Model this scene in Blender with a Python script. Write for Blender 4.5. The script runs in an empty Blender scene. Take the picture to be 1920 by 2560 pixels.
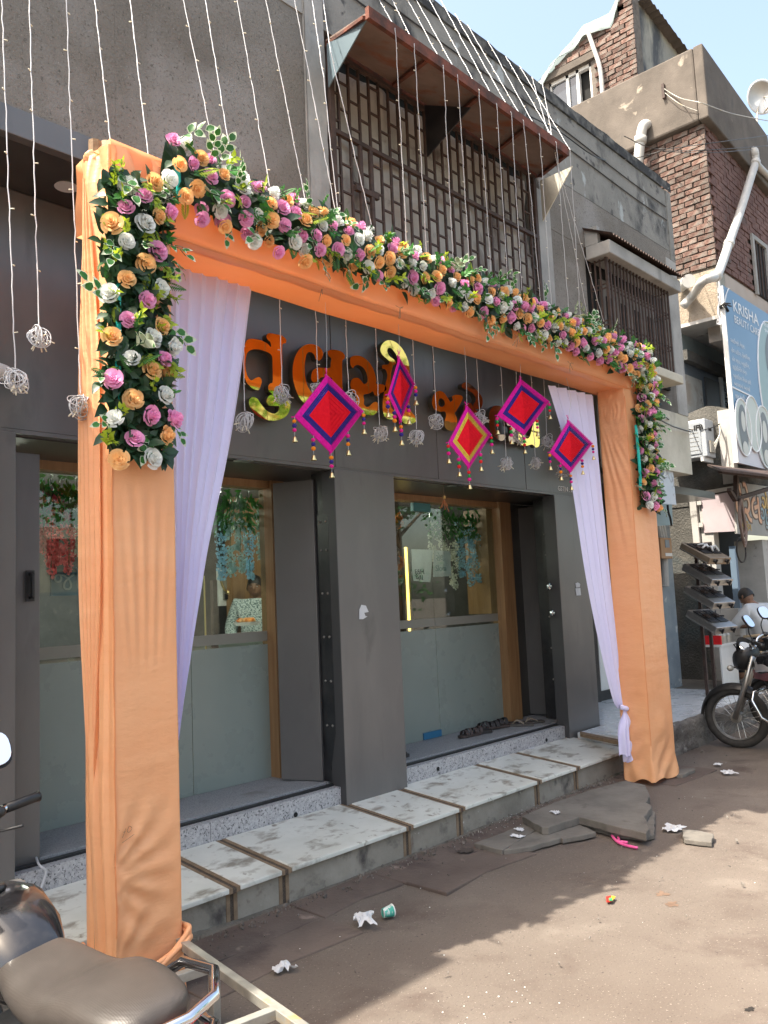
import bpy, math, random
from mathutils import Vector, Matrix, noise
rnd = random.Random(7)
sc = bpy.context.scene
COL = sc.collection
R_ = math.radians

# ------------------------------------------------------------------ camera, sky, sun, exposure
F_PX, YAW, PITCH, ROLL, EYE = 2070.0, 0.8243, 0.1034, -0.0440, 1.6
cam_d = bpy.data.cameras.new("camera"); cam = bpy.data.objects.new("camera", cam_d); COL.objects.link(cam); sc.camera = cam
_f = Vector((math.sin(YAW)*math.cos(PITCH), math.cos(YAW)*math.cos(PITCH), math.sin(PITCH)))
_r = Vector((math.cos(YAW), -math.sin(YAW), 0)); _u = _r.cross(_f)
CR = math.cos(ROLL)*_r + math.sin(ROLL)*_u
CF = _f
CDOWN = -( -math.sin(ROLL)*_r + math.cos(ROLL)*_u)
cam.matrix_world = Matrix(((CR.x, -CDOWN.x, -CF.x, 0), (CR.y, -CDOWN.y, -CF.y, 0), (CR.z, -CDOWN.z, -CF.z, EYE), (0, 0, 0, 1)))
cam_d.sensor_fit = 'VERTICAL'; cam_d.sensor_height = 36.0; cam_d.lens = F_PX/2560*36
cam_d.clip_start = 0.05; cam_d.clip_end = 2000

SUN = Vector((-0.55, 0.175, 1.0)).normalized()
w = bpy.data.worlds.new("World"); sc.world = w; w.use_nodes = True
nt = w.node_tree; nt.nodes.clear()
sky = nt.nodes.new('ShaderNodeTexSky'); sky.sky_type = 'NISHITA'; sky.sun_disc = False
sky.sun_elevation = math.asin(SUN.z); sky.sun_rotation = math.atan2(SUN.x, SUN.y)
sky.air_density = 1.0; sky.dust_density = 4.0; sky.ozone_density = 1.0
bg = nt.nodes.new('ShaderNodeBackground'); bg.inputs[1].default_value = 0.15
wo = nt.nodes.new('ShaderNodeOutputWorld')
tint = nt.nodes.new('ShaderNodeMix'); tint.data_type = 'RGBA'; tint.blend_type = 'MULTIPLY'; tint.inputs[0].default_value = 1.0; tint.inputs[7].default_value = (1.08, 1.0, .86, 1)
nt.links.new(sky.outputs[0], tint.inputs[6]); nt.links.new(tint.outputs[2], bg.inputs[0]); nt.links.new(bg.outputs[0], wo.inputs[0])
sun_d = bpy.data.lights.new("sun", 'SUN'); sun_d.energy = 3.3; sun_d.angle = R_(0.5); sun_d.color = (1.0, 0.93, 0.81)
sun = bpy.data.objects.new("sun", sun_d); COL.objects.link(sun); sun.rotation_euler = SUN.to_track_quat('Z', 'Y').to_euler(); sun.location = (-5, 2, 12)
sc.view_settings.view_transform = 'Standard'; sc.view_settings.look = 'None'
sc.view_settings.exposure = 1.82; sc.view_settings.gamma = 1.0
sc.view_settings.use_curve_mapping = False
sc.cycles.max_bounces = 8; sc.cycles.transparent_max_bounces = 12
sc.cycles.use_denoising = True

# ------------------------------------------------------------------ measuring helpers: a photo pixel's ray met with a real plane
EYE_P = Vector((0, 0, EYE))
def ray(x, y): return CR*((x-960)/F_PX) + CDOWN*((y-1280)/F_PX) + CF
def PY(x, y, Y): d = ray(x, y); return EYE_P + d*(Y/d.y)
def PX(x, y, X): d = ray(x, y); return EYE_P + d*(X/d.x)
def PZ(x, y, Z=0.0): d = ray(x, y); return EYE_P + d*((Z-EYE)/d.z)

# ------------------------------------------------------------------ object helpers
def tag(o, label=None, cat=None, group=None, kind=None):
    if label: o['label'] = label
    if cat: o['category'] = cat
    if group: o['group'] = group
    if kind: o['kind'] = kind
    return o
def thing(name, label, cat, loc=(0, 0, 0), group=None, rotz=0):
    o = bpy.data.objects.new(name, None); COL.objects.link(o); o.location = loc; o.empty_display_size = .1
    o.rotation_euler = (0, 0, rotz)
    return tag(o, label, cat, group)
def link(name, me, parent=None, world=True):
    o = bpy.data.objects.new(name, me); COL.objects.link(o)
    if parent is not None:
        o.parent = parent
        if world:
            l = Vector(parent.location); p = parent.parent
            m = Matrix.Translation(parent.location) @ parent.rotation_euler.to_matrix().to_4x4()
            if p is not None and p.type == 'EMPTY': m = Matrix.Translation(p.location) @ p.rotation_euler.to_matrix().to_4x4() @ (parent.matrix_parent_inverse @ m)
            o.matrix_parent_inverse = m.inverted()
    return o
def inst(src_me, name, parent, loc, rot=(0, 0, 0), scl=1.0, q=None):
    """copy sharing a mesh; loc in world coordinates"""
    o = link(name, src_me, parent)
    o.location = loc
    if q is not None: o.rotation_mode = 'QUATERNION'; o.rotation_quaternion = q
    else: o.rotation_euler = rot
    o.scale = (scl, scl, scl) if not hasattr(scl, '__len__') else scl
    return o

class MB:
    def __init__(s): s.v = []; s.f = []; s.m = []; s.mi = 0
    def face(s, pts):
        b = len(s.v); s.v += [tuple(p) for p in pts]; s.f.append(tuple(range(b, b+len(pts)))); s.m.append(s.mi)
    def box(s, x0, x1, y0, y1, z0, z1):
        b = len(s.v)
        s.v += [(x0,y0,z0),(x1,y0,z0),(x1,y1,z0),(x0,y1,z0),(x0,y0,z1),(x1,y0,z1),(x1,y1,z1),(x0,y1,z1)]
        for f in ((0,3,2,1),(4,5,6,7),(0,1,5,4),(1,2,6,5),(2,3,7,6),(3,0,4,7)): s.f.append(tuple(b+i for i in f)); s.m.append(s.mi)
        return s
    def obox(s, c, ax, ay, az, hx, hy, hz):
        c = Vector(c); b = len(s.v)
        for sx, sy, sz in ((-1,-1,-1),(1,-1,-1),(1,1,-1),(-1,1,-1),(-1,-1,1),(1,-1,1),(1,1,1),(-1,1,1)):
            s.v.append(tuple(c + Vector(ax)*hx*sx + Vector(ay)*hy*sy + Vector(az)*hz*sz))
        for f in ((0,3,2,1),(4,5,6,7),(0,1,5,4),(1,2,6,5),(2,3,7,6),(3,0,4,7)): s.f.append(tuple(b+i for i in f)); s.m.append(s.mi)
        return s
    def bar(s, p, q, wx, wy=None, up=(0, 0, 1)):
        p, q = Vector(p), Vector(q); d = (q-p); L = d.length; d.normalize(); up = Vector(up)
        if abs(d.dot(up)) > .95: up = Vector((0, 1, 0))
        a = d.cross(up).normalized(); b2 = a.cross(d)
        return s.obox((p+q)/2, a, d, b2, wx/2, L/2, (wy or wx)/2)
    def tube(s, pts, r, n=6, cap=True, radii=None):
        pts = [Vector(p) for p in pts]; b = len(s.v); prev = None
        for i, p in enumerate(pts):
            t = (pts[min(i+1, len(pts)-1)] - pts[max(i-1, 0)])
            if t.length < 1e-9: t = Vector((0, 0, 1))
            t.normalize()
            if prev is None:
                a = t.cross(Vector((0, 0, 1)))
                if a.length < .05: a = t.cross(Vector((1, 0, 0)))
            else: a = prev - t*prev.dot(t)
            a.normalize(); prev = a; c = t.cross(a)
            rr = radii[i] if radii else r
            for k in range(n):
                an = 2*math.pi*k/n; s.v.append(tuple(p + a*(math.cos(an)*rr) + c*(math.sin(an)*rr)))
        for i in range(len(pts)-1):
            for k in range(n):
                k2 = (k+1) % n
                s.f.append((b+i*n+k, b+i*n+k2, b+(i+1)*n+k2, b+(i+1)*n+k)); s.m.append(s.mi)
        if cap:
            s.f.append(tuple(b+k for k in range(n))[::-1]); s.m.append(s.mi)
            e = b+(len(pts)-1)*n; s.f.append(tuple(e+k for k in range(n))); s.m.append(s.mi)
        return s
    def lathe(s, prof, c, axis=(0, 0, 1), n=12):
        """prof: list of (r, h) along axis from c"""
        ax = Vector(axis).normalized(); a = ax.cross(Vector((0, 0, 1)))
        if a.length < .05: a = ax.cross(Vector((1, 0, 0)))
        a.normalize(); d = ax.cross(a); c = Vector(c); b = len(s.v)
        for r, h in prof:
            for k in range(n):
                an = 2*math.pi*k/n; s.v.append(tuple(c + ax*h + a*(math.cos(an)*r) + d*(math.sin(an)*r)))
        for i in range(len(prof)-1):
            for k in range(n):
                k2 = (k+1) % n; s.f.append((b+i*n+k, b+i*n+k2, b+(i+1)*n+k2, b+(i+1)*n+k)); s.m.append(s.mi)
        s.f.append(tuple(b+k for k in range(n))[::-1]); s.m.append(s.mi)
        e = b+(len(prof)-1)*n; s.f.append(tuple(e+k for k in range(n))); s.m.append(s.mi)
        return s
    def ball(s, c, rx, ry=None, rz=None, n=10, m=6):
        ry = ry or rx; rz = rz or rx; c = Vector(c); b = len(s.v)
        for i in range(m+1):
            th = math.pi*i/m
            for k in range(n):
                an = 2*math.pi*k/n
                s.v.append((c.x+rx*math.sin(th)*math.cos(an), c.y+ry*math.sin(th)*math.sin(an), c.z+rz*math.cos(th)))
        for i in range(m):
            for k in range(n):
                k2 = (k+1) % n; s.f.append((b+i*n+k, b+(i+1)*n+k, b+(i+1)*n+k2, b+i*n+k2)); s.m.append(s.mi)
        return s
    def grid(s, fn, nu, nv, closed=False):
        b = len(s.v)
        for j in range(nv+1):
            for i in range(nu if closed else nu+1):
                s.v.append(tuple(fn(i/nu, j/nv)))
        W = nu if closed else nu+1
        for j in range(nv):
            for i in range(nu):
                i2 = (i+1) % W
                s.f.append((b+j*W+i, b+j*W+i2, b+(j+1)*W+i2, b+(j+1)*W+i)); s.m.append(s.mi)
        return s
    def prism(s, poly, off):
        """poly: list of 3D points, extruded by vector off"""
        n = len(poly); b = len(s.v); off = Vector(off)
        s.v += [tuple(p) for p in poly] + [tuple(Vector(p)+off) for p in poly]
        s.f.append(tuple(b+i for i in range(n))[::-1]); s.m.append(s.mi)
        s.f.append(tuple(b+n+i for i in range(n))); s.m.append(s.mi)
        for i in range(n):
            j = (i+1) % n; s.f.append((b+i, b+j, b+n+j, b+n+i)); s.m.append(s.mi)
        return s
    def loft(s, secs, n=16, ex=2.4, cap=True):
        """secs: (centre, axis_u, axis_v, hu, hv): superellipse rings"""
        b = len(s.v)
        for c, au, av, hu, hv in secs:
            c = Vector(c); au = Vector(au); av = Vector(av)
            for k in range(n):
                t = 2*math.pi*k/n; cx, cy = math.cos(t), math.sin(t)
                s.v.append(tuple(c + au*(hu*math.copysign(abs(cx)**(2/ex), cx)) + av*(hv*math.copysign(abs(cy)**(2/ex), cy))))
        for i in range(len(secs)-1):
            for k in range(n):
                k2 = (k+1) % n; s.f.append((b+i*n+k, b+i*n+k2, b+(i+1)*n+k2, b+(i+1)*n+k)); s.m.append(s.mi)
        if cap:
            s.f.append(tuple(b+k for k in range(n))[::-1]); s.m.append(s.mi)
            e = b+(len(secs)-1)*n; s.f.append(tuple(e+k for k in range(n))); s.m.append(s.mi)
        return s
    def mesh(s, name, mats, smooth=False):
        me = bpy.data.meshes.new(name); me.from_pydata(s.v, [], s.f); me.update()
        if not isinstance(mats, (list, tuple)): mats = [mats]
        for m in mats: me.materials.append(m)
        if len(mats) > 1: me.polygons.foreach_set('material_index', s.m)
        if smooth: me.polygons.foreach_set('use_smooth', [True]*len(me.polygons))
        return me
    def build(s, name, mats, parent=None, smooth=False, bevel=0, subsurf=0, auto=None):
        o = link(name, s.mesh(name, mats, smooth), parent)
        if bevel:
            m = o.modifiers.new('bevel', 'BEVEL'); m.width = bevel; m.segments = 2; m.limit_method = 'ANGLE'; m.angle_limit = R_(40)
        if subsurf:
            m = o.modifiers.new('sub', 'SUBSURF'); m.levels = subsurf; m.render_levels = subsurf
        return o
def struct(o): o['kind'] = 'structure'; return o
def fbm(x, y, z=0, o=4): return noise.fractal(Vector((x, y, z)), 1.0, 2.0, o)
def catmull(pts, per=6, closed=False):
    pts = [Vector(p) for p in pts]; n = len(pts); out = []
    rng = n if closed else n-1
    for i in range(rng):
        if closed: p0, p1, p2, p3 = pts[(i-1) % n], pts[i], pts[(i+1) % n], pts[(i+2) % n]
        else: p0, p1, p2, p3 = pts[max(i-1, 0)], pts[i], pts[i+1], pts[min(i+2, n-1)]
        for k in range(per):
            t = k/per
            out.append(.5*((2*p1) + (p2-p0)*t + (2*p0-5*p1+4*p2-p3)*t*t + (3*p1-p0-3*p2+p3)*t**3))
    if not closed: out.append(pts[-1])
    return out

# ------------------------------------------------------------------ materials
def _n(nt, t, **kw):
    n = nt.nodes.new(t)
    for k, v in kw.items(): setattr(n, k, v)
    return n
def srgb(r, g, b):
    f = lambda c: (c/255/12.92 if c/255 <= .04045 else ((c/255+.055)/1.055)**2.4)
    return (f(r), f(g), f(b))
def mat(name, c, c2=None, scale=6, lo=.35, hi=.65, detail=6, rough=.65, metal=0, bump=0, bscale=60, spots=(), trans=0, rvar=0, coord='Object',
        stretch=(1, 1, 1), spec=.5, rand=0, coat=0, alpha=1, sheen=0, emit=None, bdist=.01, dist=0, ao=None):
    """Principled material: base colour c mixed with c2 by noise, then spots (colour, scale, lo, hi[, stretch]) layered over it"""
    m = bpy.data.materials.new(name); m.use_nodes = True; nt = m.node_tree; nt.nodes.clear(); L = nt.links.new
    out = _n(nt, 'ShaderNodeOutputMaterial'); bs = _n(nt, 'ShaderNodeBsdfPrincipled')
    tc = _n(nt, 'ShaderNodeTexCoord'); co = tc.outputs[coord]
    def nz(sc_, st=(1, 1, 1), det=6, dis=0):
        mp = _n(nt, 'ShaderNodeMapping'); mp.inputs['Scale'].default_value = st; L(co, mp.inputs[0])
        t = _n(nt, 'ShaderNodeTexNoise'); t.inputs['Scale'].default_value = sc_; t.inputs['Detail'].default_value = det; t.inputs['Roughness'].default_value = .6
        t.inputs['Distortion'].default_value = dis
        L(mp.outputs[0], t.inputs['Vector']); return t.outputs['Fac']
    def rng(x, a, b):
        r = _n(nt, 'ShaderNodeMapRange'); r.inputs['From Min'].default_value = a; r.inputs['From Max'].default_value = b; L(x, r.inputs['Value']); return r.outputs[0]
    def mix(f, a, b):
        x = _n(nt, 'ShaderNodeMix', data_type='RGBA'); 
        if f is None: pass
        elif isinstance(f, float): x.inputs[0].default_value = f
        else: L(f, x.inputs[0])
        for i, s in ((6, a), (7, b)):
            if isinstance(s, tuple): x.inputs[i].default_value = (*s[:3], 1)
            else: L(s, x.inputs[i])
        return x.outputs[2]
    colr = tuple(c)
    if c2 is not None: colr = mix(rng(nz(scale, stretch, detail, dist), lo, hi), tuple(c), tuple(c2))
    for sp in spots:
        colr = mix(rng(nz(sp[1], sp[4] if len(sp) > 4 else (1, 1, 1), 8, .3), sp[2], sp[3]), colr, tuple(sp[0]))
    if rand:
        oi = _n(nt, 'ShaderNodeObjectInfo'); hs = _n(nt, 'ShaderNodeHueSaturation')
        L(rng(oi.outputs['Random'], 0, 1), hs.inputs['Value'])
        mr = _n(nt, 'ShaderNodeMapRange'); mr.inputs['To Min'].default_value = 1-rand; mr.inputs['To Max'].default_value = 1+rand
        L(oi.outputs['Random'], mr.inputs['Value']); L(mr.outputs[0], hs.inputs['Value'])
        if isinstance(colr, tuple): hs.inputs['Color'].default_value = (*colr, 1)
        else: L(colr, hs.inputs['Color'])
        colr = hs.outputs[0]
    if isinstance(colr, tuple): bs.inputs['Base Color'].default_value = (*colr, 1)
    else: L(colr, bs.inputs['Base Color'])
    bs.inputs['Roughness'].default_value = rough; bs.inputs['Metallic'].default_value = metal
    bs.inputs['Specular IOR Level'].default_value = spec
    if coat: bs.inputs['Coat Weight'].default_value = coat; bs.inputs['Coat Roughness'].default_value = .08
    if sheen: bs.inputs['Sheen Weight'].default_value = sheen
    if emit: bs.inputs['Emission Color'].default_value = (*emit[0], 1); bs.inputs['Emission Strength'].default_value = emit[1]
    if rvar:
        r = _n(nt, 'ShaderNodeMapRange'); r.inputs['To Min'].default_value = max(rough-rvar, .02); r.inputs['To Max'].default_value = min(rough+rvar, 1)
        L(nz(scale*2.3, stretch), r.inputs['Value']); L(r.outputs[0], bs.inputs['Roughness'])
    nrm = None
    if bump:
        b = _n(nt, 'ShaderNodeBump'); b.inputs['Strength'].default_value = bump; b.inputs['Distance'].default_value = bdist
        L(nz(bscale, stretch, 8), b.inputs['Height']); L(b.outputs[0], bs.inputs['Normal']); nrm = b.outputs[0]
    sh = bs.outputs[0]
    if trans:
        t = _n(nt, 'ShaderNodeBsdfTranslucent')
        if isinstance(colr, tuple): t.inputs['Color'].default_value = (*colr, 1)
        else: L(colr, t.inputs['Color'])
        if nrm: L(nrm, t.inputs['Normal'])
        mx = _n(nt, 'ShaderNodeMixShader'); mx.inputs[0].default_value = trans; L(sh, mx.inputs[1]); L(t.outputs[0], mx.inputs[2]); sh = mx.outputs[0]
    L(sh, out.inputs['Surface'])
    return m
def glass_mat(name, tint, refl_ior=1.5, clear=1.0):
    m = bpy.data.materials.new(name); m.use_nodes = True; nt = m.node_tree; nt.nodes.clear(); L = nt.links.new
    out = _n(nt, 'ShaderNodeOutputMaterial'); tr = _n(nt, 'ShaderNodeBsdfTransparent'); tr.inputs[0].default_value = (*tint, 1)
    gl = _n(nt, 'ShaderNodeBsdfGlossy'); gl.inputs['Roughness'].default_value = .01; gl.inputs[0].default_value = (1, 1, 1, 1)
    lw = _n(nt, 'ShaderNodeLayerWeight'); lw.inputs[0].default_value = .5
    pw = _n(nt, 'ShaderNodeMath', operation='POWER'); pw.inputs[1].default_value = 4.0; L(lw.outputs['Facing'], pw.inputs[0])
    fr = _n(nt, 'ShaderNodeMapRange'); fr.inputs['To Min'].default_value = .05; L(pw.outputs[0], fr.inputs['Value'])
    mx = _n(nt, 'ShaderNodeMixShader'); L(fr.outputs[0], mx.inputs[0]); L(tr.outputs[0], mx.inputs[1]); L(gl.outputs[0], mx.inputs[2]); L(mx.outputs[0], out.inputs[0])
    return m

M = {}
M['plaster'] = mat('grey_plaster', (.145,.131,.113), (.215,.199,.177), scale=1.6, lo=.3, hi=.7, rough=.95, bump=.9, bscale=75, bdist=.012,
                   spots=(((.29,.28,.27), .8, .50, .70), ((.085,.078,.068), 62, .56, .70), ((.31,.29,.265), 90, .60, .72), ((.10,.093,.085), 1.3, .60, .80)))
M['plaster_light'] = mat('cement_render', (.25,.25,.24), (.36,.355,.34), scale=3, rough=.9, bump=.4, bscale=40, spots=(((.13,.13,.12), 4, .6, .8, (1,1,.25)),))
M['parapet'] = mat('stained_parapet', (.17,.168,.155), (.26,.255,.235), scale=2.2, rough=.93, bump=.7, bscale=50,
                   spots=(((.035,.037,.04), 2.3, .50, .62, (1,1,.55)), ((.36,.39,.39), 4.5, .61, .66, (1,1,.5)), ((.075,.075,.075), 7, .58, .66)))
M['coping'] = mat('mossy_coping', (.028,.03,.032), (.16,.16,.15), scale=6, lo=.46, hi=.66, rough=.95, bump=.6, bscale=60, spots=(((.42,.44,.44), 9, .66, .71),))
M['cream'] = mat('cream_limewash', (.40,.38,.31), (.52,.50,.42), scale=3, rough=.9, bump=.25, spots=(((.22,.20,.17), 3, .60, .78, (1,1,.3)), ((.12,.11,.10), 8, .66, .76)))
M['panel'] = mat('dark_grey_panel', (.132,.129,.128), (.152,.148,.146), scale=1.2, rough=.34, metal=.25, rvar=.06, bump=.02, bscale=4, spots=(((.19,.183,.175), 2.6, .50, .85, (1,1,.3)), ((.10,.098,.097), 3.4, .58, .75, (1.5,1,.4)), ((.16,.155,.15), 40, .70, .78)))
M['panel_edge'] = mat('panel_edge', (.05,.05,.053), rough=.5)
M['seam'] = mat('black_gap', (.008,.008,.008), rough=.9)
M['soffit'] = mat('dark_soffit', (.04,.037,.035), (.06,.055,.05), rough=.3, scale=3)
M['blackmetal'] = mat('black_painted_steel', (.012,.013,.016), (.028,.028,.03), rough=.4, scale=8, rvar=.1, bump=.1)
M['wood'] = mat('oak_veneer', (.23,.125,.055), (.34,.20,.095), scale=3.5, stretch=(9,9,.5), rough=.45, bump=.05, bscale=30, lo=.3, hi=.7)
M['glass'] = glass_mat('clear_glass', (.80,.87,.83))
M['frost'] = mat('frosted_glass', (.27,.32,.295), (.295,.345,.32), scale=1.5, rough=.28, spec=.6, rvar=.05, trans=.25)
M['frost_band'] = mat('frosted_glass_band', (.27,.27,.235), (.29,.29,.255), scale=1.5, rough=.3, trans=.25)
M['granite'] = mat('granite', (.30,.30,.31), (.46,.46,.47), scale=60, rough=.55, bump=.15, bscale=120, spots=(((.07,.07,.075), 85, .56, .62), ((.62,.62,.62), 110, .62, .68)))
M['granite_top'] = mat('granite_sill', (.22,.225,.235), (.33,.335,.345), scale=90, rough=.6, bump=.25, bscale=200, spots=(((.10,.10,.105), 160, .56, .64), ((.16,.155,.15), 3, .58, .75)))
M['marble'] = mat('worn_marble', (.56,.57,.52), (.68,.69,.64), scale=2.5, rough=.38, rvar=.15, bump=.08, bscale=30, spots=(((.27,.25,.21), 5.5, .54, .66, (1,1.6,1)), ((.20,.17,.13), 14, .62, .70), ((.34,.30,.24), 2.0, .60, .72)))
M['strip'] = mat('brown_stone_strip', (.17,.115,.07), (.25,.175,.11), scale=20, rough=.75, bump=.2)
M['strip_dark'] = mat('dark_grit_strip', (.05,.037,.028), (.11,.085,.065), scale=120, rough=.9, bump=.6, bscale=200)
M['riser'] = mat('dirty_riser', (.19,.168,.135), (.33,.30,.25), scale=3.2, lo=.3, hi=.68, rough=.85, bump=.4, bscale=40, spots=(((.07,.06,.055), 4.5, .56, .70), ((.13,.095,.075), 7, .58, .72), ((.52,.50,.45), 16, .67, .72)))
M['cementfoot'] = mat('cement_fillet', (.10,.092,.075), (.185,.165,.135), scale=9, rough=.95, bump=1, bscale=40, bdist=.02, spots=(((.05,.055,.035), 5, .58, .7),))
M['peach'] = mat('peach_satin', (.93,.47,.23), (.95,.51,.26), scale=2, rough=.42, trans=.26, bump=.55, bscale=4.5, stretch=(1,1,2.6), bdist=.014)
M['peach_beam'] = mat('peach_satin_beam', (.95,.49,.24), (.96,.53,.27), scale=2, rough=.5, trans=.5, bump=.25, bscale=3.2, stretch=(1,2,1), bdist=.01)
M['peach_edge'] = mat('peach_hem', (.85,.36,.15), rough=.5, trans=.3)
M['lilac'] = mat('lilac_voile', (.74,.71,.97), (.78,.75,.98), scale=1.5, rough=.7, trans=.2)
M['bamboo'] = mat('cut_bamboo', (.16,.09,.045), (.30,.19,.09), scale=14, rough=.7, bump=.3)
M['teal'] = mat('teal_ribbon', (.02,.42,.36), rough=.35)
M['rose_pink'] = mat('pink_fabric', (.86,.36,.62), (.90,.45,.68), scale=14, rough=.7, trans=.3, rand=.1)
M['rose_peach'] = mat('peach_fabric', (.94,.56,.22), (.95,.64,.32), scale=14, rough=.7, trans=.3, rand=.1)
M['rose_white'] = mat('white_fabric', (.80,.82,.78), (.86,.87,.84), scale=14, rough=.7, trans=.3, rand=.06)
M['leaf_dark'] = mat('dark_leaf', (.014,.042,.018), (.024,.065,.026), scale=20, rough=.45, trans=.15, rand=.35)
M['leaf_mid'] = mat('green_leaf', (.03,.15,.025), (.05,.20,.03), scale=20, rough=.5, trans=.3, rand=.25)
M['leaf_lime'] = mat('lime_leaf', (.30,.44,.02), (.42,.52,.04), scale=20, rough=.5, trans=.4, rand=.2)
M['leaf_rim'] = mat('white_leaf_rim', (.62,.70,.52), rough=.55, trans=.3)
M['stem'] = mat('plastic_stem', (.03,.10,.02), rough=.5)
M['wire_white'] = mat('white_cable', (.56,.56,.58), rough=.5)
M['bulb'] = mat('led_bulb', (.85,.80,.66), rough=.3, trans=.3)
M['yarn_pink'] = mat('magenta_yarn', (.80,.012,.36), (.62,.008,.28), scale=50, rough=.9, bump=.3, bscale=220, spec=.2)
M['yarn_blue'] = mat('blue_yarn', (.050,.028,.27), (.03,.018,.19), scale=50, rough=.9, bump=.3, bscale=220, spec=.2)
M['yarn_red'] = mat('red_yarn', (.80,.008,.02), (.70,.004,.018), scale=40, rough=.85, bump=.25, bscale=220, spec=.15)
M['yarn_yellow'] = mat('yellow_yarn', (.80,.58,.06), (.62,.42,.03), scale=50, rough=.85, bump=.3, bscale=220)
M['pom_pink'] = mat('pink_pompom', (.75,.01,.25), rough=.95, bump=.5, bscale=300)
M['pom_blue'] = mat('blue_pompom', (.03,.02,.22), rough=.95, bump=.5, bscale=300)
M['pom_orange'] = mat('orange_pompom', (.85,.24,.01), rough=.95, bump=.5, bscale=300)
M['pom_green'] = mat('green_pompom', (.02,.30,.05), rough=.95, bump=.5, bscale=300)
M['pom_red'] = mat('red_pompom', (.72,.015,.02), rough=.95, bump=.5, bscale=300)
M['brass'] = mat('brass_bell', (.80,.62,.30), rough=.28, metal=1)
M['gold'] = mat('gold_mirror_acrylic', (1.0,.64,.14), rough=.04, metal=1)
M['bronze'] = mat('bronze_mirror_acrylic', (.42,.25,.16), rough=.06, metal=1)
M['letter_side'] = mat('letter_side', (.10,.085,.06), rough=.35, metal=.6)
M['chrome'] = mat('chrome', (.72,.73,.75), rough=.12, metal=1, rvar=.06, scale=30)
M['steel'] = mat('brushed_steel', (.42,.42,.41), (.50,.49,.47), rough=.35, metal=.9, scale=20)
M['galv'] = mat('galvanised_tube', (.32,.31,.28), (.45,.43,.38), scale=14, rough=.5, metal=.5, bump=.1, spots=(((.50,.36,.16), 7, .60, .72),))
M['rust'] = mat('rusty_sheet', (.15,.105,.082), (.22,.165,.14), scale=3, rough=.85, bump=.2, spots=(((.20,.068,.03), 2.1, .52, .62),))
M['rust_edge'] = mat('rust_edge', (.055,.025,.018), (.17,.05,.028), scale=9, rough=.85, bump=.3)
M['rust_dark'] = mat('dark_rusty_iron', (.035,.022,.018), (.075,.045,.035), scale=14, rough=.75, bump=.2)
M['sheet_grime'] = mat('grimy_white_sheet', (.42,.39,.35), (.55,.52,.47), scale=2.5, rough=.7, trans=.1, spots=(((.16,.13,.115), 3.2, .55, .70, (1,1,.6)), ((.27,.23,.20), 7, .6, .7)))
M['bluesheet'] = mat('blue_grey_sheet', (.12,.17,.20), rough=.6)
M['brick'] = mat('red_brick', (.108,.06,.047), (.165,.10,.079), scale=9, rough=.97, bump=.8, bscale=34, bdist=.02, rand=.38, spots=(((.17,.145,.125), 4, .44, .60), ((.07,.058,.053), 3, .54, .70)))
M['mortar'] = mat('mortar', (.12,.105,.09), (.18,.158,.135), scale=12, rough=1, bump=.6, bscale=40, spots=(((.07,.06,.055), 4, .58, .7),))
M['brickfar'] = mat('dark_brick', (.115,.062,.054), (.17,.095,.08), scale=5, rough=.95, bump=.6, bscale=30, spots=(((.09,.075,.07), 2.5, .55, .7), ((.25,.22,.20), 14, .62, .72)))
M['conc_brown'] = mat('brown_concrete', (.085,.072,.060), (.135,.115,.097), scale=2.2, rough=.93, bump=.4, bscale=40, spots=(((.09,.08,.07), 3, .55, .7, (1,1,.4)), ((.32,.275,.22), 2.6, .64, .70)))
M['beige_rough'] = mat('beige_roughcast', (.27,.22,.165), (.37,.31,.24), scale=5, rough=.97, bump=1, bscale=38, bdist=.02, spots=(((.20,.16,.12), 30, .60, .70),))
M['dark_conc'] = mat('dark_rough_concrete', (.060,.058,.052), (.115,.11,.098), scale=3.5, rough=.97, bump=1, bscale=32, bdist=.02, spots=(((.055,.068,.07), 1.6, .52, .64), ((.24,.22,.19), 42, .66, .72)))
M['stain_wall'] = mat('stained_render', (.27,.26,.225), (.36,.345,.29), scale=2, rough=.93, bump=.3, spots=(((.07,.075,.08), 1.7, .50, .62, (1,1,.35)),))
M['whitewash'] = mat('peeling_whitewash', (.36,.355,.335), (.46,.445,.425), scale=4, rough=.9, spots=(((.18,.17,.16), 6, .62, .70),))
M['bluepaint'] = mat('flaking_blue_paint', (.20,.24,.27), (.28,.32,.35), scale=4, rough=.8, bump=.2, spots=(((.52,.53,.52), 5, .60, .66), ((.10,.10,.10), 11, .66, .72)))
M['pinkwall'] = mat('pinkish_board', (.42,.35,.37), (.47,.40,.42), scale=2.5, rough=.7, spots=(((.30,.25,.26), 3, .60, .78),))
M['pvc'] = mat('grey_pvc', (.40,.40,.385), (.47,.47,.45), scale=6, rough=.45, spots=(((.35,.33,.29), 4, .60, .75),))
M['pvc_white'] = mat('white_pvc', (.50,.49,.46), (.44,.43,.40), scale=5, rough=.45)
M['white'] = mat('white_paint', (.72,.72,.70), (.66,.66,.64), scale=6, rough=.5)
M['tarp'] = mat('pale_tarpaulin', (.48,.55,.54), (.42,.52,.51), scale=2.5, rough=.55, trans=.25, bump=.2, bscale=8)
M['tile'] = mat('white_floor_tile', (.60,.62,.64), (.66,.68,.69), scale=2, rough=.28, rvar=.12, spots=(((.42,.41,.39), 4, .60, .75),))
M['kerb'] = mat('rough_kerb', (.115,.10,.09), (.22,.20,.175), scale=5, rough=.97, bump=1, bscale=26, bdist=.03, spots=(((.40,.385,.35), 6, .60, .68), ((.06,.05,.047), 4, .58, .7)))
M['slab'] = mat('stone_slab', (.115,.104,.09), (.17,.155,.134), scale=4, rough=.92, bump=.5, bscale=30, spots=(((.10,.088,.078), 7, .58, .7),))
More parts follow.
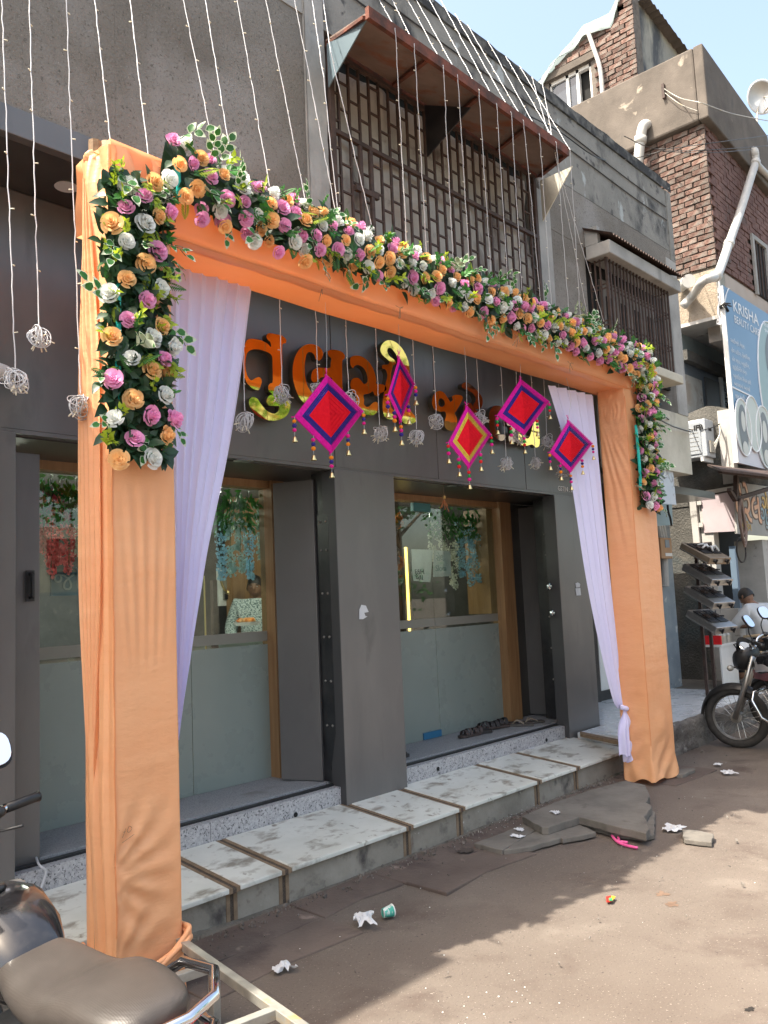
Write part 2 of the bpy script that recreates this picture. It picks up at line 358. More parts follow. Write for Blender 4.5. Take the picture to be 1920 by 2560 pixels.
M['road'] = mat('dusty_road', (.107,.084,.068), (.150,.124,.103), scale=.9, lo=.3, hi=.7, rough=.95, bump=.7, bscale=70, bdist=.006,
                spots=(((.085,.062,.05), 2.2, .54, .72), ((.20,.17,.142), 1.3, .58, .78), ((.07,.054,.045), 90, .60, .68), ((.33,.29,.25), 110, .63, .70), ((.05,.04,.034), 34, .66, .70)))
M['road_dark'] = mat('old_footpath', (.088,.065,.054), (.135,.104,.086), scale=1.8, rough=.95, bump=.7, bscale=55, bdist=.008, spots=(((.075,.055,.048), 3, .55, .68), ((.26,.20,.165), 5, .64, .72), ((.33,.29,.25), 90, .68, .73)))
M['dirt'] = mat('dark_dirt', (.05,.038,.032), (.09,.07,.058), scale=20, rough=1, bump=1, bscale=60)
M['paper'] = mat('crumpled_paper', (.70,.71,.72), (.62,.63,.65), scale=20, rough=.8, trans=.15)
M['black_plastic'] = mat('black_plastic', (.012,.012,.013), (.022,.022,.023), scale=9, rough=.42, rvar=.12, spots=(((.10,.09,.08), 9, .64, .78),))
M['rubber'] = mat('tyre_rubber', (.022,.021,.020), (.05,.045,.04), scale=10, rough=.85, bump=.3, bscale=90)
M['seat'] = None; M['seat'] = mat('seat_vinyl', (.040,.034,.030), (.055,.047,.042), scale=5, rough=.42, bump=.0, rvar=.08)
M['mirror'] = mat('mirror_glass', (.9,.92,.95), rough=.02, metal=1)
M['tank_black'] = mat('dusty_black_tank', (.012,.012,.014), (.05,.047,.045), scale=6, lo=.45, hi=.7, rough=.16, rvar=.1, coat=.6, spots=(((.17,.155,.14), 11, .62, .76),))
M['silver'] = mat('silver_paint', (.34,.34,.35), (.42,.41,.42), scale=5, rough=.25, metal=.4, coat=.5)
M['maroon'] = mat('maroon_paint', (.11,.032,.036), (.15,.055,.058), scale=5, rough=.3, coat=.4, spots=(((.22,.18,.16), 8, .64, .75),))
M['engine'] = mat('dull_alloy', (.20,.19,.175), (.29,.275,.25), scale=12, rough=.5, metal=.5, spots=(((.09,.08,.07), 8, .6, .7),))
M['skin'] = mat('brown_skin', (.20,.105,.065), (.235,.125,.078), scale=20, rough=.5)
M['hair'] = mat('black_hair', (.008,.007,.007), (.016,.014,.013), scale=60, rough=.55)

def add_dots(m, sc_, strength, lift):
    """fine embossed dot pattern"""
    nt = m.node_tree; L = nt.links.new; bs = next(n for n in nt.nodes if n.type == 'BSDF_PRINCIPLED'); tc = _n(nt, 'ShaderNodeTexCoord')
    v = _n(nt, 'ShaderNodeTexVoronoi'); v.inputs['Scale'].default_value = sc_; v.inputs['Randomness'].default_value = .12; L(tc.outputs['Object'], v.inputs['Vector'])
    b = _n(nt, 'ShaderNodeBump'); b.inputs['Strength'].default_value = strength; b.inputs['Distance'].default_value = .002; b.invert = True; L(v.outputs['Distance'], b.inputs['Height']); L(b.outputs[0], bs.inputs['Normal'])
add_dots(M['seat'], 230, .22, 0)

# ------------------------------------------------------------------ the ground
def ground():
    b = MB()
    def fn(u, v):
        x = -6 + 22*u; y = -6 + 9.6*v
        z = .012*fbm(x*.7, y*.7) + .004*fbm(x*4, y*4, 3)
        if y > 3.5: z -= .01
        return (x, y, z - .006)
    b.grid(fn, 150, 70)
    o = struct(b.build('road', M['road'], smooth=True))
    b = MB(); b.box(-400, 400, -400, 400, -.30, -.055); struct(b.build('ground', M['road']))
    # old footpath strip along the step foot: low cracked slabs
    ft = thing('footpath', None, None, (4, 3.4, 0)); ft['kind'] = 'structure'
    x = -.3; k = 0
    while x < 7.0:
        wd = rnd.uniform(.55, .95)
        for r, (y0, y1) in enumerate(((2.98, 3.27), (3.275, 3.55))):
            j = lambda: rnd.uniform(-.02, .02)
            zt = .002 + .007*rnd.random()
            if r == 0 and rnd.random() < .15: continue
            p = [(x+.006+j()*.3, y0+j()*1.6, zt+j()*.2), (x+wd*.5, y0+j()*1.8, zt+j()*.2), (x+wd-.006, y0+j()*1.6, zt+j()*.2), (x+wd-.006+j()*.3, y1-.005, zt+.004), (x+.006, y1-.005, zt+.004)]
            bb = MB(); bb.prism([(a, c, d-.05) for a, c, d in p], (0, 0, .05)); bb.build('paving_slab', M['road_dark'], ft, bevel=.006)
        x += wd; k += 1
ground()
# cement fillet and mortar dirt along the foot of the step
b = MB()
def fn(u, v):
    x = -.3 + 7.15*u; n = .02*fbm(x*3, 1.1)
    y = 3.615 - v*(.11+.03*fbm(x*2, 5)); z = (max(.018, .075-.05*max(0, x-1.9))+.010*fbm(x*2.2, 9))*(1-v)**1.3 - .012 + .008*fbm(x*9, v*3)
    return (x, y+n*v, z)
b.grid(fn, 160, 6); struct(b.build('cement_kerb', M['cementfoot'], smooth=True))

# ------------------------------------------------------------------ marble step in front of the shop
ms = thing('marble_step', 'worn white marble step with brown stone strips along the shop front', 'step', (4, 3.9, 0))
def zt(y): return .186 + (y-3.58)/(4.15-3.58)*.058
YE = 3.58
joints = []
for st in ((712,2170), (582,2218), (1019,2053), (1150,2010), (1343,1939), (1440,1905)):
    joints.append(PY(*st, YE).x)
joints = sorted(joints)
lean = .0
edges = [-.3] + joints + [6.9]
for i in range(len(edges)-1):
    x0 = edges[i]+(.0 if i == 0 else .036); x1 = edges[i+1]-(.036 if i < len(edges)-2 else 0)
    bb = MB(); bb.prism([(x0, YE-.022, zt(YE)-.026), (x1, YE-.022, zt(YE)-.026), (x1, 4.158, zt(4.15)-.026), (x0, 4.158, zt(4.15)-.026)], (0, 0, .026))
    bb.build('marble_slab', M['marble'], ms, bevel=.005)
    bb = MB(); bb.box(x0, x1, YE+.012, YE+.03, -.02, zt(YE)-.027); bb.build('riser_tile', M['riser'], ms)
for x in joints:
    for dx, m_, h in ((-.023, 'strip', 0), (.0, 'strip_dark', -.003), (.023, 'strip', 0)):
        bb = MB(); wd = .0115
        bb.prism([(x+dx-wd, YE-.016, zt(YE)-.03+h), (x+dx+wd, YE-.016, zt(YE)-.03+h), (x+dx+wd, 4.157, zt(4.15)-.03+h), (x+dx-wd, 4.157, zt(4.15)-.03+h)], (0, 0, .026))
        bb.build('inlay_strip', M[m_], ms)
    for dx, m_, h in ((-.023, 'strip', 0), (.0, 'strip_dark', .003), (.023, 'strip', 0)):
        bb = MB(); bb.box(x+dx-.0115, x+dx+.0115, YE+.010+h, YE+.028, -.02, zt(YE)-.031); bb.build('riser_strip', M[m_], ms)
bb = MB(); bb.box(-.3, 6.9, YE+.032, 4.155, -.05, .155); bb.build('step_core', M['riser'], ms)

# ------------------------------------------------------------------ shop building
sb = thing('shop_building', 'grey plastered two storey shop with dark panelled shop front', 'shop building', (4, 5, 0))
YU = 3.63     # upper wall face
YS = 4.14     # sign panel face
XE = 8.95     # right end of the upper floor
def bx(name, m, x0, x1, y0, y1, z0, z1, par=None, bevel=0):
    b = MB(); b.box(x0, x1, y0, y1, z0, z1); return b.build(name, m, par if par is not None else sb, bevel=bevel)
# upper wall, split into bays; unseen left tops stepped low to let sunlight past
bx('plaster_wall', M['plaster'], 1.22, 2.05, YU+.004, YU+.22, 3.925, 4.78); bx('plaster_wall', M['plaster'], 2.051, 2.70, YU+.004, YU+.22, 3.925, 5.14); bx('plaster_wall', M['plaster'], 2.701, 3.36, YU+.004, YU+.22, 3.925, 5.33); bx('plaster_wall', M['plaster'], -.2, 1.218, YU+.006, YU+.22, 3.925, 4.40)
bx('ring_beam', M['plaster_light'], 2.701, 3.36, YU-.004, YU+.22, 5.332, 5.45)
bx('upper_parapet', M['plaster'], 2.701, 3.36, YU+.004, YU+.2, 5.452, 5.54)
b = MB()
def fn(u, v):
    z = 3.78+2.4*v; x0 = 3.362; wob = .012*fbm(z*4, 3)
    return (x0 + (.165+wob)*u, YU-.02 + .004*fbm(u*3, z*6), z)
b.grid(fn, 4, 60); b.box(3.362, 3.52, YU-.012, YU+.22, 3.78, 6.15)
b.build('corner_column', M['plaster_light'], sb)
bx('wall_above_window', M['parapet'], 3.522, XE, YU+.002, YU+.22, 5.32, 6.04)
bx('wall_beside_window', M['plaster'], 6.12, XE-.12, YU+.004, YU+.22, 4.80, 5.318)
bx('wall_pier', M['plaster_light'], 6.05, 6.25, YU-.012, YU+.22, 3.5, 5.1)
bx('wall_pier', M['plaster'], 6.252, 6.86, YU+.006, YU+.22, 3.5, 4.798)
bx('wall_below_window', M['plaster'], 3.522, 6.05, YU+.004, YU+.22, 3.925, 4.0)
bx('end_column', M['parapet'], XE-.118, XE, YU-.006, YU+1.2, 5.22, 6.038)
bx('end_column', M['plaster_light'], XE-.26, XE, YU-.004, YU+1.2, 3.45, 5.218)
b = MB()
def fn(u, v):
    x = 3.5 + (XE+.01-3.5)*u; z = [6.042, 6.15, 6.168, 6.16][min(int(v*3.001), 3)]
    y = YU-.015 + (.0 if v < .5 else .24 if v > .9 else .03) + .006*fbm(x*3, v*3); return (x, y, z + .012*fbm(x*4, v)*(v > .3))
b.grid(fn, 120, 3); b.build('coping', M['coping'], sb)
bx('end_wall', M['cream'], 7.45, XE-.002, YU+.002, YU+.3, 2.80, 3.448)
bx('end_wall', M['cream'], XE-.3, XE-.003, YU+.302, YU+2.2, 2.80, 5.2)
bx('roof_slab', M['plaster_light'], 3.53, XE-.02, YU+.222, 8.5, 5.86, 5.98)
bx('roof_slab', M['plaster_light'], 1.25, 3.528, YU+.222, 8.5, 4.60, 4.74)
bx('floor_slab', M['plaster_light'], -.2, XE-.32, YU+.224, 8.5, 3.93, 4.05)
bx('back_wall', M['plaster_light'], -.2, 11, 8.52, 8.7, 0, 5.9)
bx('side_wall', M['plaster_light'], -.4, -.21, 3.9, 8.5, 0, 4.3)
# cables clipped along the wall above the canopy
for z in (5.86, 5.70):
    b = MB(); b.tube([(3.6+5.2*t, YU-.008, z - .015*math.sin(t*9)-.02*t) for t in [i/24 for i in range(25)]], .006, 5); b.build('wall_cable', M['black_plastic'], sb)
# fascia and soffit over the shop front
bx('fascia', M['panel'], -.2, 7.42, YU-.006, YU+.05, 3.785, 3.92, bevel=.004)
bx('soffit_panel', M['soffit'], -.2, 7.42, YU+.052, YS-.002, 3.79, 3.83)
for x, y in ((1.93, 3.92), (1.0, 3.92)):
    b = MB(); b.lathe([(.055, 0), (.06, -.006), (.0, -.008)], (x, y, 3.789), n=18); b.build('downlight', M['white'], sb)
# sign panels
for x0, x1 in ((-.2, 1.30), (1.302, 2.42), (2.426, 3.99), (3.998, 5.135), (5.143, 6.40), (6.408, 7.42)):
    bx('sign_panel', M['panel'], x0, x1, YS, YS+.06, 2.53, 3.788, bevel=.002)
bx('sign_panel_backing', M['seam'], -.2, 7.4, YS+.02, YS+.5, 2.56, 3.78)
bx('lower_soffit', M['soffit'], -.2, 7.42, YS+.062, 4.78, 2.50, 2.545)
bx('soffit_trim', M['panel'], -.2, 7.42, YS-.004, YS+.058, 2.507, 2.528)
for px, py in ((617,1151), (862,1182), (905,1188), (1130,1213), (1262,1228), (1420,1245), (600, 1150)):
    p = PZ(px, py, 2.503); b = MB(); b.lathe([(.042, 0), (.045, -.004), (.03, -.006)], (p.x, min(p.y, 4.7), 2.500), n=16); b.build('soffit_spotlight', M['steel'], sb)
# pilasters
for x0, x1 in ((.95, 1.755), (3.955, 4.565), (6.83, 7.395)):
    o = bx('pilaster', M['panel'], x0, x1, YS-.03, YS+.03, .232, 2.505, bevel=.003)
    b = MB(); b.box(x0-.004, x0-.001, YS-.028, YS+.10, .235, 2.50); b.build('pilaster_edge', M['panel_edge'], sb)
# door leaves, folded open
def leaf(pa, pb, z0=.372, z1=2.46):
    b = MB(); b.bar((pa[0], pa[1], (z0+z1)/2), (pb[0], pb[1], (z0+z1)/2), .035, z1-z0); return b.build('door_leaf', M['panel'], sb, bevel=.003)
l1 = leaf((3.84, 4.63), (3.955, 4.33)); l2 = leaf((7.215, 4.88), (7.265, 4.55)); l3 = leaf((1.78, 4.30), (1.955, 4.302), .33, 2.44)
for lf, p in ((l1, (702, 1450, 4.62)), (l2, (1286, 1441, 4.86)), (l3, (72, 1465, 4.28))):
    q = PY(*p); b = MB(); b.tube([q+Vector((0,-.02,-.06)), q+Vector((0,-.045,-.055)), q+Vector((0,-.045,.055)), q+Vector((0,-.02,.06))], .011, 6); b.box(q.x-.022, q.x+.022, q.y-.018, q.y-.012, q.z-.08, q.z+.08)
    b.build('handle', M['black_plastic'], lf)
# black folding shutter gear beside the pilasters
for x0, x1, y0, y1 in ((3.962, 4.10, 4.20, 4.36), (7.06, 7.30, 4.22, 4.50)):
    bx('shutter_stile', M['blackmetal'], x0, x1, y0+.02, y1, .37, 2.50)
for x, y in ((3.958, 4.27), (7.02, 4.36)):
    b = MB(); b.prism([(x-.002, y-.08, 2.2), (x-.002, y+.03, 2.2), (x-.002, y+.03, .7), (x-.002, y-.02, .45), (x-.002, y-.08, .7), (x-.002, y-.08, 2.2)][:5], (-.006, 0, 0))
    st = b.build('shutter_plate', M['blackmetal'], sb)
    for z in (.75, 1.05, 1.35, 1.65, 1.95, 2.15):
        for dy in (-.055, .0):
            b = MB(); b.lathe([(.009, 0), (.009, .006), (.004, .009)], (x-.008, y+dy, z), (-1, 0, 0), 8); b.build('bolt', M['engine'], st)
for p in ((1372, 1466), (1380, 1532)):
    q = PY(*p, 4.2); b = MB(); b.lathe([(.035, 0), (.035, .02), (.02, .024), (.02, .04)], q, (0, -1, 0), 16); b.build('lock_cylinder', M['chrome'], sb)
# granite threshold: riser blocks and sill with track groove
xs = [-.2, 1.6, 3.27, 3.96]
for a, c in ((-.2, 1.75), (1.757, 2.9), (2.903, 3.95), (4.57, 5.28), (5.283, 6.40), (6.403, 6.83)):
    bx('granite_block', M['granite'], a, c, 4.16, 4.22, .236, .352, bevel=.003)
for a, c in ((-.2, 3.95), (3.955, 7.39)):
    bx('granite_sill', M['granite_top'], a, c, 4.30, 4.53, .30, .366, bevel=.003)
    bx('granite_sill', M['granite_top'], a, c, 4.55, 5.0, .30, .358, bevel=.003)
    bx('track_groove', M['seam'], a, c, 4.222, 4.298, .30, .338)
    bx('track_rail', M['blackmetal'], a, c, 4.228, 4.262, .33, .361)
    bx('joint_strip', M['white'], a, c, 4.531, 4.549, .30, .357)
for px, py in ((739, 2037), (1095, 1922), (1366, 1850)):
    q = PY(px, py, 4.158); b = MB(); b.lathe([(.016, 0), (.016, .003)], q, (0, -1, 0), 12); b.build('drain_hole', M['seam'], sb)
# glazing
YG = 4.80
def glazing(x0, x1, wood_w, mull=()):
    for a, c in zip([x0]+list(mull), list(mull)+[x1]):
        bx('clear_pane', M['glass'], a+.003, c-.003, YG, YG+.008, 1.402, 2.44)
        bx('frosted_pane', M['frost'], a+.003, c-.003, YG, YG+.008, .36, 1.305)
        bx('frosted_band', M['frost_band'], a+.003, c-.003, YG, YG+.008, 1.328, 1.4)
        bx('glass_gap', M['glass'], a+.003, c-.003, YG+.002, YG+.006, 1.3055, 1.3275)
    f = bx('wood_frame', M['wood'], x1, x1+wood_w, YG-.09, YG+.06, .36, 2.499)
    bx('wood_head', M['wood'], x0-.1, x1-.002, YG-.06, YG+.06, 2.442, 2.498)
glazing(1.9, 3.88, .12, (3.22,))
glazing(4.6, 6.78, .19, (5.80,))
for x0, x1 in ((.95, 1.895), (4.002, 4.598), (6.972, 7.39)): bx('infill_panel', M['soffit'], x0, x1, YG-.02, YG+.02, .36, 2.498)
bx('corner_trim', M['wood'], 6.70, 6.778, YG+.02, YG+.3, 1.402, 2.44)
for z0, z1 in ((2.36, 2.435), (.362, .42)):
    bx('patch_fitting', mat('teal_film_fitting_%d' % int(z1*10), (.03,.17,.19) if z1 > 1 else (.03,.14,.26), rough=.35), 5.56, 5.80, YG-.014, YG+.02, z0, z1)
# lettering area: small tax text
def text_mesh(body, size, m, name, ext=.0015, off=0.0, parent=None, mw=None, align='LEFT', shear=0):
    c = bpy.data.curves.new('text', 'FONT'); c.body = body; c.size = size; c.extrude = ext; c.offset = off; c.align_x = align; c.resolution_u = 3; c.shear = shear
    t = bpy.data.objects.new('text', c); COL.objects.link(t)
    me = bpy.data.meshes.new_from_object(t.evaluated_get(bpy.context.evaluated_depsgraph_get()))
    bpy.data.objects.remove(t); me.name = name; me.materials.clear(); me.materials.append(m)
    o = link(name, me, parent)
    if mw is not None: o.matrix_basis = mw
    return o
def frame_mat(p, ex, ez, n=None):
    """matrix placing text x along ex, y along ez"""
    ex = Vector(ex).normalized(); ez = Vector(ez).normalized(); nn = ex.cross(ez)
    return Matrix(((ex.x, ez.x, nn.x, p[0]), (ex.y, ez.y, nn.y, p[1]), (ex.z, ez.z, nn.z, p[2]), (0, 0, 0, 1)))
tax = text_mesh('GSTIN : 24A', .066, M['white'], 'tax_number', parent=sb, mw=frame_mat(PY(1395, 1226, YS-.003), (1, 0, 0), (0, 0, 1)))
# torn sticker residue on the pilasters
def scrap(name, pts, Y, m, par, th=.003):
    b = MB(); b.prism([PY(x, y, Y) for x, y in pts], (0, -th, 0)); return b.build(name, m, par)
scrap('sticker_scrap', [(898,1524),(903,1512),(914,1514),(921,1530),(910,1532),(913,1540),(918,1541),(907,1548),(898,1548)], YS-.032, M['paper'], sb)
scrap('sticker_scrap', [(1438,1458),(1444,1456),(1450,1460),(1449,1468),(1440,1469)], YS-.032, M['paper'], sb)
scrap('sticker_scrap', [(1438,1471),(1450,1470),(1452,1488),(1441,1489)], YS-.032, M['paper'], sb)

# ---- window grille with backing sheet
gx0, gx1, gz0, gz1 = 3.55, 6.02, 3.98, 5.20
gr = bx('window_grille', M['rust_dark'], gx0, gx0+.04, YU-.035, YU+.01, gz0, gz1)
mev = MB().box(-.008, .008, -.008, .008, -.5, .5).mesh('bar', M['rust_dark'])
meh = MB().box(-.5, .5, -.007, .007, -.006, .006).mesh('rung', M['rust_dark'])
def bar(name, me, loc, scl): return inst(me, name, gr, loc, scl=scl)
bar('bar', mev, (gx1-.02, YU-.012, (gz0+gz1)/2), (2.2, 2, gz1-gz0))
for z in (4.63, gz1-.02, gz0+.02): bar('rail', meh, ((gx0+gx1)/2, YU-.014, z), (gx1-gx0, 2.2, 2.4))
N = 25; dx = (gx1-gx0)/N
for i in range(1, N):
    bar('bar', mev, (gx0+i*dx, YU-.006, (gz0+gz1)/2), (1, 1, gz1-gz0))
for i in range(N):
    for k in range(7):
        z = gz1-.10-k*.19 - (.095 if i % 2 else 0)
        if z > gz0: bar('rung', meh, (gx0+(i+.5)*dx, YU-.006, z), (dx*.9, 1, 1))
b = MB()   # the inset hatch
x0, z0 = PY(905, 510, YU-.02).x, 4.22
bar('hatch_bar', mev, (x0, YU-.022, 4.30), (1.8, 1.4, .62)); bar('hatch_bar', mev, (x0+.10, YU-.022, 4.30), (1.8, 1.4, .62)); bar('hatch_rail', meh, (x0+.05, YU-.022, 4.30), (.22, 2, 3))
b = MB()
def fn(u, v):
    x = gx0+.03+(gx1-gx0-.06)*u; z = gz0+(gz1-.02-gz0-.10*abs(math.sin(u*17))**2*(1 if v > .9 else 0))*v if False else gz0+(gz1-.03-gz0)*v
    return (x, YU+.06 + .035*fbm(x*2.2+z*1.1, z*1.6-x*.7) + .02*math.sin(x*9+z*6+3*fbm(x, z)), z)
b.grid(fn, 90, 50); b.build('backing_sheet', M['sheet_grime'], gr, smooth=True)
bx('window_reveal', M['seam'], gx0, gx1, YU+.14, YU+.20, gz0, 5.3)

# ---- rusty canopy over the grille
cp = bx('canopy', M['rust_edge'], 3.555, 6.06, YU-.03, YU, 5.19, 5.25)
A = PY(820, 150, YU-.01)
c0, c1 = 3.53, 6.22
yo = 3.06
zw, zo = 5.21, 5.12
def cz(y): return zw + (YU-y)/(YU-yo)*(zo-zw)
# outer edge from the photo: the front edge runs parallel to the wall
e0 = PY(918, 40, yo); e1 = PY(1418, 380, yo)
zo = (e0.z+e1.z)/2; c0, c1 = min(e0.x, 3.45), e1.x
b = MB(); b.prism([(c0, yo, zo), (c1, yo, zo), (gx1+.05, YU-.035, zw), (gx0-.02, YU-.035, zw)], (0, 0, .012)); b.build('roof_sheet', M['rust'], cp)
b = MB(); b.bar((c0, yo, zo+.01), (c1, yo, zo+.01), .03, .075); b.build('edge_angle', M['rust_edge'], cp)
for t in (0, .25, .5, .75, 1):
    b = MB(); b.bar((c0+(c1-c0)*t, yo+.02, zo-.012), (gx0+(gx1+.05-gx0)*t, YU-.04, zw-.012), .03, .02); b.build('rib', M['rust_edge'], cp)
b = MB(); b.prism([(c0+.01, yo+.02, zo-.02), (gx0-.02, YU-.04, zw-.02), (gx0-.02, YU-.04, zw-.32)], (.008, 0, 0)); b.build('end_gusset', M['bluesheet'], cp)
xm = (c0+c1)/2+.03
b = MB(); b.prism([(xm, yo+.12, zo-.03), (xm, YU-.04, zw-.02), (xm, YU-.04, zw-.42)], (.01, 0, 0)); b.build('bracket', M['blackmetal'], cp)
b = MB(); b.prism([(gx1+.03, yo+.2, zw-.06), (gx1+.05, YU-.04, zw-.05), (gx1+.05, YU-.04, zw-.42)], (.012, 0, 0)); b.build('plywood_gusset', M['cream'], cp)

# ---- right window: concrete awning, grille box, sill
aw = bx('window_awning', M['plaster_light'], 6.87, 8.43, 3.38, YU, 4.67, 4.80, bevel=.01); bx('awning_cheek', M['plaster_light'], 6.875, 6.93, 3.50, YU+.001, 4.802, 4.97, aw)
b = MB()
def fn(u, v):
    x = 6.84+1.6*u; y = 3.33+(YU-3.33)*v; return (x, y, 4.825 + .15*v + .012*math.sin(x*2*math.pi/.055))
b.grid(fn, 30*8, 2); b.build('corrugated_sheet', M['rust_dark'], aw, smooth=True)
bx('window_sill', M['cream'], 6.88, 8.30, 3.38, YU, 3.66, 3.75, bevel=.008)
wg = bx('window_grille', M['rust_dark'], 6.93, 6.955, 3.45, 3.475, 3.752, 4.668)
mv2 = MB().box(-.007, .007, -.007, .007, -.5, .5).mesh('bar', M['rust_dark'])
for i in range(1, 20): inst(mv2, 'bar', wg, (6.942+i*.0695, 3.462, 4.21), scl=(1, 1, .91))
for i in range(3): inst(mv2, 'bar', wg, (8.27, 3.462+i*.06, 4.21), scl=(1, 1, .91)); inst(mv2, 'bar', wg, (6.942, 3.53+i*.05, 4.21), scl=(1, 1, .91))
for z in (3.765, 4.03, 4.07, 4.38, 4.42, 4.65):
    b = MB(); b.box(6.957, 8.27, 3.470, 3.478, z-.006, z+.006); b.box(8.266, 8.274, 3.479, YU, z-.006, z+.006); b.box(6.938, 6.946, 3.479, YU, z-.006, z+.006); b.build('rail', M['rust_dark'], wg)
bx('window_opening', M['seam'], 6.64, 8.69, YU+.06, YU+.10, 3.72, 4.75)
wood_dk = mat('weathered_shutter', (.13,.115,.105), (.20,.18,.165), scale=5, rough=.8, stretch=(6,6,1))
for x0, x1 in ((7.18, 7.46), (7.48, 7.76), (7.78, 8.06), (8.08, 8.36)):
    s = bx('shutter_leaf', wood_dk, x0, x1, YU+.02, YU+.05, 3.76, 4.58); bx('shutter_slot', M['seam'], x0+.07, x1-.07, YU+.012, YU+.018, 3.86, 4.42, s)

# ---- back of the shop: interior shell
bx('interior_floor', M['tile'], 1.0, 10.9, 5.02, 8.5, .16, .20)
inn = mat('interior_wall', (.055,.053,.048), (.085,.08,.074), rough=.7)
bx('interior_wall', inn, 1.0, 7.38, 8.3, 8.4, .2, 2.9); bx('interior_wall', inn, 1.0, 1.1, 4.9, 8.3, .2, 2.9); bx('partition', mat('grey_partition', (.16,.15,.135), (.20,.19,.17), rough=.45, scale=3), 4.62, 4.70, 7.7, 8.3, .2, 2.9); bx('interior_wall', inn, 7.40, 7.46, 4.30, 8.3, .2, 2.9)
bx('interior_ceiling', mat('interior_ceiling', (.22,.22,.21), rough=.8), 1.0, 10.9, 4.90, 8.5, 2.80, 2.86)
bx('wall_panel', mat('black_wall_panel', (.012,.012,.014), rough=.3), 6.3, 6.55, 6.9, 7.0, .2, 2.79); bx('wall_panel', M['wood'], 5.5, 6.25, 7.4, 7.5, .2, 2.79); bx('wall_panel', mat('walnut_panel', (.075,.045,.03), (.11,.065,.042), rough=.4, scale=3), 6.6, 7.38, 6.6, 6.7, .2, 2.79)

# ------------------------------------------------------------------ peach fabric portal
ar = thing('fabric_portal', 'tall portal frame wrapped in peach orange satin cloth in front of the shop', 'decorated portal', (4.2, 3.3, 0))
def rect_path(u, x0, x1, y0, y1, r=.012):
    """point on a rounded rectangle outline and its outward normal; u=0 at the front left corner going right"""
    w_, d = x1-x0, y1-y0; L = 2*(w_+d); t = (u % 1)*L
    if t < w_: return x0+t, y0, 0, -1, 0, t/w_
    t -= w_
    if t < d: return x1, y0+t, 1, 0, 1, t/d
    t -= d
    if t < w_: return x1-t, y1, 0, 1, 2, t/w_
    t -= w_
    return x0, y1-t, -1, 0, 3, t/d
def column(x0, x1, y0, y1, z0, z1, disp, name, nu=120, nv=150):
    b = MB()
    def fn(u, v):
        z = z0+(z1-z0)*v
        x, y, nx, ny, side, t = rect_path(u, x0, x1, y0, y1)
        d = disp(side, t, z)
        # soften corners
        e = min(t, 1-t)
        return (x+nx*d, y+ny*d, z + disp(side, t, z, True))
    b.grid(fn, nu, nv, closed=True)
    return b.build(name, M['peach'], ar, smooth=True)
def sm(a, b_, x): t = max(0, min(1, (x-a)/(b_-a))); return t*t*(3-2*t)
LX0, LX1, PY0, PY1 = 1.732, 2.032, 3.13, 3.37
def dispL(side, t, z, dz=False):
    e = math.sin(math.pi*max(0, min(1, t)))
    if dz:
        if z < .25: return .012*math.sin(t*7+side*2) - (.05*(1-t) if side == 0 else .05*(t if side == 3 else 0))
        return 0
    d = .004*fbm(t*2+side*5, z*1.2)
    if side == 3:      # sunlit side with gathered vertical folds (t=1 at the front corner)
        amp = .013*e*(.35+.65*abs(math.sin(z*1.1+.4)))
        d += amp*(math.sin(t*20+2*fbm(t, z*.6, 4)) + .5*math.sin(t*43+z)) + .02*sm(.5, .95, 1-t)*e
        d += .018*e*math.exp(-((z-.75)/.3)**2)
    if side == 0:
        low = sm(1.0, .35, z)
        d += low*.007*e**.5*math.sin(z*40 - 7*(1-t)**2 + 4.5*fbm(t*1.2, z*2.2, 7))*(.25+1.3*abs(fbm(t*1.5, z*2.5, 21)))
        d += .006*low*(1-t)**3*math.sin(z*60 + 5*fbm(z*3, t, 2)) - .02*low*math.exp(-((z-.62)/.10)**2)*(1-t)**2
        # tension lines under the garland knot
        k = (z-1.9); g = sm(1.25, 1.7, z)*sm(2.2, 2.0, z)
        d += .006*g*e*math.sin((t-.5)*28*(1+.9*(2.1-z)) + 3)
        d += .0035*math.exp(-((z-.95-.02*t)/.012)**2) + .003*math.exp(-((z-1.75)/.01)**2)
    if side == 0 and z < 1.0:
        dz_ = z-.54; r_ = math.hypot(dz_, t*.30); an_ = math.atan2(dz_, t*.30+.03)
        d += .010*math.sin(an_*15 + 1.2*math.sin(r_*9))*sm(.0, .06, r_)*sm(.42, .10, r_)*e**.3
        an2 = math.atan2(z-.20, t*.30+.02); d += .007*math.sin(an2*13+1)*sm(.40, .12, math.hypot(z-.2, t*.3))*sm(.02, .08, z-.2)*e**.3
    top = sm(3.25, 3.6, z)
    d += top*e*.02*math.sin(t*9+z*14+side*2)
    return d
column(LX0, LX1, PY0, PY1, .20, 3.61, dispL, 'column_cloth')
RX0, RX1 = 6.425, 6.865
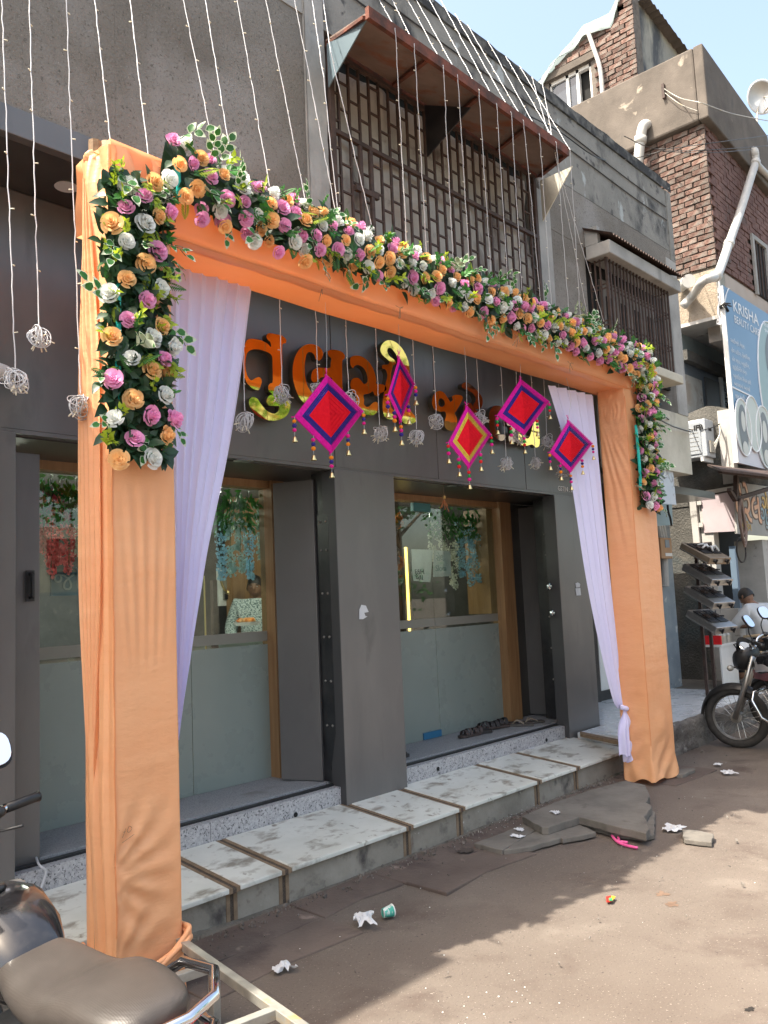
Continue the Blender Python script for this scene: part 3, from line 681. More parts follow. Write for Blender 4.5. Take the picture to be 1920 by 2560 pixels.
def dispR(side, t, z, dz=False):
    e = math.sin(math.pi*max(0, min(1, t)))
    if dz: return (.02*math.sin(t*7+side) + (.0 if side else -.0)) if z < .08 else 0
    d = .004*fbm(t*2+side*5, z*1.3)
    if side == 3:      # face towards the opening: pleats raking down from the inner top corner; t=0 at the back
        g = sm(1.6, 2.5, z)
        ph = (z-3.2)*1.0 + (t)*.55*(1+.9*(3.2-z))
        d += .002*g*e**.6*math.sin(ph*34 + 3.5*fbm(t*1.5, z*1.6, 2)) + .001*g*e*math.sin(ph*71 + 2*fbm(t*2, z*2, 3))
        an_ = math.atan2(3.22-z, t*.25+.03); r_ = math.hypot(3.22-z, t*.25); d += .007*math.sin(an_*64 + 2*fbm(t*2, z*1.5, 4))*sm(.03, .15, r_)*sm(1.7, .5, r_)*e**.4
        low = sm(.9, .3, z); d += .006*low*e*math.sin(z*38 - t*5 + 3*fbm(t, z*3, 5))
    if side == 0:
        d += .012*sm(.45, .12, z)*e*math.sin(t*10 - z*34) + .02*math.exp(-(((z-.45)/.1)**2+((t-.5)/.25)**2))
        d += .006*sm(2.0, 2.6, z)*e*math.sin(t*16+z*13)
    d += .03*sm(.22, .05, z)*(.6+.4*math.sin(t*9+side))
    d += .0035*math.exp(-((z-1.62-.03*t)/.012)**2) + .003*math.exp(-((z-.92)/.012)**2)
    return d
column(RX0, RX1, PY0, PY1+.01, .035, 3.62, dispR, 'column_cloth', 120, 130)
# beam: front, underside, back, top
b = MB()
BZ0, BZ1, BY1 = 3.29, 3.635, 3.44
def fn(u, v):
    x = 1.74+(6.86-1.74)*v
    t = (u % 1)*4; s_ = int(t); t -= s_
    zb = BZ0 - .006*math.sin(v*math.pi*5)**2
    if s_ == 0: p = [x, PY0, BZ1+(zb-BZ1)*t]; n = (0, -1, 0)
    elif s_ == 1: p = [x, PY0+(BY1-PY0)*t, zb]; n = (0, 0, -1)
    elif s_ == 2: p = [x, BY1, zb+(BZ1-zb)*t]; n = (0, 1, 0)
    else: p = [x, BY1+(PY0-BY1)*t, BZ1]; n = (0, 0, 1)
    e = math.sin(math.pi*t); d = .008*e*fbm(x*1.5, t*2, s_) + .005*e*math.sin(x*11+t*4+2*fbm(x, t))
    if s_ == 1: d += .012*e
    k = min((x-1.74)/.5, 1); d += (1-k)*.01*e*math.sin(x*40+t*6)
    return (p[0], p[1]+n[1]*d, p[2]+n[2]*d)
b.grid(fn, 48, 260, closed=True)
b.build('beam_cloth', M['peach_beam'], ar, smooth=True)
b = MB()
def fn(u, v):
    x = 1.76+5.08*v; return (x, PY0-.004+.075*u, BZ0-.012-.004*math.sin(v*math.pi*5)**2 - .006*u*(1-u)*4 + .003*math.sin(x*23))
b.grid(fn, 4, 200); b.build('hem_band', M['peach'], ar, smooth=True)
b = MB(); b.tube([(1.76+5.08*i/160, PY0-.006+.002*math.sin(i*.9), BZ0-.008-.005*math.sin(i/160*math.pi*5)**2) for i in range(161)], .0045, 6); b.build('seam', M['peach_edge'], ar)
for cx_, zc_ in ((LX0-.001, 3.5), (RX0-.002, 3.2)):
    b = MB(); b.tube([(cx_+.002*math.sin(i*1.1), PY0-.003, .32+(zc_-.32)*i/50) for i in range(51)], .003, 5); b.build('seam', M['peach_edge'], ar)
# battens inside the beam, seen as faint bands, and seam wires
for px, py in ((525,648), (790,745), (1010,800), (1180,850), (1330,890)):
    q = PZ(px, py, BZ0+.02); b = MB(); b.bar((q.x-.08, PY0+.02, BZ1-.03), (q.x+.08, BY1-.02, BZ1-.03), .05, .03); b.build('batten', M['bamboo'], ar)
for i, (px, py) in enumerate(((805,715), (1000,765), (1295,838), (1425,905))):
    q = PZ(px, py, BZ0); b = MB()
    for k in range(3):
        a0 = rnd.uniform(0, 6.3); b.tube([q+Vector((math.cos(a0)*.05*rnd.random(), -.02+.03*rnd.random(), -.004)), q+Vector((0, 0, -.012)), q+Vector((.03*rnd.uniform(-1,1), .03*rnd.uniform(-1,1), -.05-.03*rnd.random()))], .0016, 4)
    b.build('binding_wire', M['strip'], ar)
# frame poles inside and the knot on top of the left column
b = MB(); b.tube([(1.76, 3.30, 0), (1.76, 3.30, 3.70)], .03, 8); b.build('bamboo_pole', M['bamboo'], ar)
b = MB(); q = PY(252, 385, 3.36); b.tube([q+Vector((.2, .02, -.05)), q+Vector((.06, 0, -.015)), q+Vector((-.015, -.045, .02))], .034, 10); b.build('bamboo_pole', M['bamboo'], ar)
b = MB(); q = PY(233, 398, 3.30)
def fn(u, v):
    th = v*math.pi; an = u*2*math.pi; r = .036*(1+.25*math.sin(3*an+4*th)); return q + Vector((r*math.sin(th)*math.cos(an), r*math.sin(th)*math.sin(an), .045*math.cos(th)-.005))
b.grid(fn, 20, 12, closed=True); b.build('cloth_knot', M['peach'], ar, smooth=True)
# gathered swag that falls from the knot down the sunlit side
b = MB()
def fn(u, v):
    z = 3.50-2.75*v; wd = .03+.13*sm(0, .35, v)*sm(1.02, .6, v)+.0
    y = 3.29 + (u-.5)*2*wd*.62; x = LX0 - .012 - .016*math.sin(u*math.pi)*(.4+.6*math.cos(v*3)) - .009*math.sin(u*31+v*2)
    return (x, y, z)
b.grid(fn, 40, 60); b.build('side_swag', M['peach'], ar, smooth=True)
# hem roll and bare frame at the bottom of the left column
b = MB()
pts = [(LX0-.02, 3.38, .22), (LX0-.03, 3.2, .16), (LX0-.01, 3.11, .135), (1.88, 3.10, .165), (2.0, 3.10, .215), (LX1+.015, 3.115, .25), (LX1+.02, 3.25, .25)]
for q_ in range(5):
    off = Vector((.004*math.sin(q_*2.3), -.012+.004*math.cos(q_*1.7), -.022+.011*q_)); b.tube([p + off*(.5+.5*abs(math.sin(i*.09+q_))) + Vector((0, 0, .006*math.sin(i*.35+q_*1.9))) for i, p in enumerate(catmull(pts, 8))], .011, 8)
b.build('hem_roll', M['peach'], ar, smooth=True)
bx('frame_board', mat('painted_ply', (.42,.16,.05), (.34,.12,.04), rough=.7), 1.80, 1.97, 3.19, 3.21, .01, .21, ar)
b = MB(); b.box(1.985, 2.02, 3.15, 3.185, .0, .3); b.build('frame_leg', M['galv'], ar)
b = MB(); b.prism([(LX1-.02, 3.15, .22), (LX1+.005, 3.14, .22), (LX1+.02, 3.135, .0), (LX1-.005, 3.14, .03)], (0, .02, 0)); b.build('hanging_hem', M['peach'], ar)
# faint pencil number and fold marks on the cloth
ink = mat('pencil_mark', (.36,.19,.11), rough=.8)
b = MB()
def marks(*lines):
    for L in lines: b.tube([PY(x, y, 3.128) + Vector((0, 0.0, 0)) for x, y in catmull([(p[0], p[1], 0) for p in L], 5) and [(q[0], q[1]) for q in catmull([(p[0], p[1], 0) for p in L], 5)]], .0011, 4)
marks([(298,2076), (313,2070), (311,2082), (306,2095)], [(302,2083), (314,2079)], [(323,2066), (318,2078), (324,2080), (330,2070), (324,2065)], [(306,2107), (338,2084)])
b.build('pencil_number', ink, ar)
# welded tube stand that the left column is fixed to
st = thing('tube_stand', 'bare steel tube stand lying at the foot of the left portal column', 'metal stand', (1.95, 2.7, 0))
zt_ = .215
a0 = Vector((2.02, 3.14, zt_)); a1 = PZ(505, 2425, zt_); a2 = PZ(745, 2565, zt_); dirv = (a2-a0).normalized(); a3 = a0+dirv*1.9
jn = a0 + dirv*((a1-a0).dot(dirv)); nrm = Vector((-dirv.y, dirv.x, 0))
if nrm.x > 0: nrm = -nrm
def tb(p, q, nm='tube'): bb = MB(); bb.bar(p, q, .035); return bb.build(nm, M['galv'], st, bevel=.003)
tb(a0, a3, 'long_rail'); tb(jn, jn+nrm*.42, 'cross_rail'); tb(jn-Vector((0, 0, .018)), Vector((jn.x, jn.y, 0)), 'leg')
j2 = PZ(690, 2530, zt_); j2 = a0 + dirv*((j2-a0).dot(dirv)); tb(j2, j2+nrm*.42, 'cross_rail'); tb(a3-Vector((0, 0, .018)), Vector((a3.x, a3.y, 0)), 'leg')
o3 = a0+nrm*.42; tb(o3+dirv*.2, o3+dirv*1.9, 'long_rail'); tb(jn+nrm*.42-Vector((0,0,.018)), Vector((jn.x, jn.y, 0))+nrm*.42, 'leg')

# ------------------------------------------------------------------ curtains
def curtain(name, label, left, right, Y, nf, tail=None, amp=.03):
    """left/right: edge polylines of photo points top to bottom"""
    t = thing(name, label, 'curtain', PY(*left[0], Y), 'lilac curtains tied back inside the portal')
    Lp = catmull([PY(x, y, Y) for x, y in left], 8); Rp = catmull([PY(x, y, Y) for x, y in right], 8)
    n = len(Lp)
    def at(P_, v):
        f = v*(len(P_)-1); i = min(int(f), len(P_)-2); return P_[i].lerp(P_[i+1], f-i)
    b = MB()
    def fn(u, v):
        p = at(Lp, v).lerp(at(Rp, v), u); wdt = (at(Rp, v)-at(Lp, v)).length
        a = amp*min(1, .35+wdt*.8)
        uu = u + .010*math.sin(v*5+u*9)
        fold = abs((uu*nf) % 1 - .5)*2; fold = fold**.7
        d = a*(fold-.5) + .005*math.sin(uu*nf*2*math.pi*.43+1+v*2) + .012*fbm(u*2.5, v*.8)
        return (p.x, p.y + d, p.z)
    b.grid(fn, 160, 60); b.build('drape', M['lilac'], t, smooth=True)
    return t
curtain('curtain', 'wide lilac curtain tied behind the left portal column', [(425,655), (428,900), (432,1200), (435,1500), (436,1850)], [(634,722), (606,950), (573,1150), (527,1365), (497,1540), (469,1713), (447,1850)], 3.40, 7, amp=.045)
rc = curtain('curtain', 'narrow lilac curtain gathered and tied beside the right portal column', [(1376,962), (1418,1112), (1442,1262), (1470,1447), (1504,1620), (1533,1740), (1546,1771)], [(1488,990), (1500,1130), (1512,1262), (1530,1447), (1545,1600), (1555,1720), (1560,1771)], 3.36, 5, amp=.04)
b = MB(); q = PY(1553, 1771, 3.35)
b.tube([q+Vector((-.05, -.02, .02)), q+Vector((0, -.05, .0)), q+Vector((.045, -.02, -.01))], .02, 8); b.build('tie', M['lilac'], rc, smooth=True)
b = MB()
def fn(u, v):
    z = -.40*v; wd = .03 + .10*sm(0, .5, v) - .02*v; f = math.sin(u*2*math.pi*4 + v)
    zz = z - (.05*(u-.35)*sm(.7, 1, v)) + .03*math.sin(u*20)*sm(.8, 1, v)
    return q + Vector(((u-.45)*2*wd + .006*math.sin(u*29), -.03 + .03*f*sm(0, .3, v), zz))
b.grid(fn, 60, 20); b.build('tail', M['lilac'], rc, smooth=True)

# ------------------------------------------------------------------ flower meshes
def rose_mesh(name, m, seed):
    r = random.Random(seed); b = MB()
    rings = ((3, .09, .86, .45, 1.15), (3, .20, .82, .52, 1.2), (4, .34, .66, .60, .95), (5, .52, .42, .62, .82), (5, .66, .14, .56, .80))
    for k, (n, rad, zt_, h, wdt) in enumerate(rings):
        for i in range(n):
            an = 2*math.pi*(i/n) + k*.7 + r.uniform(-.2, .2); curl = r.uniform(.2, .35)*(.15+k*.22); tip = r.uniform(.0, .12)
            wob = r.uniform(.85, 1.15)
            def fn(u, v):
                uu = (u-.5)*2; a = an + uu*wdt*(.55+.45*v)*(1-.22*max(0, v-.5)*2)*wob
                out = rad*(.75+.25*v) + (.04+.10*k*.3)*v*v + curl*max(0, v-.6)*1.1 + .05*uu + (.14*max(0, v-.7)*(1-abs(uu)) if k > 2 else 0)
                z = zt_ - h + h*v - curl*max(0, v-.65)*.9 - .07*uu*uu*v - (.12*max(0, v-.7)*(1-abs(uu)) if k > 2 else 0)
                return (out*math.cos(a), out*math.sin(a), z)
            b.grid(fn, 6, 5)
    b.lathe([(.02, 0), (.5, .0), (.3, .3), (.02, .55)], (0, 0, -.15), n=8)
    return b.mesh(name, m, True)
ROSES = {c: [rose_mesh('rose', M['rose_'+c], s+i*7) for i in range(3)] for s, c in ((1, 'pink'), (2, 'peach'), (3, 'white'))}
def leaf_pts(fn_w, L, droop, n=4):
    out = []
    for i in range(n+1):
        t = i/n; out.append((fn_w(t), t*L, -droop*t*t*L + .02*math.sin(t*5)*L))
    return out
def add_leaf(b, M4, L, W, droop, rim=False, fold=.25, n=4):
    fw = lambda t: W*math.sin(math.pi*min(1, t**.75))**.9*.5
    def put(scale_in, mi, zoff):
        b.mi = mi; base = len(b.v)
        for i in range(n+1):
            t = i/n; ww = fw(t)*scale_in; y = L*(.5+(t-.5)*(scale_in*.98 if scale_in < 1 else 1)); z = -droop*t*t*L + zoff
            for s in (-1, 0, 1):
                b.v.append(tuple(M4 @ Vector((s*ww, y, z + abs(s)*ww*fold))))
        for i in range(n):
            for k in range(2):
                a = base+i*3+k; b.f.append((a, a+1, a+4, a+3)); b.m.append(mi)
    if rim: put(1, 1, 0); put(.83, 0, .0012)
    else: put(1, 0, 0)
    b.mi = 0
def rotm(yaw, pitch, loc=(0, 0, 0), roll=0): return Matrix.Translation(loc) @ Matrix.Rotation(yaw, 4, 'Z') @ Matrix.Rotation(pitch, 4, 'X') @ Matrix.Rotation(roll, 4, 'Y')
def dark_leaf(seed):
    r = random.Random(seed); b = MB(); add_leaf(b, Matrix.Identity(4), .10, .058, r.uniform(.1, .5)); return b.mesh('leaf', M['leaf_dark'], True)
LEAF = [dark_leaf(i) for i in range(4)]
def sprig_varieg(seed):
    r = random.Random(seed); b = MB()
    st_ = [(0, 0, 0), (.01, .05, .02), (.0, .10, .02), (.015, .15, -.0)]
    for i, (t, s) in enumerate(((.3, 1), (.45, -1), (.65, 1), (.8, -1), (1, .2))):
        p = (0.01*t, .15*t, .02*math.sin(t*3)); add_leaf(b, rotm(-s*r.uniform(.5, 1.0), r.uniform(-.3, .5), p, r.uniform(-.5, .5)), .068, .044, .25, True)
    b.mi = 2; b.tube(st_, .0022, 4); return b.mesh('variegated_sprig', [M['leaf_mid'], M['leaf_rim'], M['stem']], True)
def sprig_lime(seed):
    r = random.Random(seed); b = MB()
    for i in range(9):
        t = .25+.75*i/8; s = 1 if i % 2 else -1; add_leaf(b, rotm(-s*r.uniform(.4, 1.2), r.uniform(-.2, .9), (0, .075*t, .01*t)), .034, .019, .3, n=3)
    b.mi = 1; b.tube([(0, 0, 0), (0, .075, .01)], .002, 4); return b.mesh('lime_sprig', [M['leaf_lime' if seed % 2 else 'leaf_mid'], M['stem']], True)
def fern(seed):
    r = random.Random(seed); b = MB(); n = 11
    for i in range(n):
        t = .15+.85*i/(n-1); L = .036*math.sin(math.pi*(.25+.7*t))*1.1
        for s in (-1, 1): add_leaf(b, rotm(-s*(1.05-.3*t), -.1, (0, .12*t, -.02*t*t)), max(L, .008), .010, .3, n=2)
    b.mi = 1; b.tube([(0, 0, 0), (0, .06, 0), (0, .12, -.02)], .0018, 4); return b.mesh('fern_frond', [M['leaf_lime' if seed % 3 == 0 else 'leaf_mid'], M['stem']], True)
VAR = [sprig_varieg(i) for i in range(4)]; LIME = [sprig_lime(i) for i in range(4)]; FERN = [fern(i) for i in range(5)]
def qdir(d, spin):
    """quaternion turning +Z to d, then spinning"""
    d = Vector(d).normalized(); return d.to_track_quat('Z', 'Y') @ Matrix.Rotation(spin, 3, 'Z').to_quaternion()
def qleaf(d, up, spin):
    """quaternion turning +Y (leaf length) to d with the blade facing up"""
    d = Vector(d).normalized(); up = Vector(up); s = d.cross(up)
    if s.length < .05: s = d.cross(Vector((1, 0, .3)))
    s.normalize(); n = s.cross(d)
    return Matrix((s, d, n)).transposed().to_quaternion() @ Matrix.Rotation(spin, 3, 'Y').to_quaternion()
def garland(label, path, half, thick, roses_fixed, nrose, nleaf, nvar, nlime, nfern, ribbon, seed, rscale):
    """path: centre line (x, y, z) on the cloth face; half: half width across; thick: how far the flowers stand out towards the street"""
    r = random.Random(seed); path = [Vector(p) for p in path]
    seg = [(path[i+1]-path[i]).length for i in range(len(path)-1)]; tot = sum(seg)
    def at(s):
        s *= tot
        for i, L in enumerate(seg):
            if s <= L or i == len(seg)-1: return path[i].lerp(path[i+1], s/L), (path[i+1]-path[i]).normalized()
            s -= L
    g = thing('flower_garland', label, 'flower garland', path[0], 'flower garlands on the portal')
    def spot(s, c, depth):
        p, d = at(s); side = d.cross(Vector((0, -1, 0))).normalized()
        return p + side*(c*half) + Vector((0, -thick*depth*math.sqrt(max(.05, 1-.75*c*c)), 0)), side, d
    # bed of leaves
    b = MB()
    for k in range(int(nleaf*2.4)):
        p, side, d = spot(r.random(), r.uniform(-1, 1), r.uniform(.15, .75)); dr = Vector((r.gauss(0, 1), r.gauss(-.5, .6), r.gauss(-.1, 1))).normalized()
        add_leaf(b, Matrix.Translation(p) @ qleaf(dr, (r.gauss(0, .5), -1, r.gauss(.4, .5)), r.uniform(-.6, .6)).to_matrix().to_4x4(), .06*r.uniform(.8, 1.3), .042, r.uniform(.1, .5), n=3)
    tag(b.build('leaf_bed', M['leaf_dark'], g, smooth=True), kind='stuff')
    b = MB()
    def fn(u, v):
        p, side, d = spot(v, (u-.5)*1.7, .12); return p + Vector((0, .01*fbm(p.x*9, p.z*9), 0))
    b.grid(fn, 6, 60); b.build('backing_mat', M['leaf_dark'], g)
    if ribbon:
        for rb in ribbon:
            b = MB(); b.tube(catmull(rb, 6), .013, 6); b.build('ribbon', M['teal'], g)
    pts = []
    for (p, c) in roses_fixed: pts.append((p, c))
    tries = 0; md = rscale*1.72
    while len(pts) < nrose and tries < 9000:
        tries += 1; c = r.uniform(-1.02, 1.02); p, side, d = spot(r.random(), c, 1.0)
        if all((p-q).length > md for q, _ in pts):
            near = sorted(((p-q).length, cc) for q, cc in pts)[:2]; ch = [x for x in ('pink', 'peach', 'white') if x not in [y for _, y in near[:1]]]
            pts.append((p, r.choice(ch)))
    for p, c in pts:
        # outward direction leans away from the garland's axis
        dist = None
        best = min(range(60), key=lambda i: (at(i/59)[0]-p).length); q, _ = at(best/59); off = p-q; off.y = 0
        d = Vector((off.x*5 + r.gauss(-.10, .18), -1, off.z*5 + r.gauss(.0, .18)))
        inst(r.choice(ROSES[c]), 'rose', g, p, q=qdir(d, r.uniform(0, 6.3)), scl=rscale*r.uniform(.82, 1.12))
    def scatter(n, meshes, name, sc_, edge, dep, outw):
        for k in range(n):
            c = r.uniform(-1, 1) if r.random() > edge else r.choice((-1, 1))*r.uniform(.75, 1.1)
            p, side, d = spot(r.random(), c, r.uniform(*dep)); dr = side*(c*outw + r.gauss(0, .5)) + d*r.gauss(0, .7) + Vector((0, -r.uniform(.1, .8), 0))
            if r.random() < .5: dr.z -= .3
            inst(r.choice(meshes), name, g, p, q=qleaf(dr, (r.gauss(0, .3), -1, .5), r.uniform(-.5, .5)), scl=r.uniform(*sc_))
    scatter(nleaf, LEAF, 'leaf', (.6, .95), .2, (.35, .85), .25)
    scatter(nvar, VAR, 'variegated_sprig', (.6, .95), .5, (.5, .95), .8)
    scatter(nlime, LIME, 'lime_sprig', (.8, 1.2), .25, (.75, 1.0), .6)
    scatter(nfern, FERN, 'fern_frond', (.6, .95), .3, (.7, 1.0), .6)
    return g
YF = 3.02
D = 1920/1659
def fx(c, L): return [(PY(x*D, y*D, YF), c) for x, y in L]
fixed_post = fx('pink', [(272,447),(312,422),(341,542),(319,648),(277,690),(244,818),(355,775),(327,897),(291,947),(369,458),(377,905)]) + \
    fx('peach', [(242,482),(343,467),(315,570),(274,602),(350,705),(242,726),(329,800),(288,862),(360,940),(257,993)]) + \
    fx('white', [(314,483),(274,521),(348,624),(235,633),(331,730),(376,749),(284,773),(247,903),(358,853),(330,990)])
fixed_beam = fx('peach', [(389,354),(402,424),(427,408),(484,377),(487,490),(585,440),(588,475),(660,565)]) + \
    fx('pink', [(455,381),(491,430),(437,474),(532,472),(556,404),(615,487),(638,460),(602,545),(692,540)]) + \
    fx('white', [(367,386),(525,405),(476,455),(557,463),(550,522),(592,418),(638,522),(697,487)])
garland('garland of pink, peach and white roses down the front of the left portal column', [(1.825, PY0-.01, 2.24), (1.83, PY0-.01, 3.46)], .135, .10, fixed_post, 35, 260, 13, 34, 30,
        [[(1.74, 3.10, 2.35), (1.735, 3.07, 2.7), (1.75, 3.09, 3.1), (1.78, 3.10, 3.3)]], 11, .045)
garland('long rose garland along the top of the portal beam', [(1.98, PY0-.01, 3.60), (2.45, PY0-.01, 3.525), (3.2, PY0-.01, 3.54), (4.6, PY0-.01, 3.535), (6.84, PY0-.01, 3.525)], .135, .10, fixed_beam, 262, 300, 52, 120, 100,
        [[(2.04, 3.08, 3.60), (2.045, 3.075, 3.55), (2.05, 3.08, 3.45)]], 12, .041)
garland('rose garland hanging down the front of the right portal column', [(6.80, PY0-.01, 3.45), (6.66, PY0-.01, 2.95), (6.63, PY0-.01, 2.26)], .125, .10, [], 56, 260, 22, 44, 34,
        [[(6.49, 3.08, 2.95), (6.48, 3.07, 2.6), (6.485, 3.08, 2.4)]], 13, .042)

# ------------------------------------------------------------------ shop name in gold mirror letters
def z4(x, y): return (580+x*.3014, 820+y*.3014)
def z5(x, y): return (1000+x*.3014, 880+y*.3014)
sg = thing('shop_sign', 'raised gold mirror Gujarati lettering across the dark sign panels', 'shop sign', PY(900, 950, 4.1))
YL = 4.075
def letter(polys, zf, m, holes=()):
    c = bpy.data.curves.new('letter', 'CURVE'); c.dimensions = '2D'; c.fill_mode = 'BOTH'; c.extrude = .022; c.bevel_depth = 0; c.resolution_u = 2
    for poly in list(polys)+list(holes):
        P = [PY(*zf(x, y), YL) for x, y in poly]
        P = catmull([(p.x, p.z, 0) for p in P], 4, True)
        sp = c.splines.new('POLY'); sp.points.add(len(P)-1); sp.use_cyclic_u = True
        for q, p in zip(sp.points, P): q.co = (p.x, p.y, 0, 1)
    t = bpy.data.objects.new('letter', c); COL.objects.link(t)
    me = bpy.data.meshes.new_from_object(t.evaluated_get(bpy.context.evaluated_depsgraph_get())); bpy.data.objects.remove(t)
    me.materials.clear(); me.materials.append(m); me.materials.append(M['letter_side'])
    for p in me.polygons: p.material_index = 0 if abs(p.normal.z) > .9 else 1
    o = link('letter', me, sg); o.matrix_basis = Matrix(((1,0,0,0),(0,0,-1,YL),(0,1,0,0),(0,0,0,1))); return o
G, Bz = M['gold'], M['bronze']
letter([[(75,350),(70,250),(85,160),(110,105),(160,97),(220,108),(275,135),(305,165),(300,125),(275,100),(268,70),(290,50),(340,57),(395,70),(430,100),(428,130),(400,152),(399,300),(398,430),(405,520),(395,550),(440,575),(466,640),(455,700),(420,745),(350,772),(270,768),(200,738),(150,690),(124,635),(130,592),(160,577),(195,595),(225,640),(270,690),(325,716),(365,695),(372,655),(330,652),(285,645),(268,610),(290,568),(320,556),(290,530),(283,490),(300,465),(320,450),(318,330),(313,240),(270,205),(200,184),(140,190),(105,225),(93,300),(105,390),(140,440),(180,420),(212,415),(229,445),(222,480),(200,520),(150,505),(105,460),(80,400)]], z4, G)
letter([[(600,640),(540,580),(500,480),(485,390),(492,290),(525,205),(580,152),(645,140),(705,163),(736,205),(732,250),(705,276),(676,264),(664,228),(632,206),(602,222),(586,300),(588,400),(610,490),(660,570),(650,640)]], z4, G)
letter([[(640,400),(655,355),(700,335),(790,337),(800,300),(805,260),(785,240),(775,215),(790,190),(840,187),(895,205),(918,235),(912,265),(897,282),(896,420),(895,620),(820,620),(815,440),(790,415),(730,412),(690,445),(665,457),(642,440)]], z4, G)
letter([[(965,255),(1000,235),(1060,243),(1120,290),(1160,360),(1180,440),(1180,465),(1250,480),(1262,520),(1215,545),(1195,570),(1165,560),(1150,530),(1120,548),(1075,560),(1078,600),(1078,640),(1110,660),(1160,620),(1192,630),(1185,700),(1150,728),(1080,720),(1020,690),(1010,575),(990,540),(970,510),(965,460),(985,425),(1030,420),(1060,450),(1080,470),(1105,450),(1100,390),(1075,340),(1030,312),(1000,320),(985,340),(965,310)]], z4, G)
letter([[(1232,230),(1213,190),(1228,140),(1272,108),(1330,118),(1385,165),(1425,230),(1455,330),(1460,480),(1455,640),(1470,700),(1500,735),(1505,780),(1455,800),(1400,785),(1382,700),(1385,500),(1380,350),(1350,240),(1310,180),(1280,172),(1270,200),(1290,240),(1330,270),(1340,300),(1315,330),(1300,400),(1300,520),(1300,650),(1330,700),(1320,760),(1260,750),(1235,700),(1232,620),(1250,500),(1270,400),(1255,350),(1230,340),(1232,312),(1275,308),(1285,280)]], z4, G)
letter([[(248,420),(262,360),(300,328),(345,340),(385,395),(402,418),(420,400),(415,375),(440,360),(490,365),(503,390),(480,440),(452,490),(437,515),(456,560),(450,630),(412,658),(365,640),(350,590),(365,530),(352,497),(310,500),(265,475)]], z5, G, [[(312,390),(345,402),(353,440),(330,460),(302,440)]])
letter([[(500,300),(500,270),(540,255),(600,300),(645,350),(668,400),(660,460),(620,478),(590,450),(612,400),(590,350),(545,322)]], z5, Bz)
letter([[(510,470),(530,430),(570,430),(600,470),(640,520),(640,600),(600,640),(560,600),(520,560)]], z5, Bz)
letter([[(720,560),(730,490),(770,450),(820,455),(836,490),(812,540),(782,547),(767,600),(790,680),(848,690),(855,720),(820,740),(760,700),(726,630)]], z5, Bz)
letter([[(870,560),(900,550),(930,562),(932,610),(945,720),(930,750),(892,746),(885,700),(908,690),(905,622),(872,610)]], z5, Bz)
letter([[(960,700),(962,655),(1000,660),(1030,720),(1062,700),(1090,600),(1128,580),(1142,760),(1110,795),(1080,770),(1020,782),(975,760)]], z5, G)

# ------------------------------------------------------------------ hanging kites
bead = {c: MB().ball((0, 0, 0), .0125, .0125, .011, 8, 5).mesh('bead', M['pom_'+c], True) for c in ('pink', 'blue', 'orange', 'green', 'red')}
bell = MB().lathe([(.004, .0), (.009, -.006), (.011, -.018), (.017, -.030), (.0165, -.031), (.012, -.03)], (0, 0, 0), n=10).mesh('bell', M['brass'], True)
def lerp3(a, b, t): return Vector(a).lerp(Vector(b), t)
def kite(label, cor, cols, dyaw, beads, roof_px, holes=2):
    """cor: photo corners top, right, bottom, left, set on a plane under the beam and turned by dyaw"""
    Yk = 3.285
    T, Rr, B, Lf = [PY(x, y, Yk) for x, y in cor]
    Rr += Vector((0, dyaw, 0)); Lf -= Vector((0, dyaw, 0))
    k = thing('hanging_kite', label, 'kite ornament', T, 'yarn kites hanging under the portal beam')
    C = (T+Rr+B+Lf)/4; n = (Rr-Lf).cross(T-B).normalized()
    if n.y > 0: n = -n
    lev = (1.0, .80, .60)
    for i, c in enumerate(cols):
        o_, in_ = lev[i], (lev[i+1] if i+1 < 3 else 0)
        b = MB(); th = .006 - .001*i
        for a, d in ((T, Rr), (Rr, B), (B, Lf), (Lf, T)):
            NS = 9 if i < 2 else 14      # wound yarn ridges
            for q in range(NS):
                s0 = o_+(in_-o_)*q/NS; s1 = o_+(in_-o_)*(q+.94)/NS
                zz = n*(th*(1+.5*math.sin(q*2.1+i))*.6)
                P = [C+(a-C)*s0, C+(d-C)*s0, C+(d-C)*s1, C+(a-C)*s1]
                mid = n*.0016
                for sgn in (1, -1):
                    v = [P[0]+zz*sgn, P[1]+zz*sgn, P[2]+zz*sgn+mid*sgn, P[3]+zz*sgn+mid*sgn]
                    b.face(v if sgn > 0 else v[::-1])
        b.build(('outer_band', 'middle_band', 'centre_panel')[i], M['yarn_'+c], k)
    b = MB(); bk_ = -n*.009; b.tube([T+(T-C)*.03+bk_, B+(B-C)*.03+bk_], .004, 6); b.tube([Lf+(Lf-C)*.03+bk_, Rr+(Rr-C)*.03+bk_], .004, 6); b.build('stick', M['yarn_'+cols[0]], k)
    b = MB()
    for d in range(3): b.tube([T+(T-C)*.02, T+(T-C)*.06+Vector((rnd.uniform(-.03,.03), 0, rnd.uniform(.0,.03)))], .002, 4)
    b.build('yarn_end', M['yarn_'+cols[0]], k)
    top = PZ(*roof_px, 3.29); top.y = Yk
    b = MB(); b.tube([T, lerp3(T, top, .5)+Vector((.006, 0, 0)), Vector((T.x+.01, Yk, 3.29))], .0014, 4); b.build('hanging_cord', M['wire_white'], k)
    # tassels on the lower corners
    for j, (p, ln) in enumerate(((Rr, .0), (lerp3(B, Rr, .5), .0), (B, .0), (lerp3(B, Lf, .5), .0), (Lf, .0))):
        seqc = beads if j % 2 else beads[::-1]
        z = -.012; b = MB(); b.tube([p+n*.004, p+Vector((0, 0, -.115))], .0012, 4); ts = b.build('tassel_thread', M['wire_white'], k)
        for c in seqc:
            o = link('bead', bead[c], ts); o.location = p+Vector((0, 0, z-.012)); s = rnd.uniform(.9, 1.15); o.scale = (s, s, s); z -= .024
        o = link('bell', bell, ts); o.location = p+Vector((0, 0, z-.022))
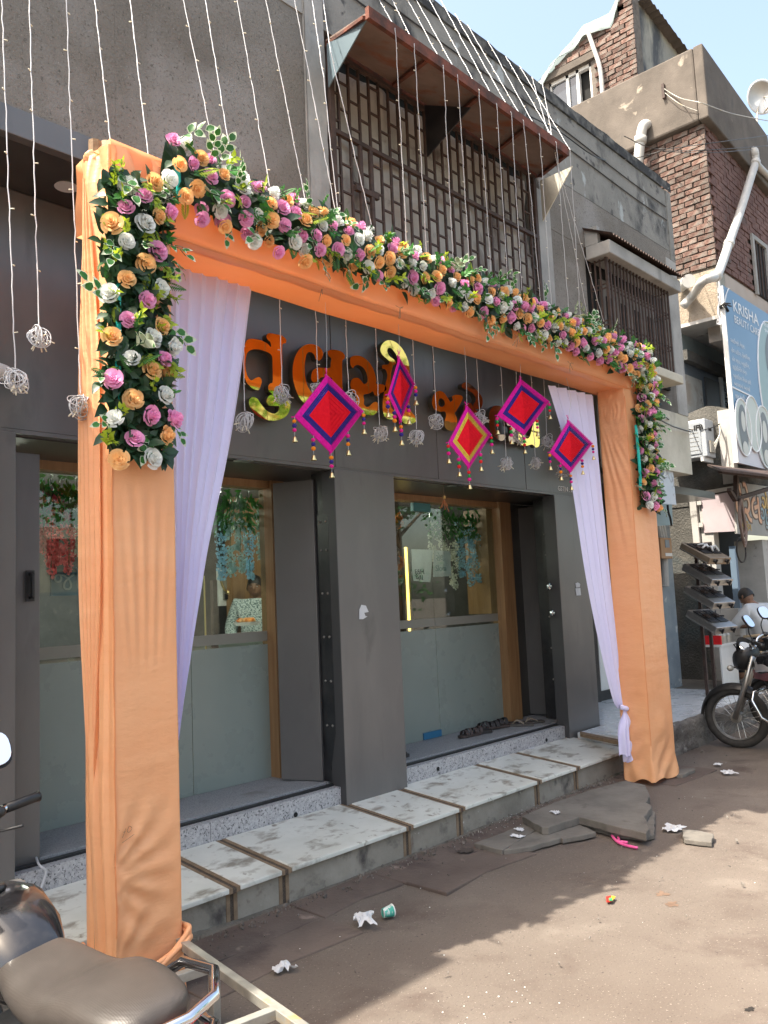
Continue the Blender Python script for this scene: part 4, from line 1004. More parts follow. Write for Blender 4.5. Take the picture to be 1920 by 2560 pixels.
kite('largest yarn kite with a wide red centre, hanging nearest the left end of the beam', [(816.6,937.5),(914.5,1026.5),(827.7,1133.5),(729,1043.6)], ('pink','blue','red'), .02, ('pink','blue','orange'), (790, 760))
kite('narrow sideways turned yarn kite with blue band, second from the left end', [(997.4,889),(1053,955.6),(1002,1057.5),(953,991)], ('pink','blue','red'), .05, ('blue','pink','orange'), (990, 810))
kite('yarn kite with the yellow middle band', [(1167,1014),(1233.6,1085),(1172,1172),(1114,1107.5)], ('pink','yellow','red'), .02, ('pink','green','red'), (1165, 860))
kite('yarn kite with blue band hanging highest, just right of the yellow banded kite', [(1301,948),(1367,1005),(1310,1088),(1248,1037)], ('pink','blue','red'), -.02, ('red','green','pink'), (1298, 905))
kite('yarn kite hanging lowest in front of the narrow right curtain', [(1421,1050),(1487,1107.5),(1426.5,1182),(1368,1131.6)], ('pink','blue','red'), .02, ('pink','blue','orange'), (1420, 950))

# ------------------------------------------------------------------ fairy light strings
bulb_me = MB().tube([(0, 0, 0), (.012, 0, .0), (.019, 0, .0)], .0032, 5, True, [.0018, .003, .0036]).mesh('bulb', M['bulb'], True)
def coil_mesh(seed):
    r = random.Random(seed); b = MB()
    for k in range(15):
        ax = Vector((r.gauss(0, 1), r.gauss(0, 1), r.gauss(0, .5))).normalized(); a = ax.orthogonal().normalized(); c = ax.cross(a)
        ra, rb = r.uniform(.028, .05), r.uniform(.026, .055); o = Vector((r.gauss(0, .006), r.gauss(0, .006), -.05+r.gauss(0, .008)))
        b.tube([o + a*ra*math.cos(t*2*math.pi/14) + c*rb*math.sin(t*2*math.pi/14) for t in range(15)], .0024, 4, False)
    b.mi = 1
    for k in range(9):
        d = Vector((r.gauss(0, 1), r.gauss(0, .6), -abs(r.gauss(.5, .6)))).normalized(); p = Vector((0, 0, -.055))+d*.035; b.tube([p, p+d*.028, p+d*.034], .003, 5)
    return b.mesh('wire_coil', [M['wire_white'], M['bulb']], True)
COIL = [coil_mesh(i) for i in range(4)]
def light_string(label, pts, coil=False, step=.23, group='fairy light strings hanging down the front', seed=0):
    r = random.Random(seed+91); pts = [Vector(p) for p in pts]
    t = thing('fairy_light_string', label, 'light string', pts[0], group)
    fine = []
    for i in range(len(pts)-1):
        n = max(2, int((pts[i+1]-pts[i]).length/.05))
        for k in range(n):
            p = pts[i].lerp(pts[i+1], k/n); fine.append(p + Vector((r.gauss(0, .0013), r.gauss(0, .0013), 0)))
    fine.append(pts[-1])
    b = MB(); b.tube(fine, .0025, 5); b.build('wire', M['wire_white'], t)
    acc = r.uniform(.02, step)
    for i in range(len(fine)-1):
        L = (fine[i+1]-fine[i]).length; acc -= L
        if acc < 0:
            acc = step*r.uniform(.8, 1.2); an = r.choice((.2, 3.0, .5, 2.8, -2.5, -.5)); inst(bulb_me, 'bulb', t, fine[i], (0, r.uniform(-.3, .3), an), .95)
    if coil: inst(COIL[seed % 4], 'wire_coil', t, pts[-1], (0, 0, r.uniform(0, 6)), r.uniform(.85, 1.1))
def Dp(x, y, Y): return PY(x*D, y*D, Y)
def up(p, z, Y): return Vector((p.x, Y, z))
ORD = ['first', 'second', 'third', 'fourth', 'fifth', 'sixth', 'seventh', 'eighth', 'ninth', 'tenth', 'eleventh', 'twelfth', 'thirteenth', 'fourteenth']
YST = 3.28
left = [((6, 60), (33, 795), True, 'bunched end beside the white security camera'), ((66, 100), (84, 703), True, 'longest bunched end against the purple panel'), ((147, 100), (174, 850), True, 'bunched end tucked beside the left column'),
        ((213, 80), (238, 300), False, 'ending at the cloth top of the left column'), ((288, 60), (320, 336), False, 'ending between column top and beam garland'), ((408, 60), (467, 348), False, 'meeting the first peach roses of the beam garland'),
        ((453, 60), (504, 372), False, 'beside the pair of light strings above the beam garland'), ((523, 60), (582, 402), False, 'in front of the middle of the bare plaster wall'), ((586, 60), (662, 446), False, 'last one before the light cement column'),
        ((648, 60), (733, 500), False, 'crossing the light cement column')]
for i, (a, c, coil, w_) in enumerate(left):
    Yt = 3.45; pb = Dp(*c, YST if not coil else 3.30); pa = Dp(*a, 3.45)
    zt_ = 5.55; d = pa-pb; pa2 = pb + d*((zt_-pb.z)/d.z)
    light_string('%s light string from the left, %s' % (ORD[i], w_), [pa2, pb], coil, seed=i)
z2D = lambda x, y: (x*.5937+674, y*.5937)
canopy = [((0, 0), (42, 280), (97, 800), 'over the left end of the barred window'), ((40, 0), (68, 190), (225, 860), 'slanting across the blue end plate of the rusty canopy'),
          ((245, 0), (303, 103), (345, 900), ''), ((292, 0), (372, 160), (418, 940), ''), ((348, 0), (478, 240), (515, 985), ''), ((380, 0), (530, 272), (575, 1010), ''), ((428, 0), (607, 330), (655, 1045), ''), ((468, 0), (672, 380), (715, 1075), ''),
          ((520, 50), (725, 410), (765, 1085), ''), ((565, 90), (770, 440), (832, 1100), ''), ((640, 150), (828, 490), (872, 1120), ''), ((705, 205), (888, 520), (935, 1150), ''), ((755, 240), (938, 545), (977, 1160), '')]
for i, (a, m_, c, w_) in enumerate(canopy):
    pm = Dp(*z2D(*m_), 3.04); pb = Dp(*z2D(*c), YST)
    pa = PY(*[q*D for q in z2D(*a)], YU-.03); 
    if i < 2: pm = Dp(*z2D(*m_), 3.25 + .0)
    d = pa-pm
    if pa.z < 6.1: pa = pm + d*((6.15-pm.z)/d.z)
    nth = ORD[i-2] if i >= 2 else ''
    light_string(('light string bent over the canopy edge, %s from the canopy\'s left end' % nth) if i >= 2 else 'string ' + w_, [pa, pm, pb], seed=20+i)
for i, (a, c, w_) in enumerate((((838, 300), (1005, 1162), 'just right of the canopy, crossing the grey pier'), ((800, 280), (1062, 1170), 'slanting widest to the right towards the awning window'))):
    light_string('fairy light string ' + w_, [PY(*[q*D for q in z2D(*a)], YU-.02), Dp(*z2D(885+20*i, 560+60*i), 3.1) if i == 0 else Dp(*z2D(905, 640), 3.12), Dp(*z2D(*c), YST)], seed=40+i)
low = [((700,770), (705,962), 'over the lower curl of the first gold letter'), ((606,730), (612,1028), 'beside the edge of the wide lilac curtain'), ((789,770), (795,955), 'just behind the largest kite'), ((863,790), (872,978), 'behind the right corner of the largest kite'),
       ((939,815), (949,1064), 'just left of the narrow turned kite'), ((1032,840), (1041,1073), 'just right of the narrow turned kite'), ((1083,860), (1090,1032), 'over the gap before the second word'), ((1191,890), (1199,1028), 'above the right corner of the yellow banded kite'),
       ((1252,905), (1265,1142), 'between the yellow banded kite and the highest kite, bunch lowest there'), ((1291,915), (1297,1075), 'mostly hidden behind the highest kite'), ((1328,925), (1338,1142), 'below the highest kite on its right'), ((1359,935), (1367,1088), 'between the highest kite and the right curtain'), ((1398,950), (1406,1160), 'behind the lowest kite')]
for i, (a, c, w_) in enumerate(low):
    pb = PY(*c, 3.50); pa = Vector((PY(*a, 3.50).x, 3.50, 3.62))
    light_string('bunched light string ' + w_, [pa, pb], True, .19, 'bunched light strings hanging under the beam', seed=60+i)

# ------------------------------------------------------------------ small things on the shop front
cc = thing('security_camera', 'white bullet security camera on a black bracket at the left edge', 'security camera', PY(10, 930, 3.95))
b = MB(); q0, q1 = PY(-30, 918, 3.92), PY(24, 938, 3.98); d = (q1-q0).normalized(); b.lathe([(.036, 0), (.04, .01), (.04, .16), (.034, .165)], q0-d*.05, d, 16); b.build('body', M['white'], cc)
b = MB(); b.lathe([(.03, 0), (.03, .06), (.02, .09)], q1+d*.005, d, 12); b.bar(q1+d*.05, q1+d*.05+Vector((0, .12, .0)), .03); b.build('bracket', M['black_plastic'], cc)
lm = thing('lemon_chilli_charm', 'dried good luck charm hanging on a thread under the sign panel', 'charm', PY(1108, 1210, 4.2))
q = PY(1108, 1213, 4.2); b = MB(); b.tube([q+Vector((0, 0, .02)), q+Vector((.004, 0, -.12))], .0016, 4); b.build('thread', M['strip'], lm)
b = MB(); b.ball(q+Vector((.006, 0, -.10)), .014, .014, .016); b.build('dried_lemon', mat('dried_lemon', (.42,.26,.08), rough=.8), lm)
for i in range(5):
    b = MB(); a = i*1.4; b.tube([q+Vector((0, 0, -.12)), q+Vector((.03*math.cos(a), .02*math.sin(a), -.15-.01*i)), q+Vector((.045*math.cos(a), .03*math.sin(a), -.17-.012*i))], .004, 5); b.build('chilli', mat('dry_chilli', (.30,.10,.03), rough=.6) if i == 0 else bpy.data.materials['dry_chilli'], lm)
wc = MB(); wc.tube(catmull([PZ(88, 2095, .37)+Vector((0, 0, .04)), PZ(88, 2130, .37), PZ(95, 2165, .37)+Vector((0,-.01,.01)), PZ(115, 2180, .34), PZ(100, 2230, .25), PZ(97, 2265, .22)], 6), .006, 6)
tag(wc.build('white_cable', M['wire_white'], smooth=True), 'loose white cable trailing over the granite sill at the left', 'cable')

# shoes on the sill
def sandal(t, p, yaw, m_sole, m_strap, L=.25, kind='slide', tilt=0):
    A = Matrix.Translation(p) @ Matrix.Rotation(yaw, 4, 'Z') @ Matrix.Rotation(tilt, 4, 'Y')
    prof = [(0, .028), (.03, .038), (.10, .036), (.16, .042), (.21, .044), (.24, .034), (.25, .012)]
    prof = [(0, .014)] + prof[0:]
    out = [(x*L/.25, w) for x, w in prof] + [(x*L/.25, -w) for x, w in prof[::-1]]
    b = MB(); b.prism([A @ Vector((x, y, 0)) for x, y in out], A.to_3x3() @ Vector((0, 0, .022))); b.build('sole', m_sole, t, bevel=.004)
    b = MB()
    if kind == 'slide':
        for x0, x1, h in ((.12, .155, .052), (.165, .205, .045)):
            def fn(u, v):
                an = math.pi*u; return A @ Vector((x0+(x1-x0)*v, .044*math.cos(an), .02+h*math.sin(an)))
            b.grid(fn, 12, 2)
        st_ = b.build('strap', m_strap, t, smooth=True)
    elif kind == 'flip':
        for s in (1, -1): b.tube([A @ Vector((.20, 0, .022)), A @ Vector((.15, s*.022, .055)), A @ Vector((.09, s*.038, .024))], .005, 6)
        st_ = b.build('strap', m_strap, t)
    else:
        b.loft([(A @ Vector((x, 0, z)), A.to_3x3() @ Vector((0, 1, 0)), A.to_3x3() @ Vector((0, 0, 1)), w, h) for x, z, w, h in ((.02, .035, .028, .02), (.10, .045, .036, .03), (.17, .042, .042, .028), (.23, .033, .034, .018), (.252, .027, .014, .008))], 14)
        st_ = b.build('upper', m_strap, t, smooth=True)
brn = mat('brown_rubber', (.035,.024,.022), (.06,.043,.038), rough=.6, scale=20); drk = mat('dark_rubber', (.018,.017,.018), (.034,.03,.03), rough=.6, scale=20); gry = mat('grey_rubber', (.05,.047,.043), (.09,.08,.07), rough=.7, scale=20); tan = mat('tan_strap', (.24,.20,.15), rough=.6)
def zoomS(x, y): return (1130+x*.1507, 1770+y*.1507)
ZS = .367
for lab, px, yaw, ms_, mt_, kd in (('dark brown slide sandal nearest the frosted door, front of the row', (300, 470), 3.05, brn, brn, 'slide'), ('dark brown slide sandal second in the row on the sill', (470, 430), 2.9, drk, brn, 'slide'),
        ('low black slide sandal third in the row on the sill', (580, 350), 2.9, drk, drk, 'slide'), ('brown slide sandal with a high open strap in the middle of the row', (760, 330), 2.7, brn, drk, 'slide'), ('black slide sandal tipped up behind the middle of the row', (900, 280), 2.7, drk, drk, 'slide'),
        ('grey flip flop with a pale strap nearest the kerb side of the row', (1140, 300), 2.2, gry, tan, 'flip'), ('grey flip flop with a pale strap beside the wood frame, last in the row', (1340, 255), 2.75, gry, tan, 'flip')):
    p = PZ(*zoomS(*px), ZS); t = thing('sandal', lab, 'sandal', p, 'sandals left on the granite sill')
    sandal(t, p - Vector((math.cos(yaw)*.12, math.sin(yaw)*.12, 0)), yaw, ms_, mt_, .25, kd)
p = PZ(1000, 1895, .367); t = thing('shoe', 'black leather shoe standing against the middle pilaster', 'shoe', p); sandal(t, p+Vector((-.17, .06, 0)), -.25, drk, mat('black_leather', (.012,.012,.013), rough=.3), .27, 'shoe')

# ------------------------------------------------------------------ road litter and broken slabs
z6 = lambda x, y: (1140+x*.4702, 1800+y*.4702)
def slab(label, poly, z0, th, m='slab', tilt=(0, 0)):
    c = None; P = [PZ(*z6(x, y), z0+th) for x, y in poly]; q = []
    for i in range(len(P)):
        a, b_ = P[i], P[(i+1) % len(P)]; n = max(1, int((b_-a).length/.05))
        for k in range(n):
            j = Vector((rnd.uniform(-.007, .007), rnd.uniform(-.007, .007), 0)) if k else Vector()
            q.append(a.lerp(b_, k/n)+j)
    cx = sum((p.x for p in q))/len(q); cy = sum((p.y for p in q))/len(q)
    q = [Vector((p.x, p.y, p.z + (p.x-cx)*tilt[0] + (p.y-cy)*tilt[1])) for p in q]
    b = MB(); b.prism([p-Vector((0, 0, th)) for p in q], (0, 0, th)); o = b.build('stone_slab', M[m], bevel=.005)
    return tag(o, label, 'stone slab', 'loose stone slabs beside the step')
slab('largest broken stone slab lying on top beside the step, notched front edge', [(350,512),(520,440),(700,378),(900,322),(1005,345),(1030,405),(1008,436),(1040,455),(1000,510),(1028,575),(1010,598),(840,560),(655,515),(490,570),(455,570)], .035, .05, tilt=(0, .01))
slab('thin stone slab showing under the edge of the largest broken slab', [(600,500),(655,545),(850,600),(990,622),(1055,608),(1058,485),(1035,478),(900,470)], .002, .03)
slab('cracked pale slab nearest the drain hole with torn paper on it', [(95,655),(230,605),(360,547),(440,575),(330,640),(245,690)], .004, .034)
slab('narrow stone slab between the cracked slab and the triangular slab', [(336,640),(446,578),(490,580),(560,625),(400,672),(252,692)], .004, .032)
slab('triangular stone slab in front of the largest slab', [(500,597),(650,550),(745,595),(640,618),(568,632)], .003, .032)
slab('small square loose stone beside the white paper sheet', [(1200,578),(1213,632),(1290,643),(1360,650),(1370,605),(1280,585)], .002, .03)
slab('small stone slab lying behind the right portal column', [(1165,262),(1265,253),(1272,262),(1205,290),(1170,290)], .002, .03)
def crumple(label, px, size, m=None, cat='paper scrap', h=.35, seed=0, name='paper_scrap', zz=.01):
    r = random.Random(seed); p = PZ(*px, zz); b = MB(); n = 7
    hs = [[r.uniform(0, 1) for _ in range(n+1)] for _ in range(n+1)]; an = r.uniform(0, 3)
    ed = [r.uniform(.55, 1.0) for _ in range(24)]
    def fn(u, v):
        x, y = (u-.5)*2, (v-.5)*1.5; a = math.atan2(y, x); k = ed[int((a+math.pi)/(2*math.pi)*23)]
        x *= k; y *= k; hh = hs[int(u*n)][int(v*n)]*h*size*(1-.5*(x*x+y*y)*.5)
        return (p.x+size*(x*math.cos(an)-y*math.sin(an)), p.y+size*(x*math.sin(an)+y*math.cos(an)), p.z+.004+max(hh, 0))
    b.grid(fn, n, n); return tag(b.build(name, m or M['paper']), label, cat, 'litter on the ground' if cat == 'paper scrap' else None)
for i, (lab, px, s, h, z) in enumerate((('crumpled white paper on the road beside the green paper cup', (912, 2306), .075, .5, .02), ('small white paper scrap on the road near the tube stand', (710, 2424), .055, .5, .01), ('white scrap on top of the largest broken slab', z6(530, 497), .05, .25, .088),
        ('upper white scrap on the cracked slab', z6(340, 588), .04, .3, .04), ('lower white scrap on the cracked slab', z6(322, 624), .05, .25, .04), ('tiny white scrap at the edge of the triangular slab', z6(662, 614), .02, .4, .02),
        ('flat white paper sheet beside the small square stone', z6(1155, 578), .10, .12, .006), ('white scrap against the granite blocks on the marble step', (1349, 1855), .05, .4, .243), ('flat strip of white paper on the marble step', (1325, 1872), .07, .1, .238),
        ('twisted white ribbon of paper on the road behind the right column', (1822, 1933), .09, .2, .004), ('thin white paper shred on the road near the motorcycle wheel', (1795, 1912), .05, .2, .004))):
    crumple(lab, px, s, None, h=h, seed=i+3, zz=z)
cu = thing('paper_cup', 'crushed green and white paper cup lying on the road', 'paper cup', PZ(964, 2284))
p = PZ(964, 2284, .02); cm = mat('green_cup', (.05,.36,.28), (.55,.62,.58), scale=40, stretch=(1,1,.05), lo=.5, hi=.52, rough=.6)
b = MB(); b.lathe([(.022, 0), (.030, .055), (.029, .055), (.021, .004)], p+Vector((-.02, 0, .008)), (.8, -.3, .05), 14); b.build('cup_wall', cm, cu)
b = MB(); b.lathe([(.031, .052), (.032, .055), (.031, .058)], p+Vector((-.02, 0, .008)), (.8, -.3, .05), 14); b.build('rim', M['white'], cu)
b = MB(); q = [PZ(*z6(x, y), .008) for x, y in ((965,680),(910,668),(862,650),(828,612),(832,597),(855,604),(866,636),(862,648),(885,648),(912,652))]; b.tube(catmull(q, 5), .009, 6)
tag(b.build('pink_string', mat('pink_plastic', (.85,.12,.35), rough=.4), smooth=True), 'looped bright pink plastic cord on the road', 'cord')
wr = thing('snack_wrapper', 'small red and yellow foil wrapper on the shaded road', 'wrapper', PZ(1527, 2248))
for i, (poly, m_) in enumerate(((((1515,2243),(1528,2241),(1529,2255),(1516,2256)), (.62,.03,.02)), (((1528.5,2241),(1539,2243),(1530,2254)), (.75,.52,.03)), (((1522,2247),(1530,2246),(1531,2252),(1523,2253)), (.05,.35,.15)))):
    b = MB(); b.prism([PZ(x, y, .004+.004*i) for x, y in poly], (0, 0, .004)); b.build(('foil', 'foil_corner', 'printed_patch')[i], mat('wrapper_foil_%d' % i, m_, rough=.3), wr)
def gz(x, y): return .012*fbm(x*.7, y*.7) + .004*fbm(x*4, y*4, 3) - .006
def patch(name, px, ra, rb, m, label, cat, seed, z=.004):
    """thin irregular film lying on the road's own surface"""
    p = PZ(*px, 0); b = MB()
    def fn(u, v):
        a = u*2*math.pi; s = (.62+.55*fbm(math.cos(a)*1.7+seed, math.sin(a)*1.7, seed))*v; x, y = p.x+ra*s*math.cos(a), p.y+rb*s*math.sin(a)
        return (x, y, gz(x, y)+z*.5)
    b.grid(fn, 40, 5, True); o = b.build(name, m, smooth=True); o['kind'] = 'stuff'; return tag(o, label, cat)
wet = mat('damp_stain', (.12,.075,.05), (.17,.11,.075), scale=20, rough=.7)
patch('wet_stain', (1655, 2232), .06, .045, wet, 'reddish damp stain on the sunlit road, nearer the shade edge', 'stain', 3); patch('wet_stain', (1682, 2258), .06, .04, wet, 'reddish damp stain on the sunlit road, nearer the camera', 'stain', 5)
patch('dark_hole', (1165, 2132), .10, .07, M['dirt'], 'dark muddy hole in the footpath beside the cracked slab', 'hole', 7, .04)
patch('dung_spot', (1875, 2522), .03, .025, mat('black_smear', (.015,.012,.01), rough=.9), 'black smear on the sunlit road at the lower right', 'stain', 9)
b = MB()
for i in range(260):
    px = rnd.uniform(450, 1900); x = rnd.uniform(1.5, 8); y = rnd.choice((rnd.gauss(3.45, .12), rnd.uniform(1.6, 3.5))); s = rnd.uniform(.002, .006)*(1.6 if rnd.random() < .06 else 1)
    b.obox((x, y, .012), Vector((rnd.random(), rnd.random(), .2)).normalized(), (0, 1, 0), (0, 0, 1), s, s*.7, s*.6)
for i in range(420):
    x = rnd.uniform(2.0, 6.4); y = 3.50+rnd.gauss(0, .035); s = rnd.uniform(.002, .008)*(2.0 if rnd.random() < .05 else 1)
    b.obox((x, y, .012+s*.3), Vector((rnd.random(), rnd.random(), .3)).normalized(), (0, 1, 0), (0, 0, 1), s, s*.7, s*.6)
tag(b.build('road_grit', M['kerb']), 'scattered grit and chips along the footpath', 'grit', kind='stuff')
b = MB()
for i in range(140):
    x, y = rnd.choice(((4.9+rnd.gauss(0, .25), 3.5+rnd.gauss(0, .07)), (2.7+rnd.gauss(0, .25), 2.05+rnd.gauss(0, .08)), (rnd.uniform(2, 8), rnd.uniform(1.5, 3.5)))); s = rnd.uniform(.0008, .003)
    b.obox((x, y, .011), (1, 0, 0), (0, 1, 0), (0, 0, 1), s, s*.8, s*.4)
tag(b.build('lime_specks', M['white']), 'white lime specks on the road and kerb', 'specks', kind='stuff')

# ------------------------------------------------------------------ inside the shop
for i_, (lx, ly) in enumerate(((3.6, 6.2), (5.6, 6.0), (2.4, 5.8))):
    ld = bpy.data.lights.new('shop_lamp', 'POINT'); ld.energy = (13, 11, 8)[i_]; ld.color = (1.0, .93, .82); ld.shadow_soft_size = .25
    lo_ = bpy.data.objects.new('shop_lamp', ld); COL.objects.link(lo_); lo_.location = (lx, ly, 2.5)
lampm = mat('lamp_glow', (1, 1, 1), emit=((1.0, .95, .85), 5.0)); goldglow = mat('gold_light_strip', (1, .7, .2), emit=((1.0, .62, .12), 2.0))
cl = thing('ceiling_light', 'round frosted ceiling light fitting with nested rings inside the shop', 'ceiling light', (3.9, 6.2, 2.8))
for r0 in (.50, .36, .22):
    b = MB(); b.tube([(3.95+r0*math.cos(t*math.pi/16), 6.3+r0*math.sin(t*math.pi/16), 2.60) for t in range(33)], .016, 6, False); b.build('light_ring', lampm, cl)
b = MB(); b.lathe([(.56, 0), (.56, .12), (.5, .12)], (3.95, 6.3, 2.66), n=28); b.build('light_housing', M['white'], cl)
for i, (px, py) in enumerate(((604, 1323), (629, 1315), (655, 1304), (1104, 1275), (1003, 1258))):
    p = PZ(px, py, 2.78); b = MB(); b.lathe([(.085, 0), (.085, .012)], (p.x, min(p.y, 8), 2.785), n=18)
    tag(b.build('ceiling_spotlight', lampm), ('lit ceiling spot behind the left pane, %s' % ('nearest the curtain', 'in the middle of three', 'nearest the wood frame')[i]) if i < 3 else ('lit ceiling spot behind the flower strands of the right pane', 'lit ceiling spot beside the gold light strip')[i-3], 'spotlight')
gp = thing('gold_light_post', 'gold strip light on an orange brown post inside the right pane', 'strip light', PY(1016, 1450, 5.4))
p0, p1 = PY(1013, 1368, 5.4), PY(1023, 1556, 5.4); b = MB(); b.box(p1.x-.008, p1.x+.008, 5.39, 5.41, .9, p0.z); b.build('light_strip', goldglow, gp)
b = MB(); b.tube([(p1.x+.06, 5.45, .3), (p1.x+.06, 5.45, p0.z)], .035, 12); b.build('post', M['brass'], gp)
b = MB(); b.lathe([(.15, 0), (.15, 1.9)], (PY(985, 1450, 5.5).x-.06, 5.6, .2), n=24); tag(b.build('round_column', mat('mauve_column', (.12,.095,.11), rough=.35)), 'smooth mauve round column inside beside the rose column', 'column')
# orange boards behind
ob = bx('orange_board', mat('orange_laminate', (.35,.10,.022), (.42,.13,.03), rough=.4, scale=3), 5.72, 6.05, 6.0, 6.05, .2, 2.5); ob.parent = None; tag(ob, 'orange laminate board behind the gold strip light', 'board')
# counter with marble corner
ct = thing('shop_counter', 'pale counter with marble end behind the frosted glass', 'counter', (4, 5.8, .2)); bx('counter_body', M['marble'], 3.1, 5.2, 5.9, 6.3, .2, 1.30, ct); bx('counter_top', M['white'], 3.05, 5.25, 5.85, 6.35, 1.302, 1.33, ct)
bx('end_block', M['marble'], 3.02, 3.42, 5.2, 5.3, .2, 1.52, ct)
# framed necklace
fr = thing('necklace_frame', 'framed necklace display hanging on the wall behind the counter', 'display frame', PY(590, 1500, 7.5))
A_, B_ = PY(548, 1515, 7.5), PY(612, 1420, 7.5)
bx('frame_border', M['white'], A_.x, B_.x, 7.5, 7.54, A_.z, B_.z, fr); bx('frame_back', mat('display_velvet', (.26,.24,.19), rough=.8), A_.x+.05, B_.x-.04, 7.485, 7.498, A_.z+.06, B_.z-.05, fr); bx('frame_base', M['seam'], A_.x+.06, B_.x-.05, 7.47, 7.484, A_.z+.07, A_.z+.13, fr)
q = PY(570, 1470, 7.46); b = MB(); b.tube([q+Vector((.10*math.cos(math.pi+math.pi*i/14), 0, .16+.20*math.sin(math.pi+math.pi*i/14))) for i in range(15)], .012, 6); b.ball(q+Vector((0, 0, -.05)), .025); b.build('necklace', M['brass'], fr)
# jewellery rods at the curtain edge
rk = thing('brass_rod_stand', 'cluster of thin brass rods standing inside beside the curtain', 'display stand', PY(525, 1480, 5.3))
for i in range(5):
    p = PY(513+4*i, 1470, 5.3); b = MB(); b.tube([(p.x, 5.3+.02*i, .3), (p.x-.01, 5.3+.02*i, 1.75+.04*(i % 3))], .006, 6); b.build('rod', M['brass'], rk)
b = MB(); q = PY(538, 1470, 5.5); b.box(q.x-.02, q.x+.02, 5.5, 5.54, .2, 1.8); b.build('upright', M['rust_dark'], rk)
# flower strands
fl = {'blue': mat('blue_silk', (.22,.44,.62), (.36,.56,.66), rough=.7, scale=20, trans=.3, rand=.2), 'white': mat('cream_silk', (.62,.62,.52), (.72,.72,.64), rough=.7, scale=20, trans=.3, rand=.1), 'pink': mat('coral_silk', (.72,.13,.14), (.80,.28,.27), rough=.7, scale=20, trans=.3, rand=.2), 'teal': mat('teal_silk', (.30,.46,.46), (.42,.56,.55), rough=.7, scale=20, trans=.3, rand=.1)}
def strand_mesh(c, L, w_, seed):
    r = random.Random(seed); b = MB()
    n = int(L*120)
    for i in range(n):
        t = r.random()**.9; a = r.uniform(0, 6.3); rad = w_*(1-.55*t)*r.uniform(.4, 1)*(1 if t > .06 else .5)
        p = Vector((rad*math.cos(a), rad*.7*math.sin(a), -t*L)); s = r.uniform(.016, .028)
        d = Vector((math.cos(a), math.sin(a), r.uniform(-.7, .3))).normalized(); q = qdir(d, r.uniform(0, 6)).to_matrix()
        for k in range(3):
            an = k*2.1; v = [Vector((0, 0, 0)), Vector((math.cos(an-.6), math.sin(an-.6), .25))*s, Vector((math.cos(an)*1.3, math.sin(an)*1.3, .1))*s, Vector((math.cos(an+.6), math.sin(an+.6), .25))*s]
            b.face([p+q@x for x in v])
    return b.mesh('blossoms', fl[c], False)
leafy = MB(); rr = random.Random(5)
for i in range(46):
    d = Vector((rr.gauss(0, .6), rr.gauss(0, .4), -rr.random())).normalized(); p = Vector((rr.gauss(0, .05), rr.gauss(0, .04), -rr.random()*.32)); add_leaf(leafy, Matrix.Translation(p) @ qleaf(d, (0, -1, .3), rr.uniform(-.6, .6)).to_matrix().to_4x4(), .085, .032, .3, n=3)
LEAFY = leafy.mesh('leaves', M['leaf_mid'], True)
def strand(label, px, top, bot, c, Y, w_, seed, group, leaves=True):
    a, e = PY(px, top, Y), PY(px+(bot-top)*.02, bot, Y); L = a.z-e.z
    t = thing('flower_strand', label, 'artificial flowers', (a.x, Y, 2.44), group)
    b = MB(); b.tube([(a.x, Y, 2.44), (a.x, Y, a.z-L*.9)], .003, 4); b.build('strand_stem', M['stem'], t)
    inst(strand_mesh(c, L, w_, seed), 'blossoms', t, a)
    if leaves: inst(LEAFY, 'leaves', t, (a.x, Y, 2.44), (0, 0, seed), (.75, .75, .85))
for i, (px, top, bot, c, lab) in enumerate(((552, 1300, 1452, 'blue', 'blue flower strand nearest the curtain edge'), (575, 1290, 1438, 'teal', 'pale teal flower strand second from the curtain'), (600, 1300, 1430, 'teal', 'short pale teal flower strand in the middle of the left pane'), (622, 1320, 1455, 'blue', 'long thin blue flower strand above the man'), (650, 1275, 1395, 'teal', 'pale flower strand beside the wood frame'))):
    strand(lab, px, top, bot, c, 4.92, .055, i, 'flower strands inside the left pane')
for i, (px, top, bot, c, lab) in enumerate(((1078, 1300, 1400, 'white', 'leftmost cream flower strand'), (1103, 1290, 1405, 'white', 'cream flower strand above the newspaper'), (1128, 1310, 1470, 'white', 'longest cream flower strand'), (1146, 1300, 1440, 'blue', 'dark blue flower strand next to the cream ones'), (1170, 1310, 1462, 'blue', 'widest blue flower strand'), (1190, 1330, 1455, 'blue', 'blue flower strand in the right half'), (1215, 1310, 1450, 'blue', 'blue flower strand beside the wood frame'))):
    strand(lab+', right pane', px, top, bot, c, 4.95, .085, 20+i, 'flower strands inside the right pane')
for i, (px, top, bot, c, lab) in enumerate(((108, 1235, 1400, 'pink', 'coral flower strand nearest the pilaster'), (128, 1230, 1440, 'pink', 'longest coral flower strand'), (148, 1225, 1405, 'pink', 'coral flower strand in the middle of the left window'), (172, 1280, 1430, 'pink', 'short coral flower strand'), (192, 1225, 1385, 'white', 'pale flower strand touching the portal column'))):
    strand(lab+', far left glass', px, top, bot, c, 4.92, .05, 40+i, 'flower strands behind the far left glass')
# column of mixed roses inside
rcn = thing('rose_column', 'column of grey and orange silk roses inside the right pane', 'flower column', PY(975, 1350, 5.3))
gm = mat('grey_silk', (.30,.28,.33), (.40,.38,.42), rough=.8, scale=20); om = mat('orange_silk', (.75,.24,.05), rough=.8)
GR, OR = rose_mesh('rose', gm, 31), rose_mesh('rose', om, 32)
for i in range(34):
    p = PY(rnd.uniform(962, 1000), rnd.uniform(1278, 1450), 5.3); inst(OR if p.x > PY(986, 1350, 5.3).x and rnd.random() < .8 else GR, 'rose', rcn, p, q=qdir((rnd.gauss(0, .2), -1, rnd.gauss(0, .2)), rnd.random()*6), scl=.055)
